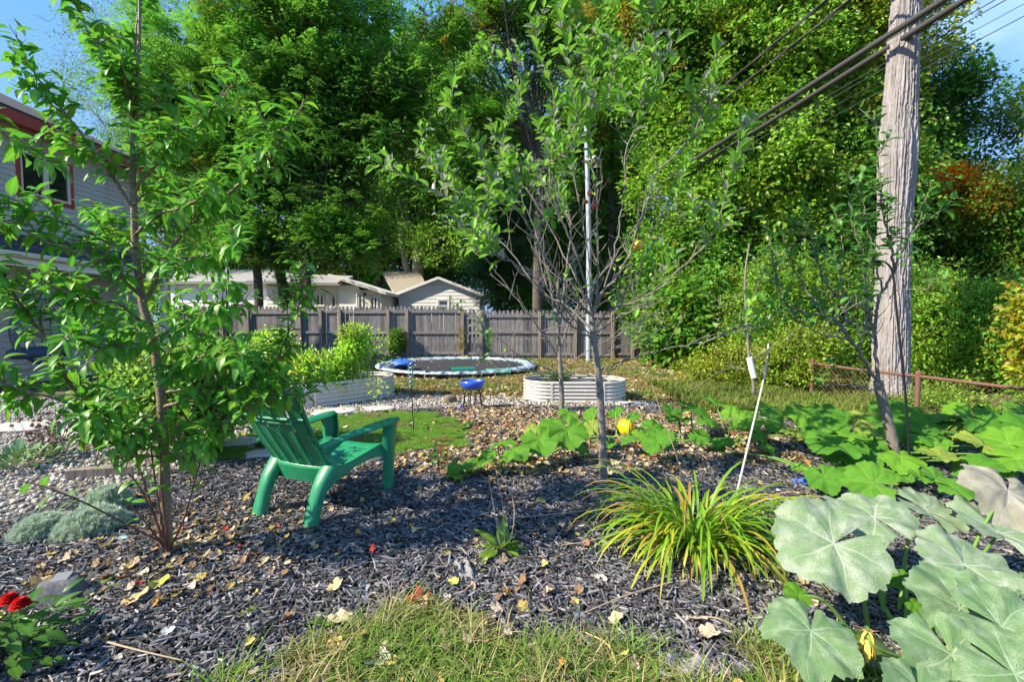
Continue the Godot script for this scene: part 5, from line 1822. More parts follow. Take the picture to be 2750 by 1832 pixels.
func fruit_trees() -> void:
	# the leafy cherry sapling on the left
	var d := 2.48
	var tr := [Vector3(-1.974, -0.004, -2.48), Vector3(-1.972, 0.323, -2.48), Vector3(-1.979, 0.671, -2.49), Vector3(-1.99, 0.968, -2.5), Vector3(-2.024, 1.24, -2.5), Vector3(-2.085, 1.46, -2.51), Vector3(-2.117, 1.778, -2.52), Vector3(-2.116, 2.043, -2.52), Vector3(-2.094, 2.275, -2.5), Vector3(-2.068, 2.51, -2.5), Vector3(-2.044, 2.742, -2.5), Vector3(-2.028, 2.973, -2.5), Vector3(-2.019, 3.201, -2.5)]
	var L := [
		[[Vector3(-2.093, 2.322, -2.5), Vector3(-2.074, 2.646, -2.45), Vector3(-2.134, 2.691, -2.42), Vector3(-2.196, 2.824, -2.4), Vector3(-2.272, 3.021, -2.38)], 0.011, 0.1],
		[[Vector3(-2.085, 2.392, -2.5), Vector3(-2.098, 2.649, -2.5), Vector3(-2.072, 2.952, -2.54), Vector3(-2.05, 3.215, -2.55)], 0.01, 0.1],
		[[Vector3(-2.115, 2.067, -2.52), Vector3(-1.967, 2.204, -2.5), Vector3(-1.74, 2.371, -2.46), Vector3(-1.532, 2.536, -2.42), Vector3(-1.448, 2.602, -2.4)], 0.011, 0.25],
		[[Vector3(-2.078, 1.436, -2.51), Vector3(-1.807, 1.815, -2.46), Vector3(-1.538, 2.008, -2.4), Vector3(-1.344, 2.118, -2.36), Vector3(-1.203, 2.234, -2.33), Vector3(-1.049, 2.468, -2.3)], 0.013, 0.2],
		[[Vector3(-2.119, 1.971, -2.52), Vector3(-2.22, 2.19, -2.46), Vector3(-2.361, 2.441, -2.4), Vector3(-2.428, 2.555, -2.36), Vector3(-2.489, 2.701, -2.33)], 0.011, 0.2],
		[[Vector3(-2.12, 1.705, -2.52), Vector3(-2.252, 1.815, -2.4), Vector3(-2.377, 1.873, -2.3), Vector3(-2.516, 1.965, -2.25), Vector3(-2.585, 1.997, -2.2)], 0.011, 0.15],
		[[Vector3(-2.08, 1.484, -2.5), Vector3(-2.166, 1.658, -2.35), Vector3(-2.31, 1.732, -2.25), Vector3(-2.446, 1.808, -2.2), Vector3(-2.558, 1.798, -2.15)], 0.011, 0.15],
		[[Vector3(-1.992, 0.794, -2.5), Vector3(-2.133, 0.827, -2.35), Vector3(-2.248, 1.02, -2.25), Vector3(-2.294, 1.227, -2.2), Vector3(-2.338, 1.375, -2.15), Vector3(-2.408, 1.581, -2.1), Vector3(-2.479, 1.703, -2.08)], 0.014, 0.15],
		[[Vector3(-1.978, 0.696, -2.49), Vector3(-2.044, 0.781, -2.3), Vector3(-2.19, 0.926, -2.2), Vector3(-2.337, 1.005, -2.12), Vector3(-2.458, 1.098, -2.05)], 0.012, 0.12],
		[[Vector3(-1.99, 0.844, -2.5), Vector3(-1.689, 0.944, -2.42), Vector3(-1.437, 0.978, -2.36), Vector3(-1.23, 0.961, -2.32), Vector3(-1.072, 0.942, -2.3)], 0.012, 0.12],
		[[Vector3(-1.991, 0.943, -2.5), Vector3(-1.636, 0.981, -2.45), Vector3(-1.331, 1.064, -2.4), Vector3(-1.207, 1.268, -2.38), Vector3(-1.128, 1.44, -2.37), Vector3(-1.082, 1.66, -2.36)], 0.011, 0.3],
		[[Vector3(-1.979, 0.671, -2.49), Vector3(-1.755, 0.684, -2.4), Vector3(-1.539, 0.797, -2.33), Vector3(-1.323, 0.9, -2.28)], 0.01, 0.2],
		[[Vector3(-1.977, 0.596, -2.49), Vector3(-1.782, 0.599, -2.4), Vector3(-1.619, 0.689, -2.34)], 0.008, 0.3],
		[[Vector3(-1.978, 0.684, -2.49), Vector3(-1.935, 0.737, -2.25), Vector3(-1.948, 0.872, -2.1), Vector3(-1.931, 0.965, -2)], 0.009, 0.3],
		[[Vector3(-1.978, 0.571, -2.49), Vector3(-1.959, 0.642, -2.3), Vector3(-2.011, 0.773, -2.2), Vector3(-2.124, 0.818, -2.15)], 0.008, 0.3],
		[[Vector3(-2.024, 1.24, -2.5), Vector3(-1.683, 1.339, -2.3), Vector3(-1.424, 1.382, -2.15), Vector3(-1.267, 1.422, -2.1)], 0.01, 0.2],
		[[Vector3(-2.038, 1.313, -2.5), Vector3(-2.039, 1.429, -2.3), Vector3(-2.074, 1.444, -2.15), Vector3(-2.184, 1.544, -2.1)], 0.01, 0.2],
		[[Vector3(-2.094, 1.581, -2.5), Vector3(-1.8, 1.658, -2.35), Vector3(-1.547, 1.667, -2.25), Vector3(-1.361, 1.724, -2.2)], 0.01, 0.2],
		[[Vector3(-2.098, 1.823, -2.5), Vector3(-1.875, 1.919, -2.4), Vector3(-1.64, 1.939, -2.3), Vector3(-1.449, 2.012, -2.25)], 0.009, 0.2],
		[[Vector3(-2.096, 2.109, -2.5), Vector3(-2.119, 2.192, -2.4), Vector3(-2.207, 2.241, -2.35), Vector3(-2.292, 2.244, -2.3)], 0.009, 0.2],
		[[Vector3(-2.016, 1.191, -2.5), Vector3(-1.937, 1.229, -2.25), Vector3(-1.953, 1.216, -2.1), Vector3(-2.065, 1.28, -2.05)], 0.009, 0.2],
		[[Vector3(-2.006, 1.067, -2.5), Vector3(-1.69, 1.135, -2.3), Vector3(-1.464, 1.188, -2.2), Vector3(-1.284, 1.149, -2.15)], 0.009, 0.2],
		[[Vector3(-2.081, 1.46, -2.5), Vector3(-2.271, 1.604, -2.75), Vector3(-2.23, 1.737, -2.95), Vector3(-2.096, 1.809, -3.05)], 0.009, 0.2],
		[[Vector3(-2.029, 1.24, -2.5), Vector3(-2.365, 1.283, -2.75), Vector3(-2.765, 1.336, -2.95), Vector3(-2.986, 1.394, -3)], 0.009, 0.2],
		[[Vector3(-2.101, 1.75, -2.5), Vector3(-2.375, 1.886, -2.7), Vector3(-2.642, 1.998, -2.85)], 0.009, 0.2],
		[[Vector3(-2.096, 1.99, -2.5), Vector3(-2.116, 2.129, -2.65), Vector3(-2.06, 2.237, -2.75)], 0.008, 0.2],
		[[Vector3(-2.096, 2.227, -2.5), Vector3(-1.947, 2.302, -2.45), Vector3(-1.805, 2.336, -2.42)], 0.007, 0.2],
		[[Vector3(-2.078, 2.439, -2.5), Vector3(-1.979, 2.533, -2.5), Vector3(-1.892, 2.603, -2.5)], 0.005, 0.2],
		[[Vector3(-2.309, 2.254, -1.95), Vector3(-2.225, 2.171, -1.97), Vector3(-2.148, 2.109, -2), Vector3(-2.075, 2.055, -2.02)], 0.006, 0.1],
	]
	var s := fruit_tree("cherry_sapling", "dense leafy green sapling with a smooth pale trunk beside the green chair", "tree", tr, 0.031, 0.006, L, M.bark_sap,
		{"leaf_from": 0.15, "gap": 0.019, "leaf": 0.09, "lift": 0.05, "droop": 0.42, "twigs": 16.0, "twig_len": 0.23, "rise": 0.28, "leaves": "cherry", "wobble": 0.008, "subs": 2.0, "most": 300})
	# red-brown suckers from its foot
	var base: Vector3 = tr[0]
	var sk := [[Vector3(-1.965, 0.029, -2.46), Vector3(-2.028, 0.34, -2.44), Vector3(-2.063, 0.544, -2.42), Vector3(-2.088, 0.696, -2.4)], [Vector3(-1.943, 0.045, -2.44), Vector3(-1.956, 0.43, -2.4), Vector3(-1.964, 0.701, -2.38)], [Vector3(-1.941, 0.047, -2.45), Vector3(-1.964, 0.292, -2.38), Vector3(-1.987, 0.456, -2.33), Vector3(-2.018, 0.542, -2.3)],
		[Vector3(-1.968, 0.08, -2.46), Vector3(-2.108, 0.209, -2.4), Vector3(-2.274, 0.366, -2.33), Vector3(-2.426, 0.471, -2.28), Vector3(-2.538, 0.521, -2.25)], [Vector3(-1.939, 0.05, -2.46), Vector3(-1.821, 0.249, -2.42), Vector3(-1.744, 0.454, -2.4), Vector3(-1.684, 0.618, -2.38)], [Vector3(-1.936, 0.055, -2.45), Vector3(-1.943, 0.422, -2.42), Vector3(-1.919, 0.648, -2.4)], [Vector3(-1.961, 0.055, -2.45), Vector3(-2.023, 0.234, -2.4), Vector3(-2.091, 0.373, -2.36)]]
	var sl := []
	for q in sk:
		var b := MB.new()
		var p := smooth_path(q.map(func(v): return v - base), 4)
		b.tube(p, taper(p.size(), 0.006, 0.003), 6, false)
		part(s, "sucker", b.mesh(), M.twig_red)
		shoot_leaves(sl, p, 0.62, 0.06, 0.09, 0.1, 0.3, 0.8)
	var w := []
	var c := []
	for q in sl:
		w.append(q[0])
		c.append(Color(1, 1, 1))
	many(s, "foliage", leaf_sets.cherry[1], M.leaf_near, w, c)
	# bare grey apple tree in the middle
	var A := [
		[[Vector3(0.662, 1.311, -3.66), Vector3(0.684, 1.504, -3.6), Vector3(0.871, 1.759, -3.5), Vector3(0.942, 1.994, -3.42), Vector3(1.014, 2.264, -3.36), Vector3(1.055, 2.418, -3.32), Vector3(1.331, 2.727, -3.3), Vector3(1.411, 2.932, -3.28), Vector3(1.454, 3.215, -3.26), Vector3(1.476, 3.343, -3.26)], 0.02, 0.7],
		[[Vector3(0.664, 1.311, -3.67), Vector3(0.618, 1.436, -3.66), Vector3(0.538, 1.654, -3.66), Vector3(0.489, 1.963, -3.66), Vector3(0.443, 2.274, -3.68), Vector3(0.304, 2.51, -3.7), Vector3(0.341, 3.154, -3.7), Vector3(0.227, 3.466, -3.7), Vector3(0.17, 3.667, -3.7)], 0.021, 0.55],
		[[Vector3(0.619, 1.405, -3.67), Vector3(0.546, 1.481, -3.6), Vector3(0.335, 1.744, -3.5), Vector3(0.181, 1.951, -3.42), Vector3(0.122, 2.062, -3.4), Vector3(-0.063, 2.3, -3.34), Vector3(-0.215, 2.507, -3.3), Vector3(-0.374, 2.757, -3.25), Vector3(-0.464, 2.928, -3.22)], 0.021, 0.5],
		[[Vector3(0.69, 1.405, -3.67), Vector3(0.713, 1.741, -3.75), Vector3(0.733, 1.986, -3.8), Vector3(0.725, 2.4, -3.86), Vector3(0.697, 2.653, -3.9), Vector3(0.67, 3.076, -3.95), Vector3(0.829, 3.275, -3.95), Vector3(0.849, 3.719, -3.97), Vector3(0.808, 3.778, -3.97)], 0.02, 0.5],
		[[Vector3(0.699, 1.295, -3.67), Vector3(0.792, 1.419, -3.6), Vector3(1.067, 1.544, -3.5), Vector3(1.287, 1.742, -3.42), Vector3(1.488, 1.969, -3.36), Vector3(1.566, 2.275, -3.3), Vector3(1.622, 2.574, -3.26), Vector3(1.65, 2.806, -3.24)], 0.017, 0.62],
		[[Vector3(0.636, 1.295, -3.67), Vector3(0.414, 1.504, -3.8), Vector3(0.258, 1.591, -3.9), Vector3(-0.009, 1.952, -4), Vector3(-0.215, 2.166, -4.06), Vector3(-0.424, 2.414, -4.1), Vector3(-0.655, 2.702, -4.15), Vector3(-0.873, 2.961, -4.2)], 0.019, 0.55],
		[[Vector3(0.74, 0.933, -3.66), Vector3(0.838, 0.989, -3.58), Vector3(0.984, 1.057, -3.5), Vector3(1.247, 1.139, -3.4), Vector3(1.435, 1.179, -3.33), Vector3(1.65, 1.273, -3.28), Vector3(1.827, 1.364, -3.25)], 0.013, 0.93],
		[[Vector3(0.724, 0.886, -3.66), Vector3(0.542, 0.892, -3.55), Vector3(0.408, 0.92, -3.45), Vector3(0.196, 0.951, -3.38), Vector3(0.007, 1.017, -3.3), Vector3(-0.174, 1.148, -3.25)], 0.011, 0.95],
		[[Vector3(0.643, 1.201, -3.66), Vector3(0.442, 1.328, -3.5), Vector3(0.327, 1.43, -3.4), Vector3(0.119, 1.666, -3.3), Vector3(-0.062, 1.839, -3.25), Vector3(-0.251, 2.02, -3.2), Vector3(-0.485, 2.22, -3.15), Vector3(-0.755, 2.354, -3.12), Vector3(-0.879, 2.488, -3.1)], 0.016, 0.6],
		[[Vector3(0.7, 1.185, -3.67), Vector3(0.848, 1.342, -3.85), Vector3(1.115, 1.767, -4), Vector3(1.329, 2.122, -4.1), Vector3(1.497, 2.496, -4.15), Vector3(1.599, 2.753, -4.2)], 0.014, 0.75],
		[[Vector3(0.668, 1.373, -3.66), Vector3(0.738, 1.64, -3.5), Vector3(0.795, 1.987, -3.38), Vector3(0.814, 2.289, -3.3), Vector3(0.828, 2.601, -3.26), Vector3(1.012, 2.929, -3.24), Vector3(0.984, 3.239, -3.22), Vector3(0.951, 3.433, -3.2), Vector3(0.914, 3.589, -3.2)], 0.015, 0.6],
		[[Vector3(0.649, 1.42, -3.66), Vector3(0.528, 1.788, -3.5), Vector3(0.367, 2.119, -3.4), Vector3(0.219, 2.428, -3.35), Vector3(0.458, 2.793, -3.3), Vector3(0.419, 3.063, -3.28), Vector3(0.374, 3.343, -3.26), Vector3(0.333, 3.593, -3.25)], 0.016, 0.5],
		[[Vector3(0.661, 1.42, -3.66), Vector3(0.654, 1.826, -3.8), Vector3(0.585, 2.329, -3.9), Vector3(0.523, 2.751, -3.95), Vector3(0.673, 3.23, -3.98), Vector3(0.715, 3.539, -4), Vector3(0.662, 3.737, -4)], 0.014, 0.5],
		[[Vector3(0.617, 1.483, -3.66), Vector3(0.45, 1.897, -3.85), Vector3(0.292, 2.243, -3.95), Vector3(0.093, 2.554, -4), Vector3(-0.094, 2.87, -4.05), Vector3(0.084, 3.405, -4.05), Vector3(0.032, 3.686, -4.05)], 0.014, 0.5],
		[[Vector3(0.635, 1.233, -3.66), Vector3(0.458, 1.372, -3.4), Vector3(0.252, 1.575, -3.2), Vector3(0.072, 1.712, -3.1), Vector3(-0.109, 1.779, -3.02), Vector3(-0.284, 1.849, -2.98)], 0.012, 0.8],
		[[Vector3(0.697, 1.248, -3.66), Vector3(0.807, 1.372, -3.4), Vector3(0.95, 1.468, -3.25), Vector3(1.04, 1.611, -3.15), Vector3(1.113, 1.764, -3.1)], 0.011, 0.8],
		[[Vector3(0.715, 1.028, -3.66), Vector3(0.905, 1.114, -3.8), Vector3(1.21, 1.206, -3.95), Vector3(1.447, 1.324, -4.05)], 0.01, 0.95],
		[[Vector3(0.748, 0.87, -3.66), Vector3(0.835, 0.982, -3.5), Vector3(0.926, 1.11, -3.4), Vector3(0.997, 1.271, -3.35)], 0.009, 0.95],
	]
	var tp := [Vector3(0.766, -0.009, -3.66), Vector3(0.752, 0.353, -3.66), Vector3(0.73, 0.755, -3.66), Vector3(0.71, 0.936, -3.66), Vector3(0.679, 1.153, -3.66), Vector3(0.659, 1.35, -3.66)]
	fruit_tree("apple_tree", "bare-branched grey apple tree with leaves only at its top, in the middle of the bed", "tree", tp, 0.036, 0.024, A, M.bark_pale,
		{"leaf_from": 0.6, "gap": 0.028, "leaf": 0.1, "lift": 0.45, "droop": 0.25, "twigs": 8.5, "twig_len": 0.4, "rise": 0.55, "thin": 0.55, "leaves": "apple", "wobble": 0.014, "subs": 2.2, "low_leaf": 0.07, "most": 300})
	var red := mat(0.5, 0.05, 0.02, 0.3)
	var yl := mat(0.6, 0.42, 0.03, 0.35)
	apple("big yellow apple hanging right of the bare apple tree's crown", Vector3(0.971, 1.927, -3.46), 0.046, yl)
	apple("orange-red apple hanging highest in the bare apple tree", Vector3(0.669, 2.431, -3.85), 0.028, red)
	apple("small red apple just left of the grey pole, below the highest one", Vector3(0.631, 2.355, -3.84), 0.02, red)
	apple("red apple hanging just right of the grey pole", Vector3(0.706, 2.318, -3.84), 0.028, red)
	apple("little red apple low down near the fork of the bare apple tree", Vector3(0.773, 1.559, -3.75), 0.02, red)
	# the smaller bare tree behind it
	var B2 := [
		[[Vector3(0.695, 1.127, -6.5), Vector3(0.53, 1.942, -6.4), Vector3(0.293, 2.662, -6.3), Vector3(0.078, 3.174, -6.2), Vector3(-0.1, 3.549, -6.1)], 0.022, 0.75],
		[[Vector3(0.695, 1.127, -6.5), Vector3(0.791, 1.961, -6.6), Vector3(0.864, 2.745, -6.7), Vector3(0.73, 3.511, -6.7), Vector3(0.663, 3.955, -6.7)], 0.022, 0.7],
		[[Vector3(0.696, 0.935, -6.5), Vector3(0.942, 1.565, -6.3), Vector3(1.346, 2.104, -6.2), Vector3(1.674, 2.62, -6.1), Vector3(1.872, 3.058, -6)], 0.02, 0.8],
		[[Vector3(0.684, 0.807, -6.5), Vector3(0.265, 1.381, -6.3), Vector3(-0.163, 1.924, -6.2), Vector3(-0.515, 2.386, -6.1), Vector3(-0.912, 2.714, -6)], 0.02, 0.75],
		[[Vector3(0.711, 0.538, -6.5), Vector3(0.14, 0.832, -6.2), Vector3(-0.341, 1.201, -6.1), Vector3(-0.804, 1.555, -6)], 0.014, 0.92],
		[[Vector3(0.724, 0.473, -6.5), Vector3(0.263, 0.618, -6.2), Vector3(-0.162, 0.66, -6.1), Vector3(-0.602, 0.849, -6)], 0.012, 0.95],
		[[Vector3(0.723, 0.615, -6.5), Vector3(1.132, 0.948, -6.3), Vector3(1.599, 1.198, -6.2), Vector3(1.926, 1.558, -6.1)], 0.014, 0.9],
		[[Vector3(0.724, 0.473, -6.5), Vector3(0.964, 0.626, -6.4), Vector3(1.507, 0.687, -6.3), Vector3(1.972, 0.649, -6.2)], 0.012, 0.95],
		[[Vector3(0.65, 1.57, -6.45), Vector3(0.411, 2.229, -6.7), Vector3(0.546, 3.026, -6.8), Vector3(0.352, 3.707, -6.9)], 0.014, 0.7],
	]
	fruit_tree("apple_tree", "smaller bare apple tree behind the other, in front of the right raised bed", "tree", [Vector3(0.731, -0.014, -6.48), Vector3(0.729, 0.296, -6.48), Vector3(0.708, 0.617, -6.48), Vector3(0.687, 1, -6.48), Vector3(0.66, 1.382, -6.48), Vector3(0.672, 1.951, -6.5)], 0.042, 0.018, B2, M.bark_pale,
		{"leaf_from": 0.75, "gap": 0.06, "thin": 0.8, "leaf": 0.09, "lift": 0.3, "droop": 0.35, "twigs": 7.0, "twig_len": 0.6, "rise": 0.35, "leaves": "apple", "wobble": 0.02, "subs": 2.0, "low_leaf": 0.12, "most": 120})
	# the leaning dark apple tree on the right
	var C := [
		[[Vector3(3.213, 0.774, -3.86), Vector3(3.139, 0.865, -3.84), Vector3(2.963, 1.078, -3.78), Vector3(2.807, 1.225, -3.72), Vector3(2.682, 1.329, -3.66), Vector3(2.485, 1.392, -3.6), Vector3(2.29, 1.416, -3.55), Vector3(2.121, 1.524, -3.5), Vector3(2.055, 1.703, -3.48), Vector3(1.989, 1.926, -3.46), Vector3(1.954, 2.136, -3.45)], 0.024, 0.55],
		[[Vector3(3.2, 0.815, -3.86), Vector3(3.178, 1.112, -3.87), Vector3(3.171, 1.382, -3.88), Vector3(3.199, 1.543, -3.88), Vector3(3.328, 1.746, -3.9), Vector3(3.317, 1.866, -3.9), Vector3(3.269, 2.04, -3.9), Vector3(3.243, 2.182, -3.9), Vector3(3.201, 2.393, -3.9), Vector3(3.158, 2.709, -3.9), Vector3(3.131, 2.931, -3.9), Vector3(3.109, 3.138, -3.9)], 0.022, 0.5],
		[[Vector3(3.199, 1.543, -3.88), Vector3(3.191, 1.649, -3.86), Vector3(3.128, 1.832, -3.84), Vector3(3.035, 2.091, -3.82), Vector3(3.018, 2.121, -3.8), Vector3(2.957, 2.354, -3.8), Vector3(2.909, 2.508, -3.8)], 0.013, 0.45],
		[[Vector3(3.162, 1.382, -3.88), Vector3(2.964, 1.46, -3.8), Vector3(2.755, 1.534, -3.7), Vector3(2.588, 1.62, -3.65), Vector3(2.459, 1.814, -3.6), Vector3(2.403, 1.971, -3.58), Vector3(2.329, 2.125, -3.56), Vector3(2.361, 2.252, -3.55)], 0.014, 0.4],
		[[Vector3(2.795, 1.199, -3.72), Vector3(2.628, 1.209, -3.65), Vector3(2.491, 1.236, -3.6), Vector3(2.343, 1.305, -3.55), Vector3(2.198, 1.379, -3.5), Vector3(1.948, 1.474, -3.45)], 0.012, 0.75],
		[[Vector3(3.153, 1.298, -3.87), Vector3(2.97, 1.309, -3.8), Vector3(2.774, 1.309, -3.75), Vector3(2.608, 1.329, -3.7)], 0.009, 0.9],
		[[Vector3(3.217, 0.712, -3.87), Vector3(3.004, 0.764, -3.75), Vector3(2.846, 0.796, -3.7), Vector3(2.667, 0.812, -3.65), Vector3(2.517, 0.807, -3.6)], 0.011, 0.95],
		[[Vector3(2.949, 1.098, -3.78), Vector3(3.051, 1.248, -3.85), Vector3(3.094, 1.517, -3.9), Vector3(3.085, 1.815, -3.92), Vector3(3.001, 2.143, -3.95), Vector3(2.983, 2.286, -3.95), Vector3(2.946, 2.46, -3.95)], 0.012, 0.5],
		[[Vector3(2.51, 1.405, -3.6), Vector3(2.486, 1.534, -3.7), Vector3(2.396, 1.731, -3.75), Vector3(2.318, 1.941, -3.78), Vector3(2.273, 2.1, -3.8)], 0.01, 0.45],
		[[Vector3(3.293, 1.53, -3.88), Vector3(3.345, 1.608, -3.85), Vector3(3.459, 1.605, -3.8), Vector3(3.513, 1.615, -3.76), Vector3(3.544, 1.678, -3.74)], 0.007, 0.8],
		[[Vector3(3.316, 1.719, -3.9), Vector3(3.378, 1.967, -3.86), Vector3(3.396, 2.064, -3.84), Vector3(3.47, 2.251, -3.8), Vector3(3.505, 2.502, -3.78)], 0.008, 0.6],
		[[Vector3(3.388, 2.046, -3.86), Vector3(3.435, 2.147, -3.8), Vector3(3.518, 2.207, -3.78), Vector3(3.64, 2.302, -3.75)], 0.006, 0.7],
		[[Vector3(2.765, 1.265, -3.7), Vector3(2.921, 1.436, -3.9), Vector3(2.946, 1.687, -4), Vector3(2.986, 1.997, -4.05), Vector3(2.957, 2.252, -4.08), Vector3(2.958, 2.238, -4.1)], 0.01, 0.45],
		[[Vector3(3.174, 1.112, -3.87), Vector3(3.252, 1.243, -4.05), Vector3(3.304, 1.614, -4.15), Vector3(3.259, 1.935, -4.2), Vector3(3.219, 2.222, -4.2)], 0.01, 0.5],
		[[Vector3(3.172, 1.166, -3.87), Vector3(2.986, 1.38, -3.7), Vector3(2.91, 1.655, -3.62), Vector3(2.867, 1.876, -3.6)], 0.009, 0.5],
	]
	fruit_tree("apple_tree", "dark leaning apple tree in front of the big grey trunk", "tree", [Vector3(3.417, -0.005, -3.86), Vector3(3.343, 0.298, -3.86), Vector3(3.281, 0.511, -3.86), Vector3(3.215, 0.734, -3.86), Vector3(3.2, 0.818, -3.86)], 0.044, 0.036, C, M.bark_grey,
		{"leaf_from": 0.5, "thin": 0.75, "gap": 0.036, "leaf": 0.1, "lift": 0.25, "droop": 0.35, "twigs": 7.0, "twig_len": 0.34, "rise": 0.5, "leaves": "darkapple", "wobble": 0.014, "subs": 1.4, "low_leaf": 0.1, "most": 300})
	# young tree with its white guard
	var y := fruit_tree("young_tree", "thin young pale-barked tree with a white plastic guard right of the yellow pumpkin", "tree", [Vector3(3.915, -0.003, -7.1), Vector3(3.878, 0.336, -7.1), Vector3(3.806, 0.687, -7.1), Vector3(3.748, 1.315, -7.1), Vector3(3.703, 2.007, -7.1), Vector3(3.758, 2.555, -7.1)], 0.028, 0.012,
		[[[Vector3(3.769, 1.037, -7.1), Vector3(3.514, 1.453, -7), Vector3(3.212, 1.655, -6.95)], 0.01, 0.9], [[Vector3(3.745, 1.454, -7.1), Vector3(3.846, 1.862, -7), Vector3(3.914, 2.255, -6.9)], 0.01, 0.8], [[Vector3(3.806, 0.687, -7.1), Vector3(4.077, 0.904, -7), Vector3(4.417, 1.181, -6.9)], 0.009, 0.95], [[Vector3(3.81, 0.547, -7.1), Vector3(3.398, 0.558, -7), Vector3(2.967, 0.358, -6.95)], 0.009, 0.98]], M.bark_pale,
		{"leaf_from": 0.8, "gap": 0.07, "leaf": 0.08, "lift": 0.3, "droop": 0.3, "twigs": 6.0, "twig_len": 0.5, "rise": 0.3, "leaves": "apple", "wobble": 0.01, "subs": 1.5, "low_leaf": 0.1, "most": 60})
	var gd := MB.new()
	gd.tube([Vector3(3.879, 0.423, -7.08) - y.position, Vector3(3.841, 0.549, -7.08) - y.position, Vector3(3.794, 0.745, -7.08) - y.position], [0.045, 0.048, 0.046], 10)
	part(y, "trunk_guard", gd.mesh(), mat(0.75, 0.76, 0.74, 0.6))

# ---------- squash and pumpkin vines ----------
func vein_texture(base: Color, vein: Color, powder: float, sd: int, dust := Color(0.5, 0.54, 0.47)) -> ImageTexture:
	var n := 448
	var im := Image.create(n, n, false, Image.FORMAT_RGB8)
	var f := FastNoiseLite.new()
	f.seed = sd
	f.frequency = 0.055
	f.fractal_octaves = 4
	var g := FastNoiseLite.new()
	g.seed = sd + 9
	g.frequency = 0.012
	g.fractal_octaves = 3
	var main := [0.0, deg_to_rad(62), -deg_to_rad(62), deg_to_rad(125), -deg_to_rad(125)]
	for j in n:
		for i in n:
			var x := (i + 0.5) / n * 2.4 - 1.2
			var z := (j + 0.5) / n * 2.4 - 1.2
			var r := sqrt(x * x + z * z)
			var th := atan2(z, x) + 0.05 * sin(r * 6.0)
			var best := 9.0
			var s := 0.0
			for a in main:
				var dth := absf(wrapf(th - a, -PI, PI))
				if dth < best:
					best = dth
					s = r * cos(dth)
			var tt := r * sin(best)
			var line := smoothstep(0.022 * (1.2 - r * 0.7), 0.006, tt)
			var side := absf(fposmod(s - tt * 1.1 + 0.02 * f.get_noise_2d(i * 0.5, j * 0.5), 0.15) / 0.15 - 0.5)
			line = maxf(line, 0.6 * smoothstep(0.06, 0.015, side) * smoothstep(0.0, 0.05, tt))
			var fine := f.get_noise_2d(i * 5.0, j * 5.0)
			var net := smoothstep(0.1, 0.0, absf(f.get_noise_2d(i * 2.2 + 300.0, j * 2.2))) * 0.25
			var patch := g.get_noise_2d(i, j)
			var c := base * (1.0 + 0.18 * patch + 0.15 * fine)
			c = c.lerp(vein, clampf(line * 0.75 + net * 0.5, 0, 1))
			if powder > 0.0:
				var speck := smoothstep(-0.12, 0.3, fine + 0.5 * patch)
				var k := clampf(powder * (0.35 + 1.1 * speck + 0.5 * line * smoothstep(1.0, 0.2, r)), 0.0, 0.95)
				c = c.lerp(dust, k)
			im.set_pixel(i, j, c.linear_to_srgb())
	return ImageTexture.create_from_image(im)


func squash_leaf(sd: int, lobe: float, droop: float) -> ArrayMesh:
	rng.seed = 9000 + sd
	var na := 91
	var nr := 8
	var p := PackedVector3Array()
	var uv := PackedVector2Array()
	var ph := R(0, TAU)
	var ph2 := R(0, TAU)
	for j in nr:
		var s := (j + 0.02) / (nr - 1.0)
		for i in na:
			var th := lerpf(-PI + 0.13, PI - 0.13, i / (na - 1.0))
			var near := smoothstep(2.3, 3.0, absf(th))
			var rad := (1.0 - 1.8 * lobe * (1.0 - pow(absf(cos(th * PI / deg_to_rad(62.0))), 0.55))) * (1.0 + 0.10 * cos(th)) * (1.0 - 0.12 * near)
			rad += 0.028 * sin(th * 27.0 + ph) + 0.035 * sin(th * 11.0 + ph2) + 0.018 * sin(th * 43.0)
			rad *= s
			var y := 0.13 * rad - droop * rad * rad + 0.14 * rad * absf(sin(th)) * smoothstep(0.0, 0.4, rad)
			y += 0.055 * rad * cos(th * TAU / deg_to_rad(62.0) + PI) + 0.09 * rad * rad * sin(th * 3.0 + ph) + 0.06 * pow(rad, 3) * sin(th * 9.0 + ph2) + 0.02 * rad * sin(th * 15.0 + rad * 9.0)
			p.append(Vector3(cos(th) * rad, y, sin(th) * rad))
			uv.append(Vector2(0.5 + cos(th) * rad / 2.4, 0.5 + sin(th) * rad / 2.4))
	var b := MB.new()
	# rows run outwards, so the front must be turned up
	var q := PackedVector3Array()
	var u2 := PackedVector2Array()
	for j in nr:
		for i in na:
			q.append(p[j * na + na - 1 - i])
			u2.append(uv[j * na + na - 1 - i])
	b.grid(q, na, nr, false, PackedColorArray(), u2)
	return b.mesh()


func leaf_mat(tx: Texture2D, rough := 0.55, back := 0.6) -> StandardMaterial3D:
	var m := StandardMaterial3D.new()
	m.albedo_texture = tx
	m.roughness = rough
	m.metallic_specular = 0.22
	m.backlight_enabled = true
	m.backlight = Color(back, back, back).linear_to_srgb()
	m.heightmap_enabled = true
	m.heightmap_texture = tx
	m.heightmap_scale = 1.0
	return m


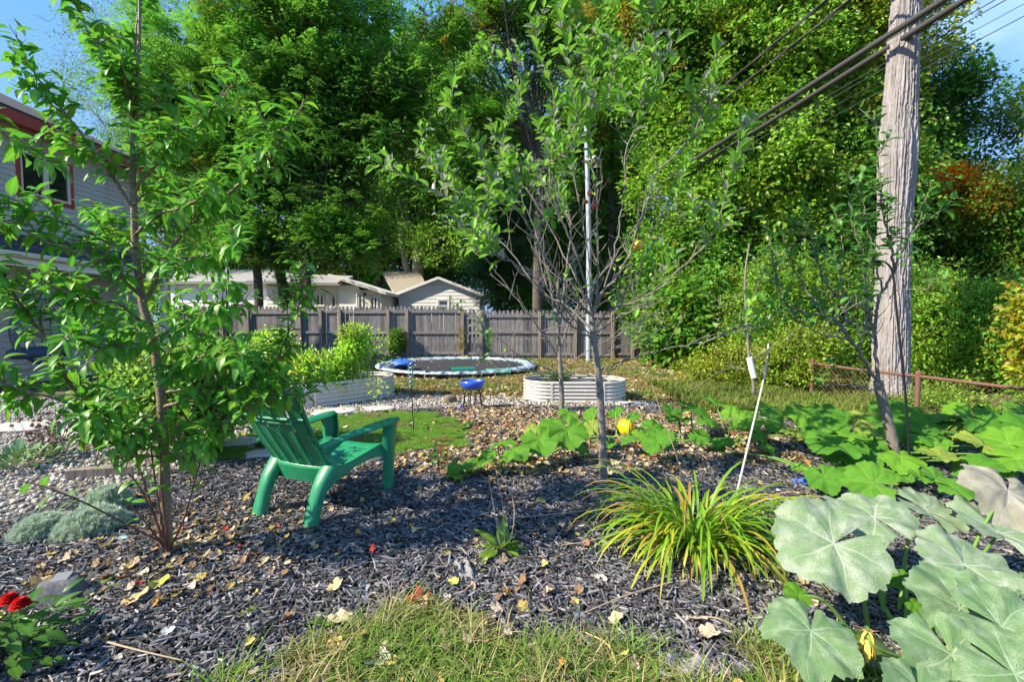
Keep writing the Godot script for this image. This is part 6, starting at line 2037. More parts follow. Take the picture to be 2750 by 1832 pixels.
func stalked_leaf(t: Node3D, at: Vector3, size: float, face: Vector3, tip: Vector3, root: Vector3, m: Mesh, mt: Material, stalk: Material, label := "") -> void:
	var up := face.normalized()
	var x := (tip - up * tip.dot(up)).normalized()
	var bs := Basis(x, up, x.cross(up)).scaled_local(Vector3(size, size, size))
	var lf := part(t, "leaf", m, mt, Transform3D(bs, at - t.position))
	if label:
		lf.set_meta("label", label)
	var b := MB.new()
	var mid := root.lerp(at, 0.55) + Vector3(0, 0.05, 0) - x * size * 0.15
	var p := smooth_path([root - t.position, mid - t.position, at - up * 0.004 - t.position], 4)
	b.tube(p, taper(p.size(), 0.009, 0.006), 6)
	part(t, "petiole", b.mesh(), stalk)


func squash() -> void:
	var shapes := []
	for k in 6:
		shapes.append(squash_leaf(k, [0.05, 0.09, 0.06, 0.12, 0.08, 0.05][k], [0.18, 0.28, 0.1, 0.3, 0.22, 0.38][k]))
	rng.seed = 515
	var green := [leaf_mat(vein_texture(Color(0.085, 0.23, 0.028), Color(0.18, 0.36, 0.07), 0.0, 1), 0.6), leaf_mat(vein_texture(Color(0.095, 0.25, 0.025), Color(0.2, 0.38, 0.06), 0.0, 2), 0.6), leaf_mat(vein_texture(Color(0.075, 0.22, 0.022), Color(0.16, 0.35, 0.05), 0.0, 3), 0.65)]
	var dusty := [leaf_mat(vein_texture(Color(0.07, 0.2, 0.035), Color(0.16, 0.3, 0.08), 0.42, 4, Color(0.46, 0.52, 0.40)), 0.7, 0.4), leaf_mat(vein_texture(Color(0.09, 0.21, 0.05), Color(0.2, 0.32, 0.12), 0.6, 5, Color(0.46, 0.5, 0.4)), 0.75, 0.35), leaf_mat(vein_texture(Color(0.2, 0.2, 0.13), Color(0.32, 0.3, 0.22), 0.55, 6, Color(0.42, 0.39, 0.33)), 0.8, 0.3)]
	green.append(leaf_mat(vein_texture(Color(0.12, 0.29, 0.025), Color(0.24, 0.42, 0.06), 0.0, 12), 0.65))
	green.append(leaf_mat(vein_texture(Color(0.20, 0.3, 0.04), Color(0.36, 0.42, 0.1), 0.1, 13, Color(0.4, 0.34, 0.12)), 0.7))
	var stalk := mat(0.13, 0.27, 0.045, 0.55)
	# the mildewed squash close by on the right
	var root := Vector3(1.62, 0, -1.82)
	var t := thing("squash_plant", "large squash plant with huge pale mildewed leaves in the bottom right corner", "squash plant", root)
	var near := [
		[Vector3(1.378, 0.39, -1.86), 0.235, Vector3(-0.15, 1, 0.55), Vector3(-1, 0, 0.35), 1, 0], [Vector3(1.763, 0.386, -2.12), 0.25, Vector3(0.0, 1, 0.3), Vector3(-0.3, 0, -1), 1, 1],
		[Vector3(2.182, 0.346, -2.3), 0.2, Vector3(0.1, 1, 0.5), Vector3(0.6, 0, 0.6), 1, 2], [Vector3(2.555, 0.469, -2.25), 0.26, Vector3(0.1, 1, 0.65), Vector3(-0.5, 0, 0.8), 2, 5],
		[Vector3(1.946, 0.294, -1.86), 0.22, Vector3(0.0, 1, 0.35), Vector3(0.5, 0, -0.7), 1, 0], [Vector3(2.353, 0.32, -2.1), 0.24, Vector3(0.1, 1, 0.4), Vector3(0.4, 0, -1), 1, 2], [Vector3(1.725, 0.239, -1.66), 0.21, Vector3(0, 1, 0.6), Vector3(0.1, 0, -1), 0, 4],
		[Vector3(1.729, 0.266, -1.52), 0.22, Vector3(-0.05, 1, 0.5), Vector3(0.6, 0, 0.5), 0, 2], [Vector3(1.393, 0.287, -1.36), 0.205, Vector3(-0.1, 1, 0.6), Vector3(-0.2, 0, 1), 0, 0], [Vector3(1.468, 0.314, -1.25), 0.2, Vector3(-0.1, 1, 0.5), Vector3(0.5, 0, 0.9), 0, 4],
		[Vector3(1.083, 0.221, -1.56), 0.195, Vector3(-0.15, 1, 0.35), Vector3(-0.5, 0, 0.8), 0, 3], [Vector3(1.189, 0.274, -1.25), 0.12, Vector3(0, 1, 0.4), Vector3(-0.5, 0, 1), 0, 2],
		[Vector3(1.764, 0.182, -1.95), 0.075, Vector3(-0.1, 1, 0.5), Vector3(-1, 0, 0.4), 3, 1], [Vector3(1.623, 0.196, -1.74), 0.055, Vector3(0.1, 1, 0.6), Vector3(0.2, 0, 1), 3, 1],
		[Vector3(1.229, 0.166, -1.85), 0.06, Vector3(0, 1, 0.3), Vector3(-1, 0, 0), 3, 2], [Vector3(2.136, 0.209, -1.7), 0.18, Vector3(0.1, 1, 0.5), Vector3(1, 0, 0.3), 0, 2],
	]
	for q in near:
		var a: Vector3 = q[0]
		var rt := Vector3(lerpf(root.x, a.x, 0.35) + R(-0.05, 0.05), 0.01, lerpf(root.z, a.z, 0.3) + R(-0.05, 0.05))
		var mt: Material = dusty[q[4]] if q[4] < 3 else green[1]
		stalked_leaf(t, a, q[1] * (0.93 if a.z < -1.83 and a.x < 1.6 else 0.8), q[2] + Vector3(R(-0.15, 0.15), 0, R(-0.2, 0.2)), q[3], rt, shapes[q[5]], mt, stalk, "grey-beige withering leaf" if q[4] == 2 else "")
	var vb := MB.new()
	var vp := smooth_path([Vector3(-0.1, 0.02, 0.35), Vector3(0, 0.035, 0.05), Vector3(0.15, 0.03, -0.25), Vector3(0.5, 0.03, -0.5)], 4)
	vb.tube(vp, taper(vp.size(), 0.013, 0.01), 7)
	part(t, "stem", vb.mesh(), stalk)
	var bp := Vector3(1.255, 0.186, -1.52) - root
	var fl := MB.new()
	for k in 6:
		var a := TAU * k / 6
		var pts := PackedVector3Array()
		for j in 5:
			var s := j / 4.0
			for i in 3:
				var an := a + (i - 1) * 0.5 * (1 - s * 0.7)
				var r := 0.008 + 0.022 * sin(PI * s * 0.8)
				pts.append(bp + Vector3(cos(an) * r, 0.035 - 0.075 * s, sin(an) * r))
		fl.grid(pts, 3, 5)
	for k in 5:
		var a := TAU * k / 5 + 0.4
		var pts := PackedVector3Array()
		for j in 4:
			var s := j / 3.0
			for i in 3:
				var an := a + (i - 1) * 0.5 * (1 - s)
				var r := 0.006 + 0.026 * s
				pts.append(bp + Vector3(0.004, 0.062, 0) + Vector3(cos(an) * r, -0.03 * s * s, sin(an) * r))
		fl.grid(pts, 3, 4)
	part(t, "blossom", fl.mesh(), mat(0.72, 0.47, 0.09, 0.6)).set_meta("label", "wilted yellow blossom")
	var fs := MB.new()
	fs.tube(smooth_path([bp + Vector3(0, 0.05, 0), bp + Vector3(0.05, 0.0, 0.02), Vector3(0.05, 0.02, 0.2)], 3), taper(7, 0.006, 0.008), 6)
	part(t, "flower_stalk", fs.mesh(), stalk)
	# the squash itself, dark green on the ground
	var sq := MB.new()
	sq.lathe([Vector2(0.004, 0.0), Vector2(0.05, 0.008), Vector2(0.085, 0.05), Vector2(0.085, 0.09), Vector2(0.05, 0.128), Vector2(0.004, 0.135)], 24)
	solo("squash", sq.mesh(), mat(0.07, 0.10, 0.016, 0.35), "round dark green squash lying under the wilted yellow blossom", "squash", Transform3D(Basis(), Vector3(1.357, 0, -1.639)))
	# the pumpkin vine across the middle
	var r2 := Vector3(1.882, 0, -4.954)
	var v := thing("pumpkin_vine", "long green pumpkin vine with broad leaves winding across the bed to the right edge", "pumpkin vine", r2)
	var path := smooth_path([Vector3(-0.47, 0, -3.716), Vector3(-0.222, 0, -3.913), Vector3(0.141, 0, -4.289), Vector3(0.579, 0, -4.744), Vector3(1.088, 0, -4.918), Vector3(1.615, 0, -4.744), Vector3(2.196, 0, -4.778), Vector3(2.865, 0, -4.954), Vector3(3.334, 0, -4.778), Vector3(3.647, 0, -4.46), Vector3(4.384, 0, -4.536), Vector3(4.976, 0, -4.46), Vector3(5.169, 0, -4.182)], 6)
	var lp := []
	for q in path:
		lp.append(q - r2 + Vector3(0, 0.028 + R(0, 0.02), 0))
	var sb := MB.new()
	sb.tube(lp, taper(lp.size(), 0.012, 0.012), 7)
	part(v, "stem", sb.mesh(), stalk)
	var leaves := [
		[-0.452, -3.632, 0.06, 0.1], [-0.478, -3.642, 0.13, 0.07], [-0.357, -3.695, 0.12, 0.08], [-0.211, -3.717, 0.18, 0.11], [-0.109, -4.07, 0.2, 0.12], [0.019, -3.784, 0.22, 0.13], [0.25, -4, 0.26, 0.17], [0.203, -4.555, 0.2, 0.11], [0.514, -4.08, 0.32, 0.2], [0.631, -4.942, 0.3, 0.11], [0.413, -4.479, 0.3, 0.12], [0.808, -4.405, 0.26, 0.12], [0.912, -5.037, 0.28, 0.11], [0.655, -4.175, 0.12, 0.08],
		[1.121, -4.262, 0.18, 0.1], [1.231, -5.227, 0.25, 0.09], [1.398, -5.08, 0.22, 0.09], [1.295, -4.458, 0.18, 0.09], [0.977, -4.416, 0.12, 0.07], [2.006, -4.89, 0.36, 0.19], [2.379, -5.143, 0.36, 0.19], [1.843, -4.859, 0.24, 0.12], [1.351, -4.028, 0.22, 0.15], [1.41, -4.405, 0.26, 0.14], [1.842, -5.061, 0.3, 0.12], [2.059, -4.684, 0.28, 0.13], [2.33, -4.5, 0.34, 0.2], [2.014, -4.159, 0.2, 0.11], [1.866, -4.407, 0.18, 0.1], [1.942, -4.135, 0.14, 0.07],
		[2.973, -5.14, 0.34, 0.16], [2.642, -4.441, 0.34, 0.17], [3.066, -4.66, 0.36, 0.2], [3.433, -4.869, 0.34, 0.15], [2.756, -4.284, 0.26, 0.14], [2.906, -4.113, 0.32, 0.18], [2.74, -3.69, 0.3, 0.21], [3.078, -3.954, 0.32, 0.17], [3.136, -3.858, 0.26, 0.14], [2.403, -4.305, 0.22, 0.1], [3.641, -4.233, 0.4, 0.24], [3.603, -4.422, 0.34, 0.16], [3.889, -4.254, 0.34, 0.18], [4.276, -4.441, 0.38, 0.18], [4.293, -4.254, 0.34, 0.17], [4.343, -4.087, 0.4, 0.22], [4.747, -4.21, 0.38, 0.2], [3.741, -4, 0.3, 0.16], [4.022, -3.925, 0.3, 0.18], [3.851, -3.582, 0.32, 0.19], [4.1, -3.62, 0.32, 0.2], [3.804, -3.304, 0.3, 0.19], [4.637, -3.922, 0.36, 0.2],
		[3.143, -3.549, 0.24, 0.16], [2.733, -3.701, 0.2, 0.14], [2.363, -3.313, 0.16, 0.13], [2.573, -3.117, 0.18, 0.16], [2.317, -3.469, 0.16, 0.09], [3.024, -3.239, 0.18, 0.08], [3.123, -3.221, 0.18, 0.09], [3.119, -3.087, 0.16, 0.12], [3.489, -3.314, 0.24, 0.15], [3.343, -3.421, 0.28, 0.14], [3.65, -3.294, 0.22, 0.14], [2.755, -3.534, 0.12, 0.09], [2.435, -4.208, 0.14, 0.08], [3.056, -3.476, 0.14, 0.1], [2.907, -3.619, 0.2, 0.12], [3.735, -3.928, 0.24, 0.14], [3.434, -4.159, 0.3, 0.15], [3.451, -4.541, 0.34, 0.15], [4.454, -4.988, 0.34, 0.14], [5.046, -4.988, 0.34, 0.15], [5.311, -4.869, 0.34, 0.16], [5.671, -4.89, 0.36, 0.17], [2.715, -4.965, 0.32, 0.14],
	]
	for q in leaves:
		var h: float = q[2]
		var at := Vector3(q[0], h, q[1])
		var best: Vector3 = path[0]
		for s in path:
			if s.distance_to(at) < best.distance_to(at):
				best = s
		var an := R(0, TAU)
		var mt: Material = green[2] if at.x > 1.2 and at.z < -3.3 and R(0, 1) < 0.75 else (green[1] if at.x < 1.1 or R(0, 1) < 0.5 else green[0])
		if R(0, 1) < 0.22:
			mt = green[3 + rng.randi() % 2]
		stalked_leaf(v, at, q[3] * R(0.95, 1.12), Vector3(R(-0.55, 0.35), 1, R(-0.15, 0.75)), Vector3(cos(an), 0, sin(an) + 0.5), Vector3(lerpf(best.x, at.x, 0.3), 0.02, lerpf(best.z, at.z, 0.3)), shapes[rng.randi() % 6], mt, stalk)
	# the yellow pumpkin
	var pk := thing("pumpkin", "bright yellow round pumpkin lying among the leaves right of the bare apple tree's trunk", "pumpkin", Vector3(1.32, 0.0, -5.1))
	var pp := PackedVector3Array()
	var pw := 60
	for j in 17:
		var s := j / 16.0
		for i in pw:
			var a := -TAU * i / pw
			var r := 0.098 * pow(sin(PI * clampf(s, 0.01, 0.99)), 0.8) * (1.0 - 0.05 * pow(absf(cos(a * 5.0)), 6))
			pp.append(Vector3(cos(a) * r, 0.1 - cos(PI * s) * 0.1 - 0.012 * exp(-pow(s - 1, 2) * 90), sin(a) * r))
	var kb := MB.new()
	kb.grid(pp, pw, 17, true)
	part(pk, "fruit", kb.mesh(), mat(0.85, 0.60, 0.012, 0.3))
	var ks := MB.new()
	ks.tube(smooth_path([Vector3(0, 0.185, 0), Vector3(0.01, 0.225, 0), Vector3(0.05, 0.24, -0.02)], 3), taper(7, 0.014, 0.009), 6)
	part(pk, "stalk", ks.mesh(), stalk)

# ---------- small plants ----------
func blade(b: MB, o: Vector3, dir: Vector3, l: float, w: float, arch: float, c0: Color, c1: Color) -> void:
	var n := 10
	var p := PackedVector3Array()
	var cs := PackedColorArray()
	var side := dir.cross(Vector3.UP).normalized()
	var fl := Vector3(dir.x, 0, dir.z).normalized()
	var at := o
	var pitch := asin(clampf(dir.normalized().y, -1, 1))
	for j in n:
		var s := j / (n - 1.0)
		var ww := w * (0.75 + 0.25 * sin(PI * s)) * pow(1.0 - pow(s, 2.6), 0.8) + 0.0006
		var tg := fl * cos(pitch) + Vector3(0, sin(pitch), 0)
		var nrm := side.cross(tg).normalized()
		if nrm.y < 0:
			nrm = -nrm
		for i in 3:
			var q := float(i - 1)
			p.append(at + side * q * ww * 0.5 + nrm * absf(q) * ww * 0.22)
			var cc := c0.lerp(c1, pow(s, 1.6))
			if i == 1:
				cc = cc * 1.15
			cs.append(cc)
		at += tg * l / (n - 1)
		pitch -= arch / (n - 1) * (0.5 + 1.1 * s)
		if at.y < 0.012:
			at.y = 0.012
	b.grid(p, 3, n, false, cs)


func small_plants() -> void:
	rng.seed = 77
	# daylilies
	var o := Vector3(1.1, 0, -2.62)
	var t := thing("daylily_clump", "dense arching clump of long green and yellowing strap leaves right of the apple trunk", "daylilies", o)
	for k in 290:
		var a := R(0, TAU)
		var from := Vector3(cos(a) * R(0, 0.24), 0.0, sin(a) * R(0, 0.18))
		var a2 := a + R(-0.5, 0.5)
		var steep := R(0.5, 1.4)
		var dir := Vector3(cos(a2) * cos(steep), sin(steep), sin(a2) * cos(steep))
		var g := R(0.8, 1.25)
		var c0 := Color(0.16 * g, 0.34 * g, 0.025)
		var c1 := Color(0.2 * g, 0.36 * g, 0.025)
		var pick := R(0, 1)
		if pick < 0.3:
			c0 = Color(0.3 * g, 0.42 * g, 0.03)
			c1 = Color(0.48 * g, 0.45 * g, 0.04)
		elif pick < 0.38:
			c0 = Color(0.42 * g, 0.34 * g, 0.05)
			c1 = Color(0.4 * g, 0.22 * g, 0.06)
		var b := MB.new()
		blade(b, from, dir, R(0.36, 0.8), R(0.016, 0.027), R(1.6, 3.4), c0, c1)
		part(t, "leaf", b.mesh(), M.leaf_near)
	var dead := MB.new()
	for k in 160:
		var a := R(0, TAU)
		blade(dead, Vector3(cos(a) * R(0.02, 0.22), 0.01, sin(a) * R(0.02, 0.2)), Vector3(cos(a + R(-1, 1)), R(0.1, 0.9), sin(a + R(-1, 1))), R(0.12, 0.34), R(0.006, 0.013), R(1.5, 3), Color(0.4, 0.28, 0.14) * R(0.6, 1.2), Color(0.42, 0.3, 0.16) * R(0.6, 1.2))
	var dp := part(t, "dry_leaves", dead.mesh(), M.leaf_dull)
	dp.set_meta("kind", "stuff")
	# rosette weed with dry flower stems
	var ro := Vector3(-0.068, 0, -2.525)
	var w := thing("rosette_weed", "low rosette of broad green leaves with three dry brown stems in the open mulch", "weed", ro)
	var wl := []
	for k in 3:
		wl.append(leaf_mesh(0.36, 0.2, 0.25, 0.2, Color(R(0.13, 0.17), R(0.27, 0.33), 0.03), 1.4, 7, 0.75, 0.1))
	for k in 17:
		var a := k * 2.4 + R(-0.3, 0.3)
		var lift := R(0.15, 0.5) if k < 11 else R(0.8, 1.6)
		var s := R(0.12, 0.19)
		part(w, "leaf", wl[k % 3], M.leaf_near, Transform3D(along(Vector3(cos(a), lift, sin(a)), Vector3.UP).scaled_local(Vector3(s, s, s)), Vector3(cos(a) * 0.015, 0.015, sin(a) * 0.015)))
	for q in [[Vector3(-0.075, 0.085, -2.5), Vector3(-0.107, 0.255, -2.55), Vector3(-0.137, 0.387, -2.6)], [Vector3(-0.043, 0.085, -2.5), Vector3(-0.056, 0.264, -2.56), Vector3(-0.096, 0.451, -2.62)], [Vector3(-0.005, 0.108, -2.48), Vector3(0.012, 0.277, -2.5), Vector3(-0.044, 0.4, -2.58), Vector3(-0.097, 0.446, -2.62)]]:
		var b := MB.new()
		var p := smooth_path([Vector3(0.01, 0.01, 0)] + q.map(func(v): return v - ro), 4)
		b.tube(p, taper(p.size(), 0.0034, 0.0018), 5, false)
		part(w, "dry_stem", b.mesh(), M.twig_dry)
	# silvery cushions
	var rows := [[Vector3(-2.94, 0, -2.712), 0.125, 0.10, "silvery-green feathery cushion plant, leftmost of the three at the gravel edge"], [Vector3(-2.678, 0, -2.769), 0.18, 0.12, "largest silvery-green feathery cushion plant, in front at the gravel edge"], [Vector3(-2.815, 0, -3.037), 0.13, 0.16, "silvery-green feathery cushion plant behind the largest one"]]
	var tuft := MB.new()
	for k in 16:
		var dir := rv()
		dir.y = absf(dir.y) + 0.5
		dir = dir.normalized()
		var g := R(0.75, 1.2)
		tuft.col = Color(g, g, g * R(0.92, 1.05))
		small_leaf(tuft, rv() * 0.008, dir, rv(), R(0.02, 0.042), R(0.003, 0.006), 0.1)
	var tm := tuft.mesh()
	for q in rows:
		var c := thing("silver_mound", q[3], "plant", q[0], 0.0, "silvery cushion plants")
		var core := MB.new()
		core.lathe([Vector2(q[1] * 0.9, -0.01), Vector2(q[1] * 0.85, q[2] * 0.3), Vector2(q[1] * 0.6, q[2] * 0.65), Vector2(q[1] * 0.25, q[2] * 0.85), Vector2(0.003, q[2] * 0.9)], 18)
		part(c, "mound", core.mesh(), mat(0.3, 0.38, 0.26, 0.9))
		var wh := []
		var cc := []
		for k in 1500:
			var a := R(0, TAU)
			var s := sqrt(R(0, 1))
			var lump := 1.0 + 0.25 * noise.get_noise_2d(cos(a) * s * 6.0 + q[0].x * 9.0, sin(a) * s * 6.0)
			var r: float = q[1] * s * lump
			wh.append(Transform3D(along(Vector3(cos(a) * s, 0.5 + R(0, 0.6), sin(a) * s), rv()) * Basis(Vector3(0, 0, 1), -PI / 2), Vector3(cos(a) * r, q[2] * lump * (1.0 - s * s * s) + R(-0.02, 0.01), sin(a) * r)))
			var g := R(0.8, 1.15)
			cc.append(Color(0.56 * g, 0.66 * g, 0.5 * g))
		many(c, "foliage", tm, M.leaf_dull, wh, cc)
	# felty-leaved plant and the dried flowers at the left edge
	var lo := Vector3(-4.5, 0, -3.994)
	var lt := thing("woolly_plant", "low plant with pale rounded woolly leaves at the left edge by the gravel", "plant", lo)
	var ll := []
	for k in 3:
		ll.append(leaf_mesh(0.42, 0.2, 0.1, 0.25, Color(R(0.15, 0.19), R(0.26, 0.3), R(0.09, 0.13)), 1.2, 6, 0.8))
	for k in 120:
		var a := R(0, TAU)
		var r := R(0, 0.36)
		var s := R(0.07, 0.13)
		part(lt, "leaf", ll[k % 3], M.leaf_dull, Transform3D(along(Vector3(cos(a), R(0.3, 1.6), sin(a)), Vector3.UP).scaled_local(Vector3(s, s, s)), Vector3(cos(a) * r, R(0.01, 0.16) * (1 - r), sin(a) * r)))
	var dt := thing("dried_flowers", "dry brown seed heads on thin stems beside the woolly plant", "dried flowers", Vector3(-4.544, 0, -4.317))
	var hb := MB.new()
	for k in 60:
		var e := Vector3(R(-0.24, 0.24), R(0.14, 0.4), R(-0.2, 0.2))
		var b := MB.new()
		hb.col = Color(0.25, 0.16, 0.09)
		hb.tube([Vector3(e.x * 0.4, 0, e.z * 0.4), e], [0.003, 0.002], 4, false)
		hb.col = Color(0.2, 0.12, 0.075) * R(0.6, 1.5)
		for m in 5:
			hb.box(e + rv() * 0.02, Vector3.ONE * R(0.008, 0.02), Basis.from_euler(rv() * 3.0))
	part(dt, "seed_heads", hb.mesh(), M.v)
	# red zinnias in the bottom left corner
	var zo := Vector3(-1.933, 0, -1.671)
	var z := thing("zinnia", "leafy plant with two bright red double flowers in the bottom left corner", "flower", zo)
	var zl := []
	for k in 4:
		var g := R(0.8, 1.2)
		zl.append(leaf_mesh(0.42, 0.15, 0.35, 0.2, Color(0.075 * g, 0.19 * g, 0.03 * g), 1.25, 6, 0.5))
	var heads := [Vector3(-2.006, 0.235, -1.72), Vector3(-1.916, 0.243, -1.68)]
	for h in heads:
		var hp: Vector3 = h - zo
		var b := MB.new()
		var p := smooth_path([Vector3(hp.x * 0.3, 0, hp.z * 0.3), hp * 0.6 + Vector3(0.01, 0, 0.01), hp], 3)
		b.tube(p, taper(p.size(), 0.005, 0.0035), 6)
		part(z, "stem", b.mesh(), M.stem_green)
		var fb := MB.new()
		for ring in 5:
			var n := 16 - ring * 2
			for k in n:
				var a := TAU * k / n + ring * 0.4
				var el := -0.12 + 0.24 * ring
				var d := Vector3(cos(a) * cos(el), sin(el), sin(a) * cos(el))
				var g := R(0.75, 1.15)
				fb.col = Color(0.62 * g, 0.012 * g, 0.012 * g)
				var s := 0.034 - 0.005 * ring
				var bs := along(d, Vector3.UP)
				var at := hp + Vector3(0, 0.004 * ring, 0)
				var pts := PackedVector3Array()
				for j in 4:
					var u := j / 3.0
					for i in 3:
						var wd := 0.011 * sin(PI * (0.18 + 0.7 * u))
						pts.append(at + bs.x * s * u + bs.z * (i - 1) * wd + bs.y * (absf(i - 1) * 0.003 - 0.006 * u * u))
				fb.grid(pts, 3, 4)
		part(z, "flower", fb.mesh(), M.petal)
	for k in 150:
		var a := R(0, TAU)
		var h := R(0.01, 0.21)
		var r := R(0.0, 0.19) * (1.1 - h)
		var s := R(0.05, 0.1)
		part(z, "leaf", zl[k % 4], M.leaf_near, Transform3D(along(Vector3(cos(a), R(-0.2, 0.8), sin(a)), Vector3.UP + rv() * 0.3).scaled_local(Vector3(s, s, s)), Vector3(cos(a) * r - 0.04, h, sin(a) * r)))
	# red salvia at the edge of the moss
	var so := Vector3(-0.67, 0, -4.08)
	var sv := thing("red_salvia", "small green plant with a red flower spike at the moss lawn's right edge", "flower", so)
	var slist := []
	for k in 70:
		var a := R(0, TAU)
		var r := R(0, 0.16)
		var s := R(0.035, 0.065)
		part(sv, "leaf", zl[k % 4], M.leaf_near, Transform3D(along(Vector3(cos(a), R(0, 0.9), sin(a)), Vector3.UP).scaled_local(Vector3(s, s, s)), Vector3(cos(a) * r, R(0.01, 0.14) * (1 - r * 3), sin(a) * r)))
	var sb := MB.new()
	sb.tube([Vector3(0, 0, 0), Vector3(0.005, 0.22, 0)], [0.004, 0.003], 5)
	part(sv, "stem", sb.mesh(), M.stem_green)
	var fb2 := MB.new()
	for k in 26:
		var y := R(0.07, 0.22)
		fb2.col = Color(0.6, 0.01, 0.012) * R(0.7, 1.1)
		small_leaf(fb2, Vector3(R(-0.008, 0.008), y, R(-0.008, 0.008)), rv() + Vector3(0, 0.2, 0), Vector3.UP, R(0.015, 0.032), 0.014, 0.2)
	part(sv, "blossom", fb2.mesh(), M.petal)
	# scattered little weeds
	for q in [[Vector3(-1.158, 0, -1.95), "", "tiny round-leaved seedling left of the front grass"], [Vector3(-0.817, 0, -1.865), "", "small clover-like weed at the left edge of the front grass"], [Vector3(-0.014, 0, -7.199), "", "small lime-green weed right of the birdbath"], [Vector3(-0.489, 0, -6.415), "", "tiny weed in front of the birdbath"]]:
		var wp: Vector3 = q[0]
		var ww := thing("small_weed", q[2], "weed", wp)
		for k in 14:
			var a := R(0, TAU)
			var s := R(0.02, 0.045)
			part(ww, "leaf", wl[k % 3], M.leaf_near, Transform3D(along(Vector3(cos(a), R(0.1, 1.2), sin(a)), Vector3.UP).scaled_local(Vector3(s, s, s * 1.6)), Vector3(cos(a) * R(0, 0.04), R(0.01, 0.03), sin(a) * R(0, 0.04))))


# ---------- small things ----------
func stone(called: String, label: String, at: Vector3, s: Vector3, turn: float, m: Material, group := "") -> void:
	var b := MB.new()
	var p := PackedVector3Array()
	var w := 18
	var h := 9
	for j in h:
		var v := PI * (j / (h - 1.0) - 0.5)
		for i in w:
			var a := -TAU * i / w
			var d := Vector3(cos(a) * cos(v), sin(v), sin(a) * cos(v))
			var k := 1.0 + 0.22 * noise.get_noise_3dv(d * 2.2 + at * 3.0)
			d = Vector3(signf(d.x) * pow(absf(d.x), 0.7), signf(d.y) * pow(absf(d.y), 0.6), signf(d.z) * pow(absf(d.z), 0.7))
			p.append(d * s * 0.5 * k)
	b.grid(p, w, h, true)
	solo(called, b.mesh(), m, label, called.replace("_", " "), Transform3D(Basis(Vector3.UP, turn), at), group)


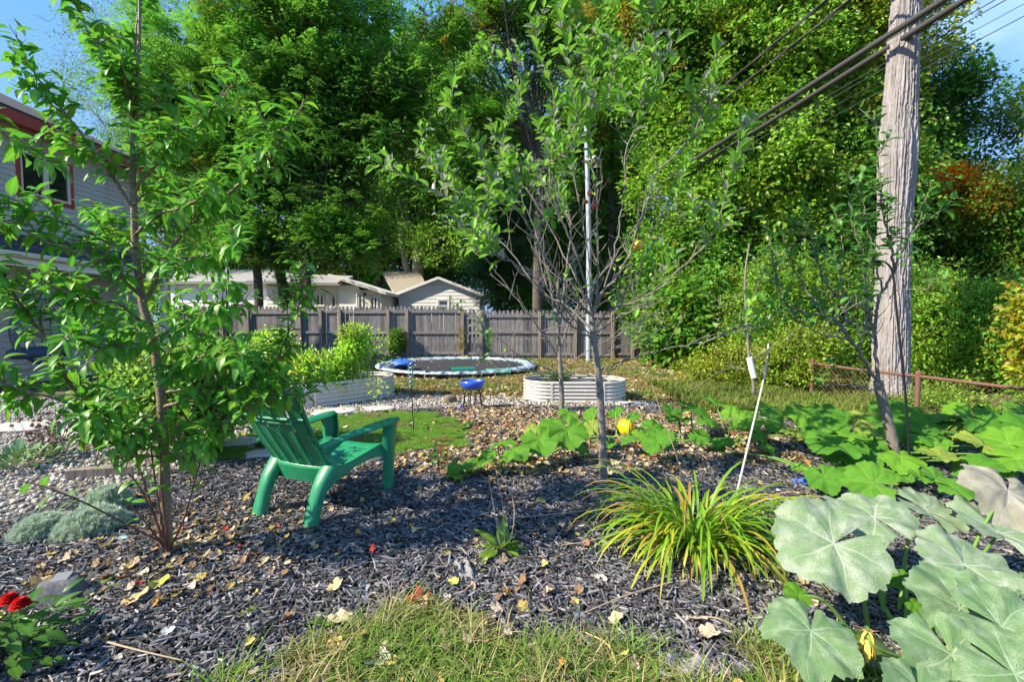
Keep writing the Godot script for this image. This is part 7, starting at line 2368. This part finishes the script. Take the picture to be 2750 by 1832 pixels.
func small_things() -> void:
	rng.seed = 4242
	# stepping stones
	for q in [[Vector3(-3, 0, -4.744), Vector3(0.5, 0.06, 0.34), 0.2, "pale flat stepping stone left of the chair, beside the moss"], [Vector3(-2.429, 0, -4.373), Vector3(0.42, 0.05, 0.3), 0.4, "pale flat stepping stone just behind the chair back"], [Vector3(-2.559, 0, -6.355), Vector3(0.62, 0.06, 0.42), 0.5, "larger pale stepping stone in the gravel before the pepper bed"], [Vector3(-2.004, 0, -6.603), Vector3(0.5, 0.05, 0.3), 0.1, "narrow pale stepping stone right of the larger one before the pepper bed"], [Vector3(-6.039, 0, -5.456), Vector3(0.8, 0.07, 0.5), 0.1, "wide pale paving stone at the left edge behind the woolly plant"], [Vector3(-5.001, 0, -5.244), Vector3(0.7, 0.07, 0.45), -0.1, "pale paving stone behind the dried flowers"], [Vector3(-4.371, 0, -5.143), Vector3(0.5, 0.06, 0.4), 0.3, "pale paving stone behind the sapling's lower leaves"]]:
		stone("stepping_stone", q[3], q[0] + Vector3(0, q[1].y * 0.35, 0), q[1], q[2], M.concrete, "stepping stones")
	# log slice
	var lg := thing("log_slice", "short weathered half-log edging piece between gravel and mulch", "log", Vector3(-3.516, 0, -3.758), 0.25)
	var lb := MB.new()
	var pl := PackedVector2Array()
	for k in 15:
		var a := PI * k / 14
		pl.append(Vector2(cos(a) * 0.24, sin(a) * 0.11 * (1.0 + 0.1 * sin(k * 2.0))))
	lb.slab(pl, 0.085, Transform3D(Basis(Vector3(1, 0, 0), -PI / 2), Vector3(0, 0.0, 0.05)))
	part(lg, "wood", lb.mesh(), M.post)
	# grey rock with its small plate
	var rk := thing("solar_rock", "dark grey rock-shaped garden light with a small square panel at the lower left", "garden light", Vector3(-2.17, 0, -2.036) + Vector3(0, 0.0, -0.05), 0.3)
	var rb := MB.new()
	var rp := PackedVector3Array()
	for j in 8:
		for i in 20:
			var a := -TAU * i / 20
			var s := j / 7.0
			var r := lerpf(0.105, 0.045, pow(s, 1.4)) * (1.0 + 0.22 * noise.get_noise_2d(cos(a) * 1.5 + 7.0, sin(a) * 1.5 + s)) + 0.012 * sin(a * 3.0)
			if j == 7:
				r *= 0.1
			rp.append(Vector3(cos(a) * r * 1.1, 0.105 * minf(s * 1.17, 1.0), sin(a) * r))
	rb.grid(rp, 20, 8, true)
	part(rk, "rock", rb.mesh(), tri_mat(noise_tex(61, 0.05, ramp([[0.0, 0.045, 0.045, 0.055], [1.0, 0.16, 0.16, 0.18]]), 256), Vector3(4, 4, 4), 0.85))
	var pb := MB.new()
	pb.box(Vector3(0.0, 0.108, 0.0), Vector3(0.07, 0.012, 0.06), Basis(Vector3(1, 0, 0), 0.25), 0.003)
	part(rk, "panel", pb.mesh(), mat(0.2, 0.2, 0.21, 0.4))
	# blue glazed ornament half hidden behind the cushions
	var bo := MB.new()
	bo.lathe([Vector2(0.003, 0), Vector2(0.07, 0.005), Vector2(0.095, 0.05), Vector2(0.08, 0.09), Vector2(0.03, 0.11), Vector2(0.002, 0.112)], 20)
	solo("blue_ornament", bo.mesh(), mat(0.06, 0.2, 0.42, 0.25), "small blue glazed ornament half hidden behind the silvery cushions", "ornament", Transform3D(Basis(), Vector3(-2.891, 0, -3.183)))
	var b2 := MB.new()
	b2.lathe([Vector2(0.003, 0), Vector2(0.05, 0.004), Vector2(0.055, 0.03), Vector2(0.02, 0.05), Vector2(0.028, 0.075), Vector2(0.003, 0.1)], 14)
	solo("blue_ornament", b2.mesh(), mat(0.01, 0.06, 0.5, 0.25), "tiny cobalt-blue bird-like ornament at the foot of the birdbath", "ornament", Transform3D(Basis(Vector3(0, 0, 1), 0.3), Vector3(-0.73, 0, -6.476)))
	stone("rock", "brown rock at the gravel edge left of the birdbath", Vector3(-1.005, 0, -7.161) + Vector3(0, 0.05, 0), Vector3(0.2, 0.16, 0.16), 0.4, tri_mat(noise_tex(62, 0.05, ramp([[0.0, 0.08, 0.06, 0.04], [1.0, 0.26, 0.2, 0.14]]), 256), Vector3(4, 4, 4), 0.9))
	stone("rock", "pale rock at the lower edge of the moss lawn", Vector3(-1.29, 0, -4.156) + Vector3(0, 0.03, 0), Vector3(0.2, 0.1, 0.14), 0.2, tri_mat(noise_tex(63, 0.05, ramp([[0.0, 0.1, 0.09, 0.085], [1.0, 0.26, 0.24, 0.22]]), 256), Vector3(4, 4, 4), 0.9))
	# turquoise garden stake
	var ts := thing("garden_stake", "thin dark garden stake topped with a cluster of pale turquoise metal blossoms", "garden stake", Vector3(-1.184, 0, -5.285))
	var tb := MB.new()
	tb.tube([Vector3(0, 0, 0), Vector3(-0.015, 0.45, 0), Vector3(-0.035, 0.8, 0)], [0.006, 0.006, 0.005], 6)
	part(ts, "rod", tb.mesh(), M.black_iron)
	var tq := mat(0.33, 0.5, 0.47, 0.4, 0.2)
	for k in 15:
		var y := 0.56 + 0.018 * k
		var a := k * 2.1
		var c := Vector3(-0.028 + cos(a) * 0.022, y, sin(a) * 0.022)
		var f := MB.new()
		for m in 5:
			var a3 := TAU * m / 5
			var d := (Vector3(cos(a), 0.25, sin(a)) * 0.7 + Vector3(cos(a3 + a), sin(a3) * 0.9, sin(a3 + a) * 0.5)).normalized()
			small_leaf(f, c, d, Vector3.UP, 0.035, 0.026, 0.2)
		part(ts, "blossom", f.mesh(), tq)
	# shepherd's hook
	var hk := MB.new()
	var hp := smooth_path([Vector3(3.26, -0.02, -3.57), Vector3(3.19, 0.7, -3.57), Vector3(3.08, 1.45, -3.57), Vector3(3.06, 1.62, -3.57), Vector3(3.035, 1.74, -3.57), Vector3(2.99, 1.80, -3.57), Vector3(2.93, 1.82, -3.57), Vector3(2.86, 1.80, -3.57), Vector3(2.83, 1.775, -3.57)], 4)
	hk.tube(hp, taper(hp.size(), 0.0085, 0.0075), 8)
	solo("shepherd_hook", hk.mesh(), M.black_iron, "black shepherd's hook standing among the vines in front of the big trunk", "garden hook")
	# sticks
	var s1 := MB.new()
	s1.tube(smooth_path([Vector3(1.68, -0.001, -3.28), Vector3(1.847, 0.569, -3.36), Vector3(1.954, 0.929, -3.42), Vector3(2.001, 1.163, -3.46)], 3), taper(10, 0.0085, 0.006), 7)
	s1.tube([Vector3(1.954, 0.923, -3.42), Vector3(1.922, 1.004, -3.42)], [0.005, 0.003], 5)
	solo("bare_stick", s1.mesh(), mat(0.55, 0.49, 0.41, 0.7), "tall pale bare stick standing upright behind the daylilies", "stick")
	var s2 := MB.new()
	s2.tube(smooth_path([Vector3(1.313, 0.091, -3.3), Vector3(1.213, 0.412, -3.32), Vector3(1.137, 0.638, -3.35), Vector3(1.066, 0.867, -3.38)], 3), taper(10, 0.0045, 0.003), 6)
	solo("bare_stick", s2.mesh(), M.twig_dry, "thin brown twig leaning left behind the daylilies", "stick")
	# scraps of landscape fabric and a blue rag
	for q in [[Vector3(0.672, 0, -1.639), 0.13, 0.05, 0.1, mat(0.22, 0.215, 0.21, 0.9), "torn_fabric", "fold of grey landscape fabric poking out of the mulch at the bottom"], [Vector3(-0.243, 0, -2.303), 0.045, 0.11, 0.5, mat(0.2, 0.2, 0.205, 0.9), "torn_fabric", "narrow grey strip of fabric left of the rosette weed"], [Vector3(2.388, 0, -3.586), 0.1, 0.055, 0.2, mat(0.05, 0.13, 0.55, 0.8), "blue_rag", "crumpled bright blue rag on the mulch behind the pale squash leaves"]]:
		var n := 18
		var p := PackedVector3Array()
		for j in n:
			for i in n:
				var u := i / (n - 1.0) * 2 - 1
				var v := j / (n - 1.0) * 2 - 1
				var y := 0.03 + 0.03 * noise.get_noise_2d(u * 2.0 + q[0].x * 7.0, v * 2.0) + 0.012 * sin(u * 5.0 + v * 3.0) - 0.02 * pow(maxf(absf(u), absf(v)), 6)
				p.append(Vector3(u * q[1] * (1 + 0.15 * sin(v * 4)), maxf(y, 0.012), v * q[2] * (1 + 0.15 * cos(u * 5))))
		var b := MB.new()
		var rev := PackedVector3Array()
		for j in n:
			for i in n:
				rev.append(p[(n - 1 - j) * n + i])
		panel(b, rev, n, n, 0.003)
		solo(q[5], b.mesh(), q[4], q[6], "fabric" if q[5] == "torn_fabric" else "rag", Transform3D(Basis(Vector3.UP, q[3]), q[0]))
	# white board at the foot of the right bed
	var wb := MB.new()
	wb.box(Vector3(0, 0.03, 0), Vector3(0.42, 0.025, 0.11), Basis(Vector3(0, 0, 1), -0.03), 0.004)
	solo("loose_board", wb.mesh(), mat(0.5, 0.49, 0.47, 0.7), "short pale board lying at the right foot of the right raised bed", "board", Transform3D(Basis(Vector3.UP, -0.1), Vector3(1.917, 0, -6.977)))
	# pale plastic label on the mulch
	var pt := MB.new()
	pt.lathe([Vector2(0.03, 0), Vector2(0.034, 0.004), Vector2(0.002, 0.008)], 12, Vector3.ZERO, Vector2(1, 0.7))
	solo("glass_pebble", pt.mesh(), mat(0.4, 0.58, 0.62, 0.2), "flat pale blue glass pebble on the mulch left of the sapling's foot", "pebble", Transform3D(Basis(), Vector3(-2.362, 0, -2.636) + Vector3(0, 0.025, 0)))
	fallen_leaves()


func fallen_leaf_mesh(kind: int, c: Color) -> ArrayMesh:
	# a curled dry leaf, unit size, lying in x-z
	var b := MB.new()
	var p := PackedVector3Array()
	var cs := PackedColorArray()
	var na := 25
	var ph := R(0, TAU)
	var curl := R(0.15, 0.55)
	var ax := R(0, TAU)
	for j in 4:
		var s := (j + 0.05) / 3.05
		for i in na:
			var th := -lerpf(-PI, PI, i / (na - 1.0))
			var r := 0.5
			if kind == 0:
				r = 0.34 + 0.16 * pow(absf(cos(th * 2.5)), 0.7) + 0.03 * sin(th * 13.0)
			elif kind == 1:
				r = 0.5 * (0.55 + 0.45 * pow(absf(cos(th)), 1.5)) + 0.015 * sin(th * 17)
			else:
				r = 0.42 + 0.05 * sin(th * 2.0 + ph) + 0.02 * sin(th * 11.0)
			r *= s
			var q := cos(th - ax) * r
			var y := curl * q * q * 2.2 + 0.10 * r * sin(th * 3.0 + ph) + 0.05 * sin(th * 5.0 + ph) * s
			p.append(Vector3(cos(th) * r, y, sin(th) * r))
			cs.append(c * (1.0 + 0.12 * sin(th * 5.0)))
	b.grid(p, na, 4, false, cs)
	return b.mesh()


func fallen_leaves() -> void:
	var rows := [[Vector3(-0.433, 0, -2.023), 0, 0.13, 0, Color(0.42, 0.09, 0.06), "red maple leaf lying where mulch meets the front grass"], [Vector3(-0.389, 0, -2.004), 0, 0.1, 0, Color(0.6, 0.3, 0.1), "orange maple leaf touching the red one by the front grass"], [Vector3(-1.779, 0, -2.036), 0, 0.12, 1, Color(0.55, 0.4, 0.2), "big tan leaf on the mulch right of the rock light"], [Vector3(-1.764, 0, -2.161), 0, 0.09, 1, Color(0.45, 0.42, 0.08), "yellow-green leaf on the mulch right of the rock light"], [Vector3(0.456, 0, -1.893), 0, 0.085, 2, Color(0.62, 0.47, 0.27), "round tan leaf alone on the mulch below the daylilies"],
		[Vector3(0.811, 0, -1.893), 0, 0.1, 0, Color(0.6, 0.46, 0.32), "pale crumpled leaf between the daylilies and the squash"], [Vector3(-0.296, 0, -2.172), 0, 0.07, 2, Color(0.4, 0.42, 0.1), "small yellow-green leaf beside the narrow fabric strip"], [Vector3(-0.755, 0, -1.893), 0, 0.11, 0, Color(0.6, 0.5, 0.28), "pale leaf standing in the front grass at its left"], [Vector3(-0.706, 0, -1.728), 0, 0.1, 1, Color(0.58, 0.38, 0.13), "golden-brown leaf in the front grass below the pale one"], [Vector3(-0.519, 0, -1.65), 0, 0.1, 0, Color(0.66, 0.58, 0.48), "whitish crumpled leaf at the bottom of the front grass"],
		[Vector3(-0.03, 0, -1.728), 0, 0.07, 2, Color(0.44, 0.45, 0.1), "yellow-green leaf at the right end of the front grass"], [Vector3(-0.593, 0, -2.723), 0, 0.085, 0, Color(0.62, 0.5, 0.24), "straw-coloured leaf in the shade in the middle of the mulch"], [Vector3(-0.88, 0, -2.143), 0, 0.09, 0, Color(0.6, 0.45, 0.22), "tan leaf at the lower edge of the big shadow"], [Vector3(-2.37, 0, -2.172), 0, 0.09, 1, Color(0.56, 0.4, 0.16), "tan leaf touching the rock light's left side"], [Vector3(-1.451, 0, -1.818), 0, 0.055, 1, Color(0.72, 0.68, 0.6), "whitish sliver of leaf on the mulch at the lower left"], [Vector3(0.827, 0, -1.8), 0, 0.09, 0, Color(0.56, 0.4, 0.28), "brown crumpled leaf above the fabric fold"]]
	for q in rows:
		var c: Color = q[4]
		solo("fallen_leaf", fallen_leaf_mesh(q[3], c), M.leaf_dull, q[5], "leaf", Transform3D(Basis.from_euler(Vector3(R(-0.3, 0.5), R(0, 6), R(-0.3, 0.3))).scaled(Vector3.ONE * q[2]), q[0] + Vector3(0, 0.035, 0)), "larger fallen leaves")
	# limp green leaves beside the rock
	var lm := leaf_mesh(0.4, 0.1, 0.5, 0.3, Color(0.2, 0.28, 0.05), 1.3, 6, 0.5, 0.1)
	var wt := thing("limp_seedling", "limp yellow-green seedling lying on the mulch right of the rock light", "seedling", Vector3(-2.052, 0, -2.136))
	for k in 11:
		var a := R(0, TAU)
		var s := R(0.07, 0.12)
		part(wt, "leaf", lm, M.leaf_near, Transform3D(along(Vector3(cos(a), R(0.0, 0.4), sin(a) * 0.6), Vector3.UP).scaled_local(Vector3(s, s, s)), Vector3(R(-0.03, 0.03), 0.02, R(-0.03, 0.03))))
	# twigs on the ground
	var tw := [[Vector3(0.786, 0, -3.108), Vector3(0.361, 0, -2.936), Vector3(0.009, 0, -2.903), "long dry twig lying across the mulch right of the rosette weed"], [Vector3(0.834, 0, -2.841), Vector3(0.528, 0, -2.589), Vector3(0.288, 0, -2.539), "second dry twig lying left of the daylilies"], [Vector3(0.806, 0, -2.172), Vector3(0.543, 0, -2.042), Vector3(0.319, 0, -1.935), "straight brown twig lying below the daylilies"], [Vector3(0.394, 0, -1.592), Vector3(0.389, 0, -1.716), Vector3(0.309, 0, -1.813), "yellow stalk curving up from the bottom of the mulch"], [Vector3(0.96, 0, -1.847), Vector3(0.9, 0, -1.879), Vector3(0.84, 0, -1.915), "orange-brown stalk lying under the squash leaf's left tip"], [Vector3(-1.677, 0, -1.763), Vector3(-1.476, 0, -1.693), Vector3(-1.279, 0, -1.66), "dark stick lying at the lower left"], [Vector3(-0.18, 0, -2.179), Vector3(-0.243, 0, -2.058), Vector3(-0.314, 0, -1.98), "grey twig lying near the front grass"]]
	for q in tw:
		var b := MB.new()
		b.tube(smooth_path([q[0] + Vector3(0, 0.03, 0), q[1] + Vector3(0, 0.045, 0), q[2] + Vector3(0, 0.03, 0)], 4), taper(9, 0.0045, 0.0025), 6)
		solo("fallen_twig", b.mesh(), M.twig_dry if not q[3].begins_with("yellow") else mat(0.5, 0.42, 0.12, 0.7), q[3], "twig", Transform3D(), "twigs lying on the mulch")


# ---------- what nobody could count ----------
func chip_mesh() -> ArrayMesh:
	var b := MB.new()
	var q := []
	for sx in [-0.5, 0.5]:
		for sy in [-0.5, 0.5]:
			for sz in [-0.5, 0.5]:
				q.append(Vector3(sx * R(0.75, 1.1), sy * R(0.5, 1.2), sz * R(0.35, 1.2)))
	var g := 1.0
	for f in [[0, 1, 3, 2], [4, 6, 7, 5], [0, 4, 5, 1], [2, 3, 7, 6], [0, 2, 6, 4], [1, 5, 7, 3]]:
		b._out(Vector3.ZERO, [q[f[0]], q[f[1]], q[f[2]], q[f[3]]])
	return b.mesh()


func ground_scatter() -> void:
	rng.seed = 99
	# mulch chips
	var chips := []
	for k in 5:
		chips.append([chip_mesh(), [], []])
	var put_chip := func(x: float, z: float, big: float) -> void:
		var q = chips[rng.randi() % 5]
		var l := R(0.022, 0.075) * big
		if R(0, 1) < 0.05:
			l *= 1.5
		var fat := R(0.3, 1.0)
		var bs := Basis.from_euler(Vector3(R(-0.5, 0.5), R(0, TAU), R(-0.4, 0.4)))
		q[1].append(Transform3D(bs.scaled_local(Vector3(l, R(0.004, 0.011) * big * (0.4 + 0.6 * fat), R(0.007, 0.017) * big * fat)), Vector3(x, R(0.008, 0.03), z)))
		var g := 0.028 + 0.2 * pow(R(0, 1), 1.9)
		if R(0, 1) < 0.10:
			g = R(0.16, 0.34)
		var warm := R(0.0, 0.3) if R(0, 1) < 0.25 else 0.0
		q[2].append(Color(g * (1.0 + warm), g * (0.965 + warm * 0.3), g * (1.0 - warm * 0.4)))
	for k in 95000:
		var z := -1.25 - 3.2 * pow(R(0, 1), 0.9)
		var x := R(-1, 1) * (-z * 1.22 + 0.7)
		if inside(x, z, MULCH):
			put_chip.call(x, z, 1.0)
	for k in 34000:
		var z := -4.3 - 2.6 * R(0, 1)
		var x := R(-1, 1) * minf(-z * 1.22 + 0.7, 6.0)
		if inside(x, z, MULCH):
			put_chip.call(x, z, 1.35)
	for q in chips:
		many(self, "mulch_chips", q[0], M.chip, q[1], q[2], "black shredded bark mulch covering the bed", "mulch")
	# gravel
	var peb := []
	for k in 3:
		var b := MB.new()
		var p := PackedVector3Array()
		for j in 5:
			for i in 7:
				var v := PI * (j / 4.0 - 0.5)
				var a := -TAU * i / 7
				p.append(Vector3(cos(a) * cos(v), sin(v) * 0.6, sin(a) * cos(v)) * 0.5 * R(0.8, 1.2))
		b.grid(p, 7, 5, true)
		peb.append([b.mesh(), [], []])
	for k in 46000:
		var z := -2.4 - 5.6 * R(0, 1)
		var x := -9.5 + 12.0 * R(0, 1)
		if absf(x) > -z * 1.22 + 0.7 or not inside(x, z, GRAVEL) or inside(x, z, MULCH):
			continue
		var q = peb[rng.randi() % 3]
		var s := R(0.018, 0.048)
		q[1].append(Transform3D(Basis.from_euler(Vector3(R(-0.4, 0.4), R(0, 6), R(-0.4, 0.4))).scaled_local(Vector3(s, s, s * R(0.6, 1))), Vector3(x, R(0.004, 0.016), z)))
		var g := R(0.16, 0.6)
		q[2].append(Color(g, g * R(0.86, 0.95), g * R(0.7, 0.86)))
	for q in peb:
		many(self, "gravel", q[0], M.stone, q[1], q[2], "pale tan pea gravel of the path", "gravel")
	# leaf litter
	var kinds := []
	for k in 6:
		kinds.append([fallen_leaf_mesh(k % 3, Color.WHITE), [], []])
	var tones := [Color(0.36, 0.25, 0.14), Color(0.5, 0.38, 0.24), Color(0.3, 0.18, 0.09), Color(0.6, 0.5, 0.37), Color(0.48, 0.36, 0.1), Color(0.2, 0.13, 0.08)]
	var put_leaf := func(x: float, z: float, s: float, y: float) -> void:
		var q = kinds[rng.randi() % 6]
		q[1].append(Transform3D(Basis.from_euler(Vector3(R(-0.6, 0.6), R(0, 6), R(-0.6, 0.6))).scaled_local(Vector3(s, s, s)), Vector3(x, y, z)))
		var c: Color = tones[rng.randi() % 6]
		if R(0, 1) < 0.03:
			c = Color(0.5, 0.06, 0.04) if R(0, 1) < 0.4 else Color(0.55, 0.25, 0.05)
		q[2].append(c * R(0.75, 1.15))
	for k in 13000:      # thick litter in the middle of the bed
		var z := -3.75 - 2.95 * R(0, 1)
		var x := -1.1 + 4.6 * R(0, 1)
		var dense := noise.get_noise_2d(x * 0.8 + 11.0, z * 0.8) + (0.5 if z > -6.4 and x < 1.8 else 0.3)
		if inside(x, z, MULCH) and R(0, 1) < dense * 1.9:
			put_leaf.call(x, z, R(0.022, 0.065), R(0.018, 0.042))
	for k in 1500:      # loose leaves nearer by
		var z := -1.3 - 2.9 * R(0, 1)
		var x := R(-1, 1) * (-z * 1.2 + 0.5)
		var d := noise.get_noise_2d(x * 0.9 + 31.0, z * 0.9)
		if inside(x, z, MULCH) and R(0, 1) < 0.24 + 0.7 * d + (0.5 if z < -3.0 and x < 0.0 else 0.0):
			put_leaf.call(x, z, R(0.022, 0.07), R(0.025, 0.04))
	for k in 420:       # round the foot of the sapling
		var a := R(0, TAU)
		var r := pow(R(0, 1), 0.7) * 0.75
		put_leaf.call(-1.9 + cos(a) * r, -2.55 + sin(a) * r * 0.8, R(0.018, 0.055), 0.035)
	for k in 800:       # on the moss, gravel and lawn
		var z := -4.2 - 3.4 * R(0, 1)
		var x := -6 + 9 * R(0, 1)
		if not inside(x, z, MULCH) and R(0, 1) < 0.6:
			put_leaf.call(x, z, R(0.03, 0.08), 0.035)
	for k in 5200:
		var z := -7.3 - 7.2 * pow(R(0, 1), 0.9)
		var x := R(-5.5, 6.5)
		if Vector2(x + 1.48, z + 12.0).length() > 2.15 or R(0, 1) < 0.06:
			put_leaf.call(x, z, R(0.045, 0.1), 0.04 if Vector2(x + 1.48, z + 12.0).length() > 2.15 else 0.27)
	for k in 260:
		var x := R(-1.1, 2.6)
		var z := R(-2.0, -1.2)
		if inside(x, z, FRONT):
			put_leaf.call(x, z, R(0.025, 0.06), R(0.03, 0.06))
	for q in kinds:
		many(self, "leaf_litter", q[0], M.leaf_dull, q[1], q[2], "tan and brown fallen leaves strewn over bed and lawn", "leaf litter")
	# grass
	var tufts := []
	for k in 4:
		var b := MB.new()
		for m in 16:
			var a := R(0, TAU)
			var st := R(0.7, 1.5)
			var g := R(0.7, 1.3)
			var dry := R(0, 1) < 0.28
			var c := Color(g * 1.9, g * 1.35, g * 1.4) if dry else Color(g, g, g)
			var o := Vector3(R(-0.03, 0.03), 0, R(-0.03, 0.03))
			var l := R(0.5, 1.0)
			var dir := Vector3(cos(a) * cos(st), sin(st), sin(a) * cos(st))
			var sd := dir.cross(Vector3.UP).normalized() * 0.0022
			var mid := o + dir * l * 0.055
			var tip := mid + (dir + Vector3(cos(a) * 0.8, -0.5, sin(a) * 0.8)).normalized() * l * 0.05
			b.col = c
			b.quad(o - sd, o + sd, mid + sd * 0.8, mid - sd * 0.8)
			b.tri(mid - sd * 0.8, mid + sd * 0.8, tip)
		tufts.append([b.mesh(), [], []])
	var wisps := []
	for k in 3:
		var b := MB.new()
		for m in 9:
			var a := R(0, TAU)
			var g := R(0.75, 1.25)
			var st := R(0.5, 1.35)
			var c := Color(g, g, g)
			blade(b, Vector3(R(-0.03, 0.03), 0, R(-0.03, 0.03)), Vector3(cos(a) * cos(st), sin(st), sin(a) * cos(st)), R(0.08, 0.2), R(0.002, 0.0038), R(0.6, 2.2), c, c)
		wisps.append([b.mesh(), [], []])
	for k in 1500:
		var x := R(-1.35, 2.7)
		var z := R(-2.12, -1.1)
		if not inside(x, z, FRONT, 0.35):
			continue
		var q = wisps[rng.randi() % 3]
		var dry := noise.get_noise_2d(x * 2.2 + 90.0, z * 2.2) + R(-0.3, 0.3)
		q[1].append(Transform3D(Basis(Vector3.UP, R(0, TAU)).scaled(Vector3.ONE * R(0.6, 1.2)), Vector3(x, 0.01, z)))
		q[2].append(Color(0.42, 0.34, 0.17) * R(0.7, 1.2) if dry > 0.05 else Color(0.16, 0.27, 0.04) * R(0.7, 1.2))
	for q in wisps:
		many(self, "tall_grass", q[0], M.leaf_dull, q[1], q[2], "thin straw and green grass stems along the front edge", "grass")
	var put_tuft := func(x: float, z: float, s: float, h: float, c: Color) -> void:
		var q = tufts[rng.randi() % 4]
		q[1].append(Transform3D(Basis(Vector3.UP, R(0, TAU)).scaled_local(Vector3(s, h, s)), Vector3(x, 0.008, z)))
		q[2].append(c * R(0.75, 1.25))
	for k in 4200:      # the rough grass in front
		var x := R(-1.3, 2.7)
		var z := R(-2.05, -1.1)
		if inside(x, z, FRONT, 0.25):
			var d := noise.get_noise_2d(x * 1.6, z * 1.6)
			put_tuft.call(x, z, R(0.7, 1.6), R(0.3, 1.0), (Color(0.12, 0.2, 0.03) if d > 0.0 else Color(0.2, 0.2, 0.06)) if R(0, 1) < 0.8 else Color(0.33, 0.27, 0.13))
	for k in 30000:     # moss lawn
		var x := R(-3.7, -0.4)
		var z := R(-6.5, -4.2)
		if inside(x, z, MOSS, 0.45) or inside(x, z, MOSS_SMALL, 0.08):
			put_tuft.call(x, z, R(0.5, 0.9), R(0.3, 0.5), Color(0.15, 0.31, 0.035) if noise.get_noise_2d(x * 2.0, z * 2.0 + 70.0) > -0.28 else Color(0.22, 0.22, 0.06))
	for k in 16000:     # dry lawn behind
		var z := -7.0 - 8.0 * pow(R(0, 1), 0.8)
		var x := R(-7.0, 7.5)
		if Vector2(x + 1.48, z + 12.0).length() < 2.2 or inside(x, z, GRAVEL) or inside(x, z, MULCH):
			continue
		var d := noise.get_noise_2d(x * 0.7 + 5.0, z * 0.7)
		put_tuft.call(x, z, R(1.2, 2.4), R(0.5, 1.3), Color(0.16, 0.25, 0.04) if d > 0.12 else Color(0.29, 0.24, 0.08))
	for k in 5000:      # weeds and straw by the chain-link fence
		var z := -2.5 - 6.5 * R(0, 1)
		var x := R(2.8, 6.4)
		if inside(x, z, MULCH):
			continue
		put_tuft.call(x, z, R(1.5, 3.0), R(1.5, 3.5), Color(0.2, 0.22, 0.05) if R(0, 1) < 0.6 else Color(0.12, 0.22, 0.03))
	for q in tufts:
		many(self, "grass", q[0], M.leaf_dull, q[1], q[2], "short rough grass of the lawn, moss patch and front edge", "grass")
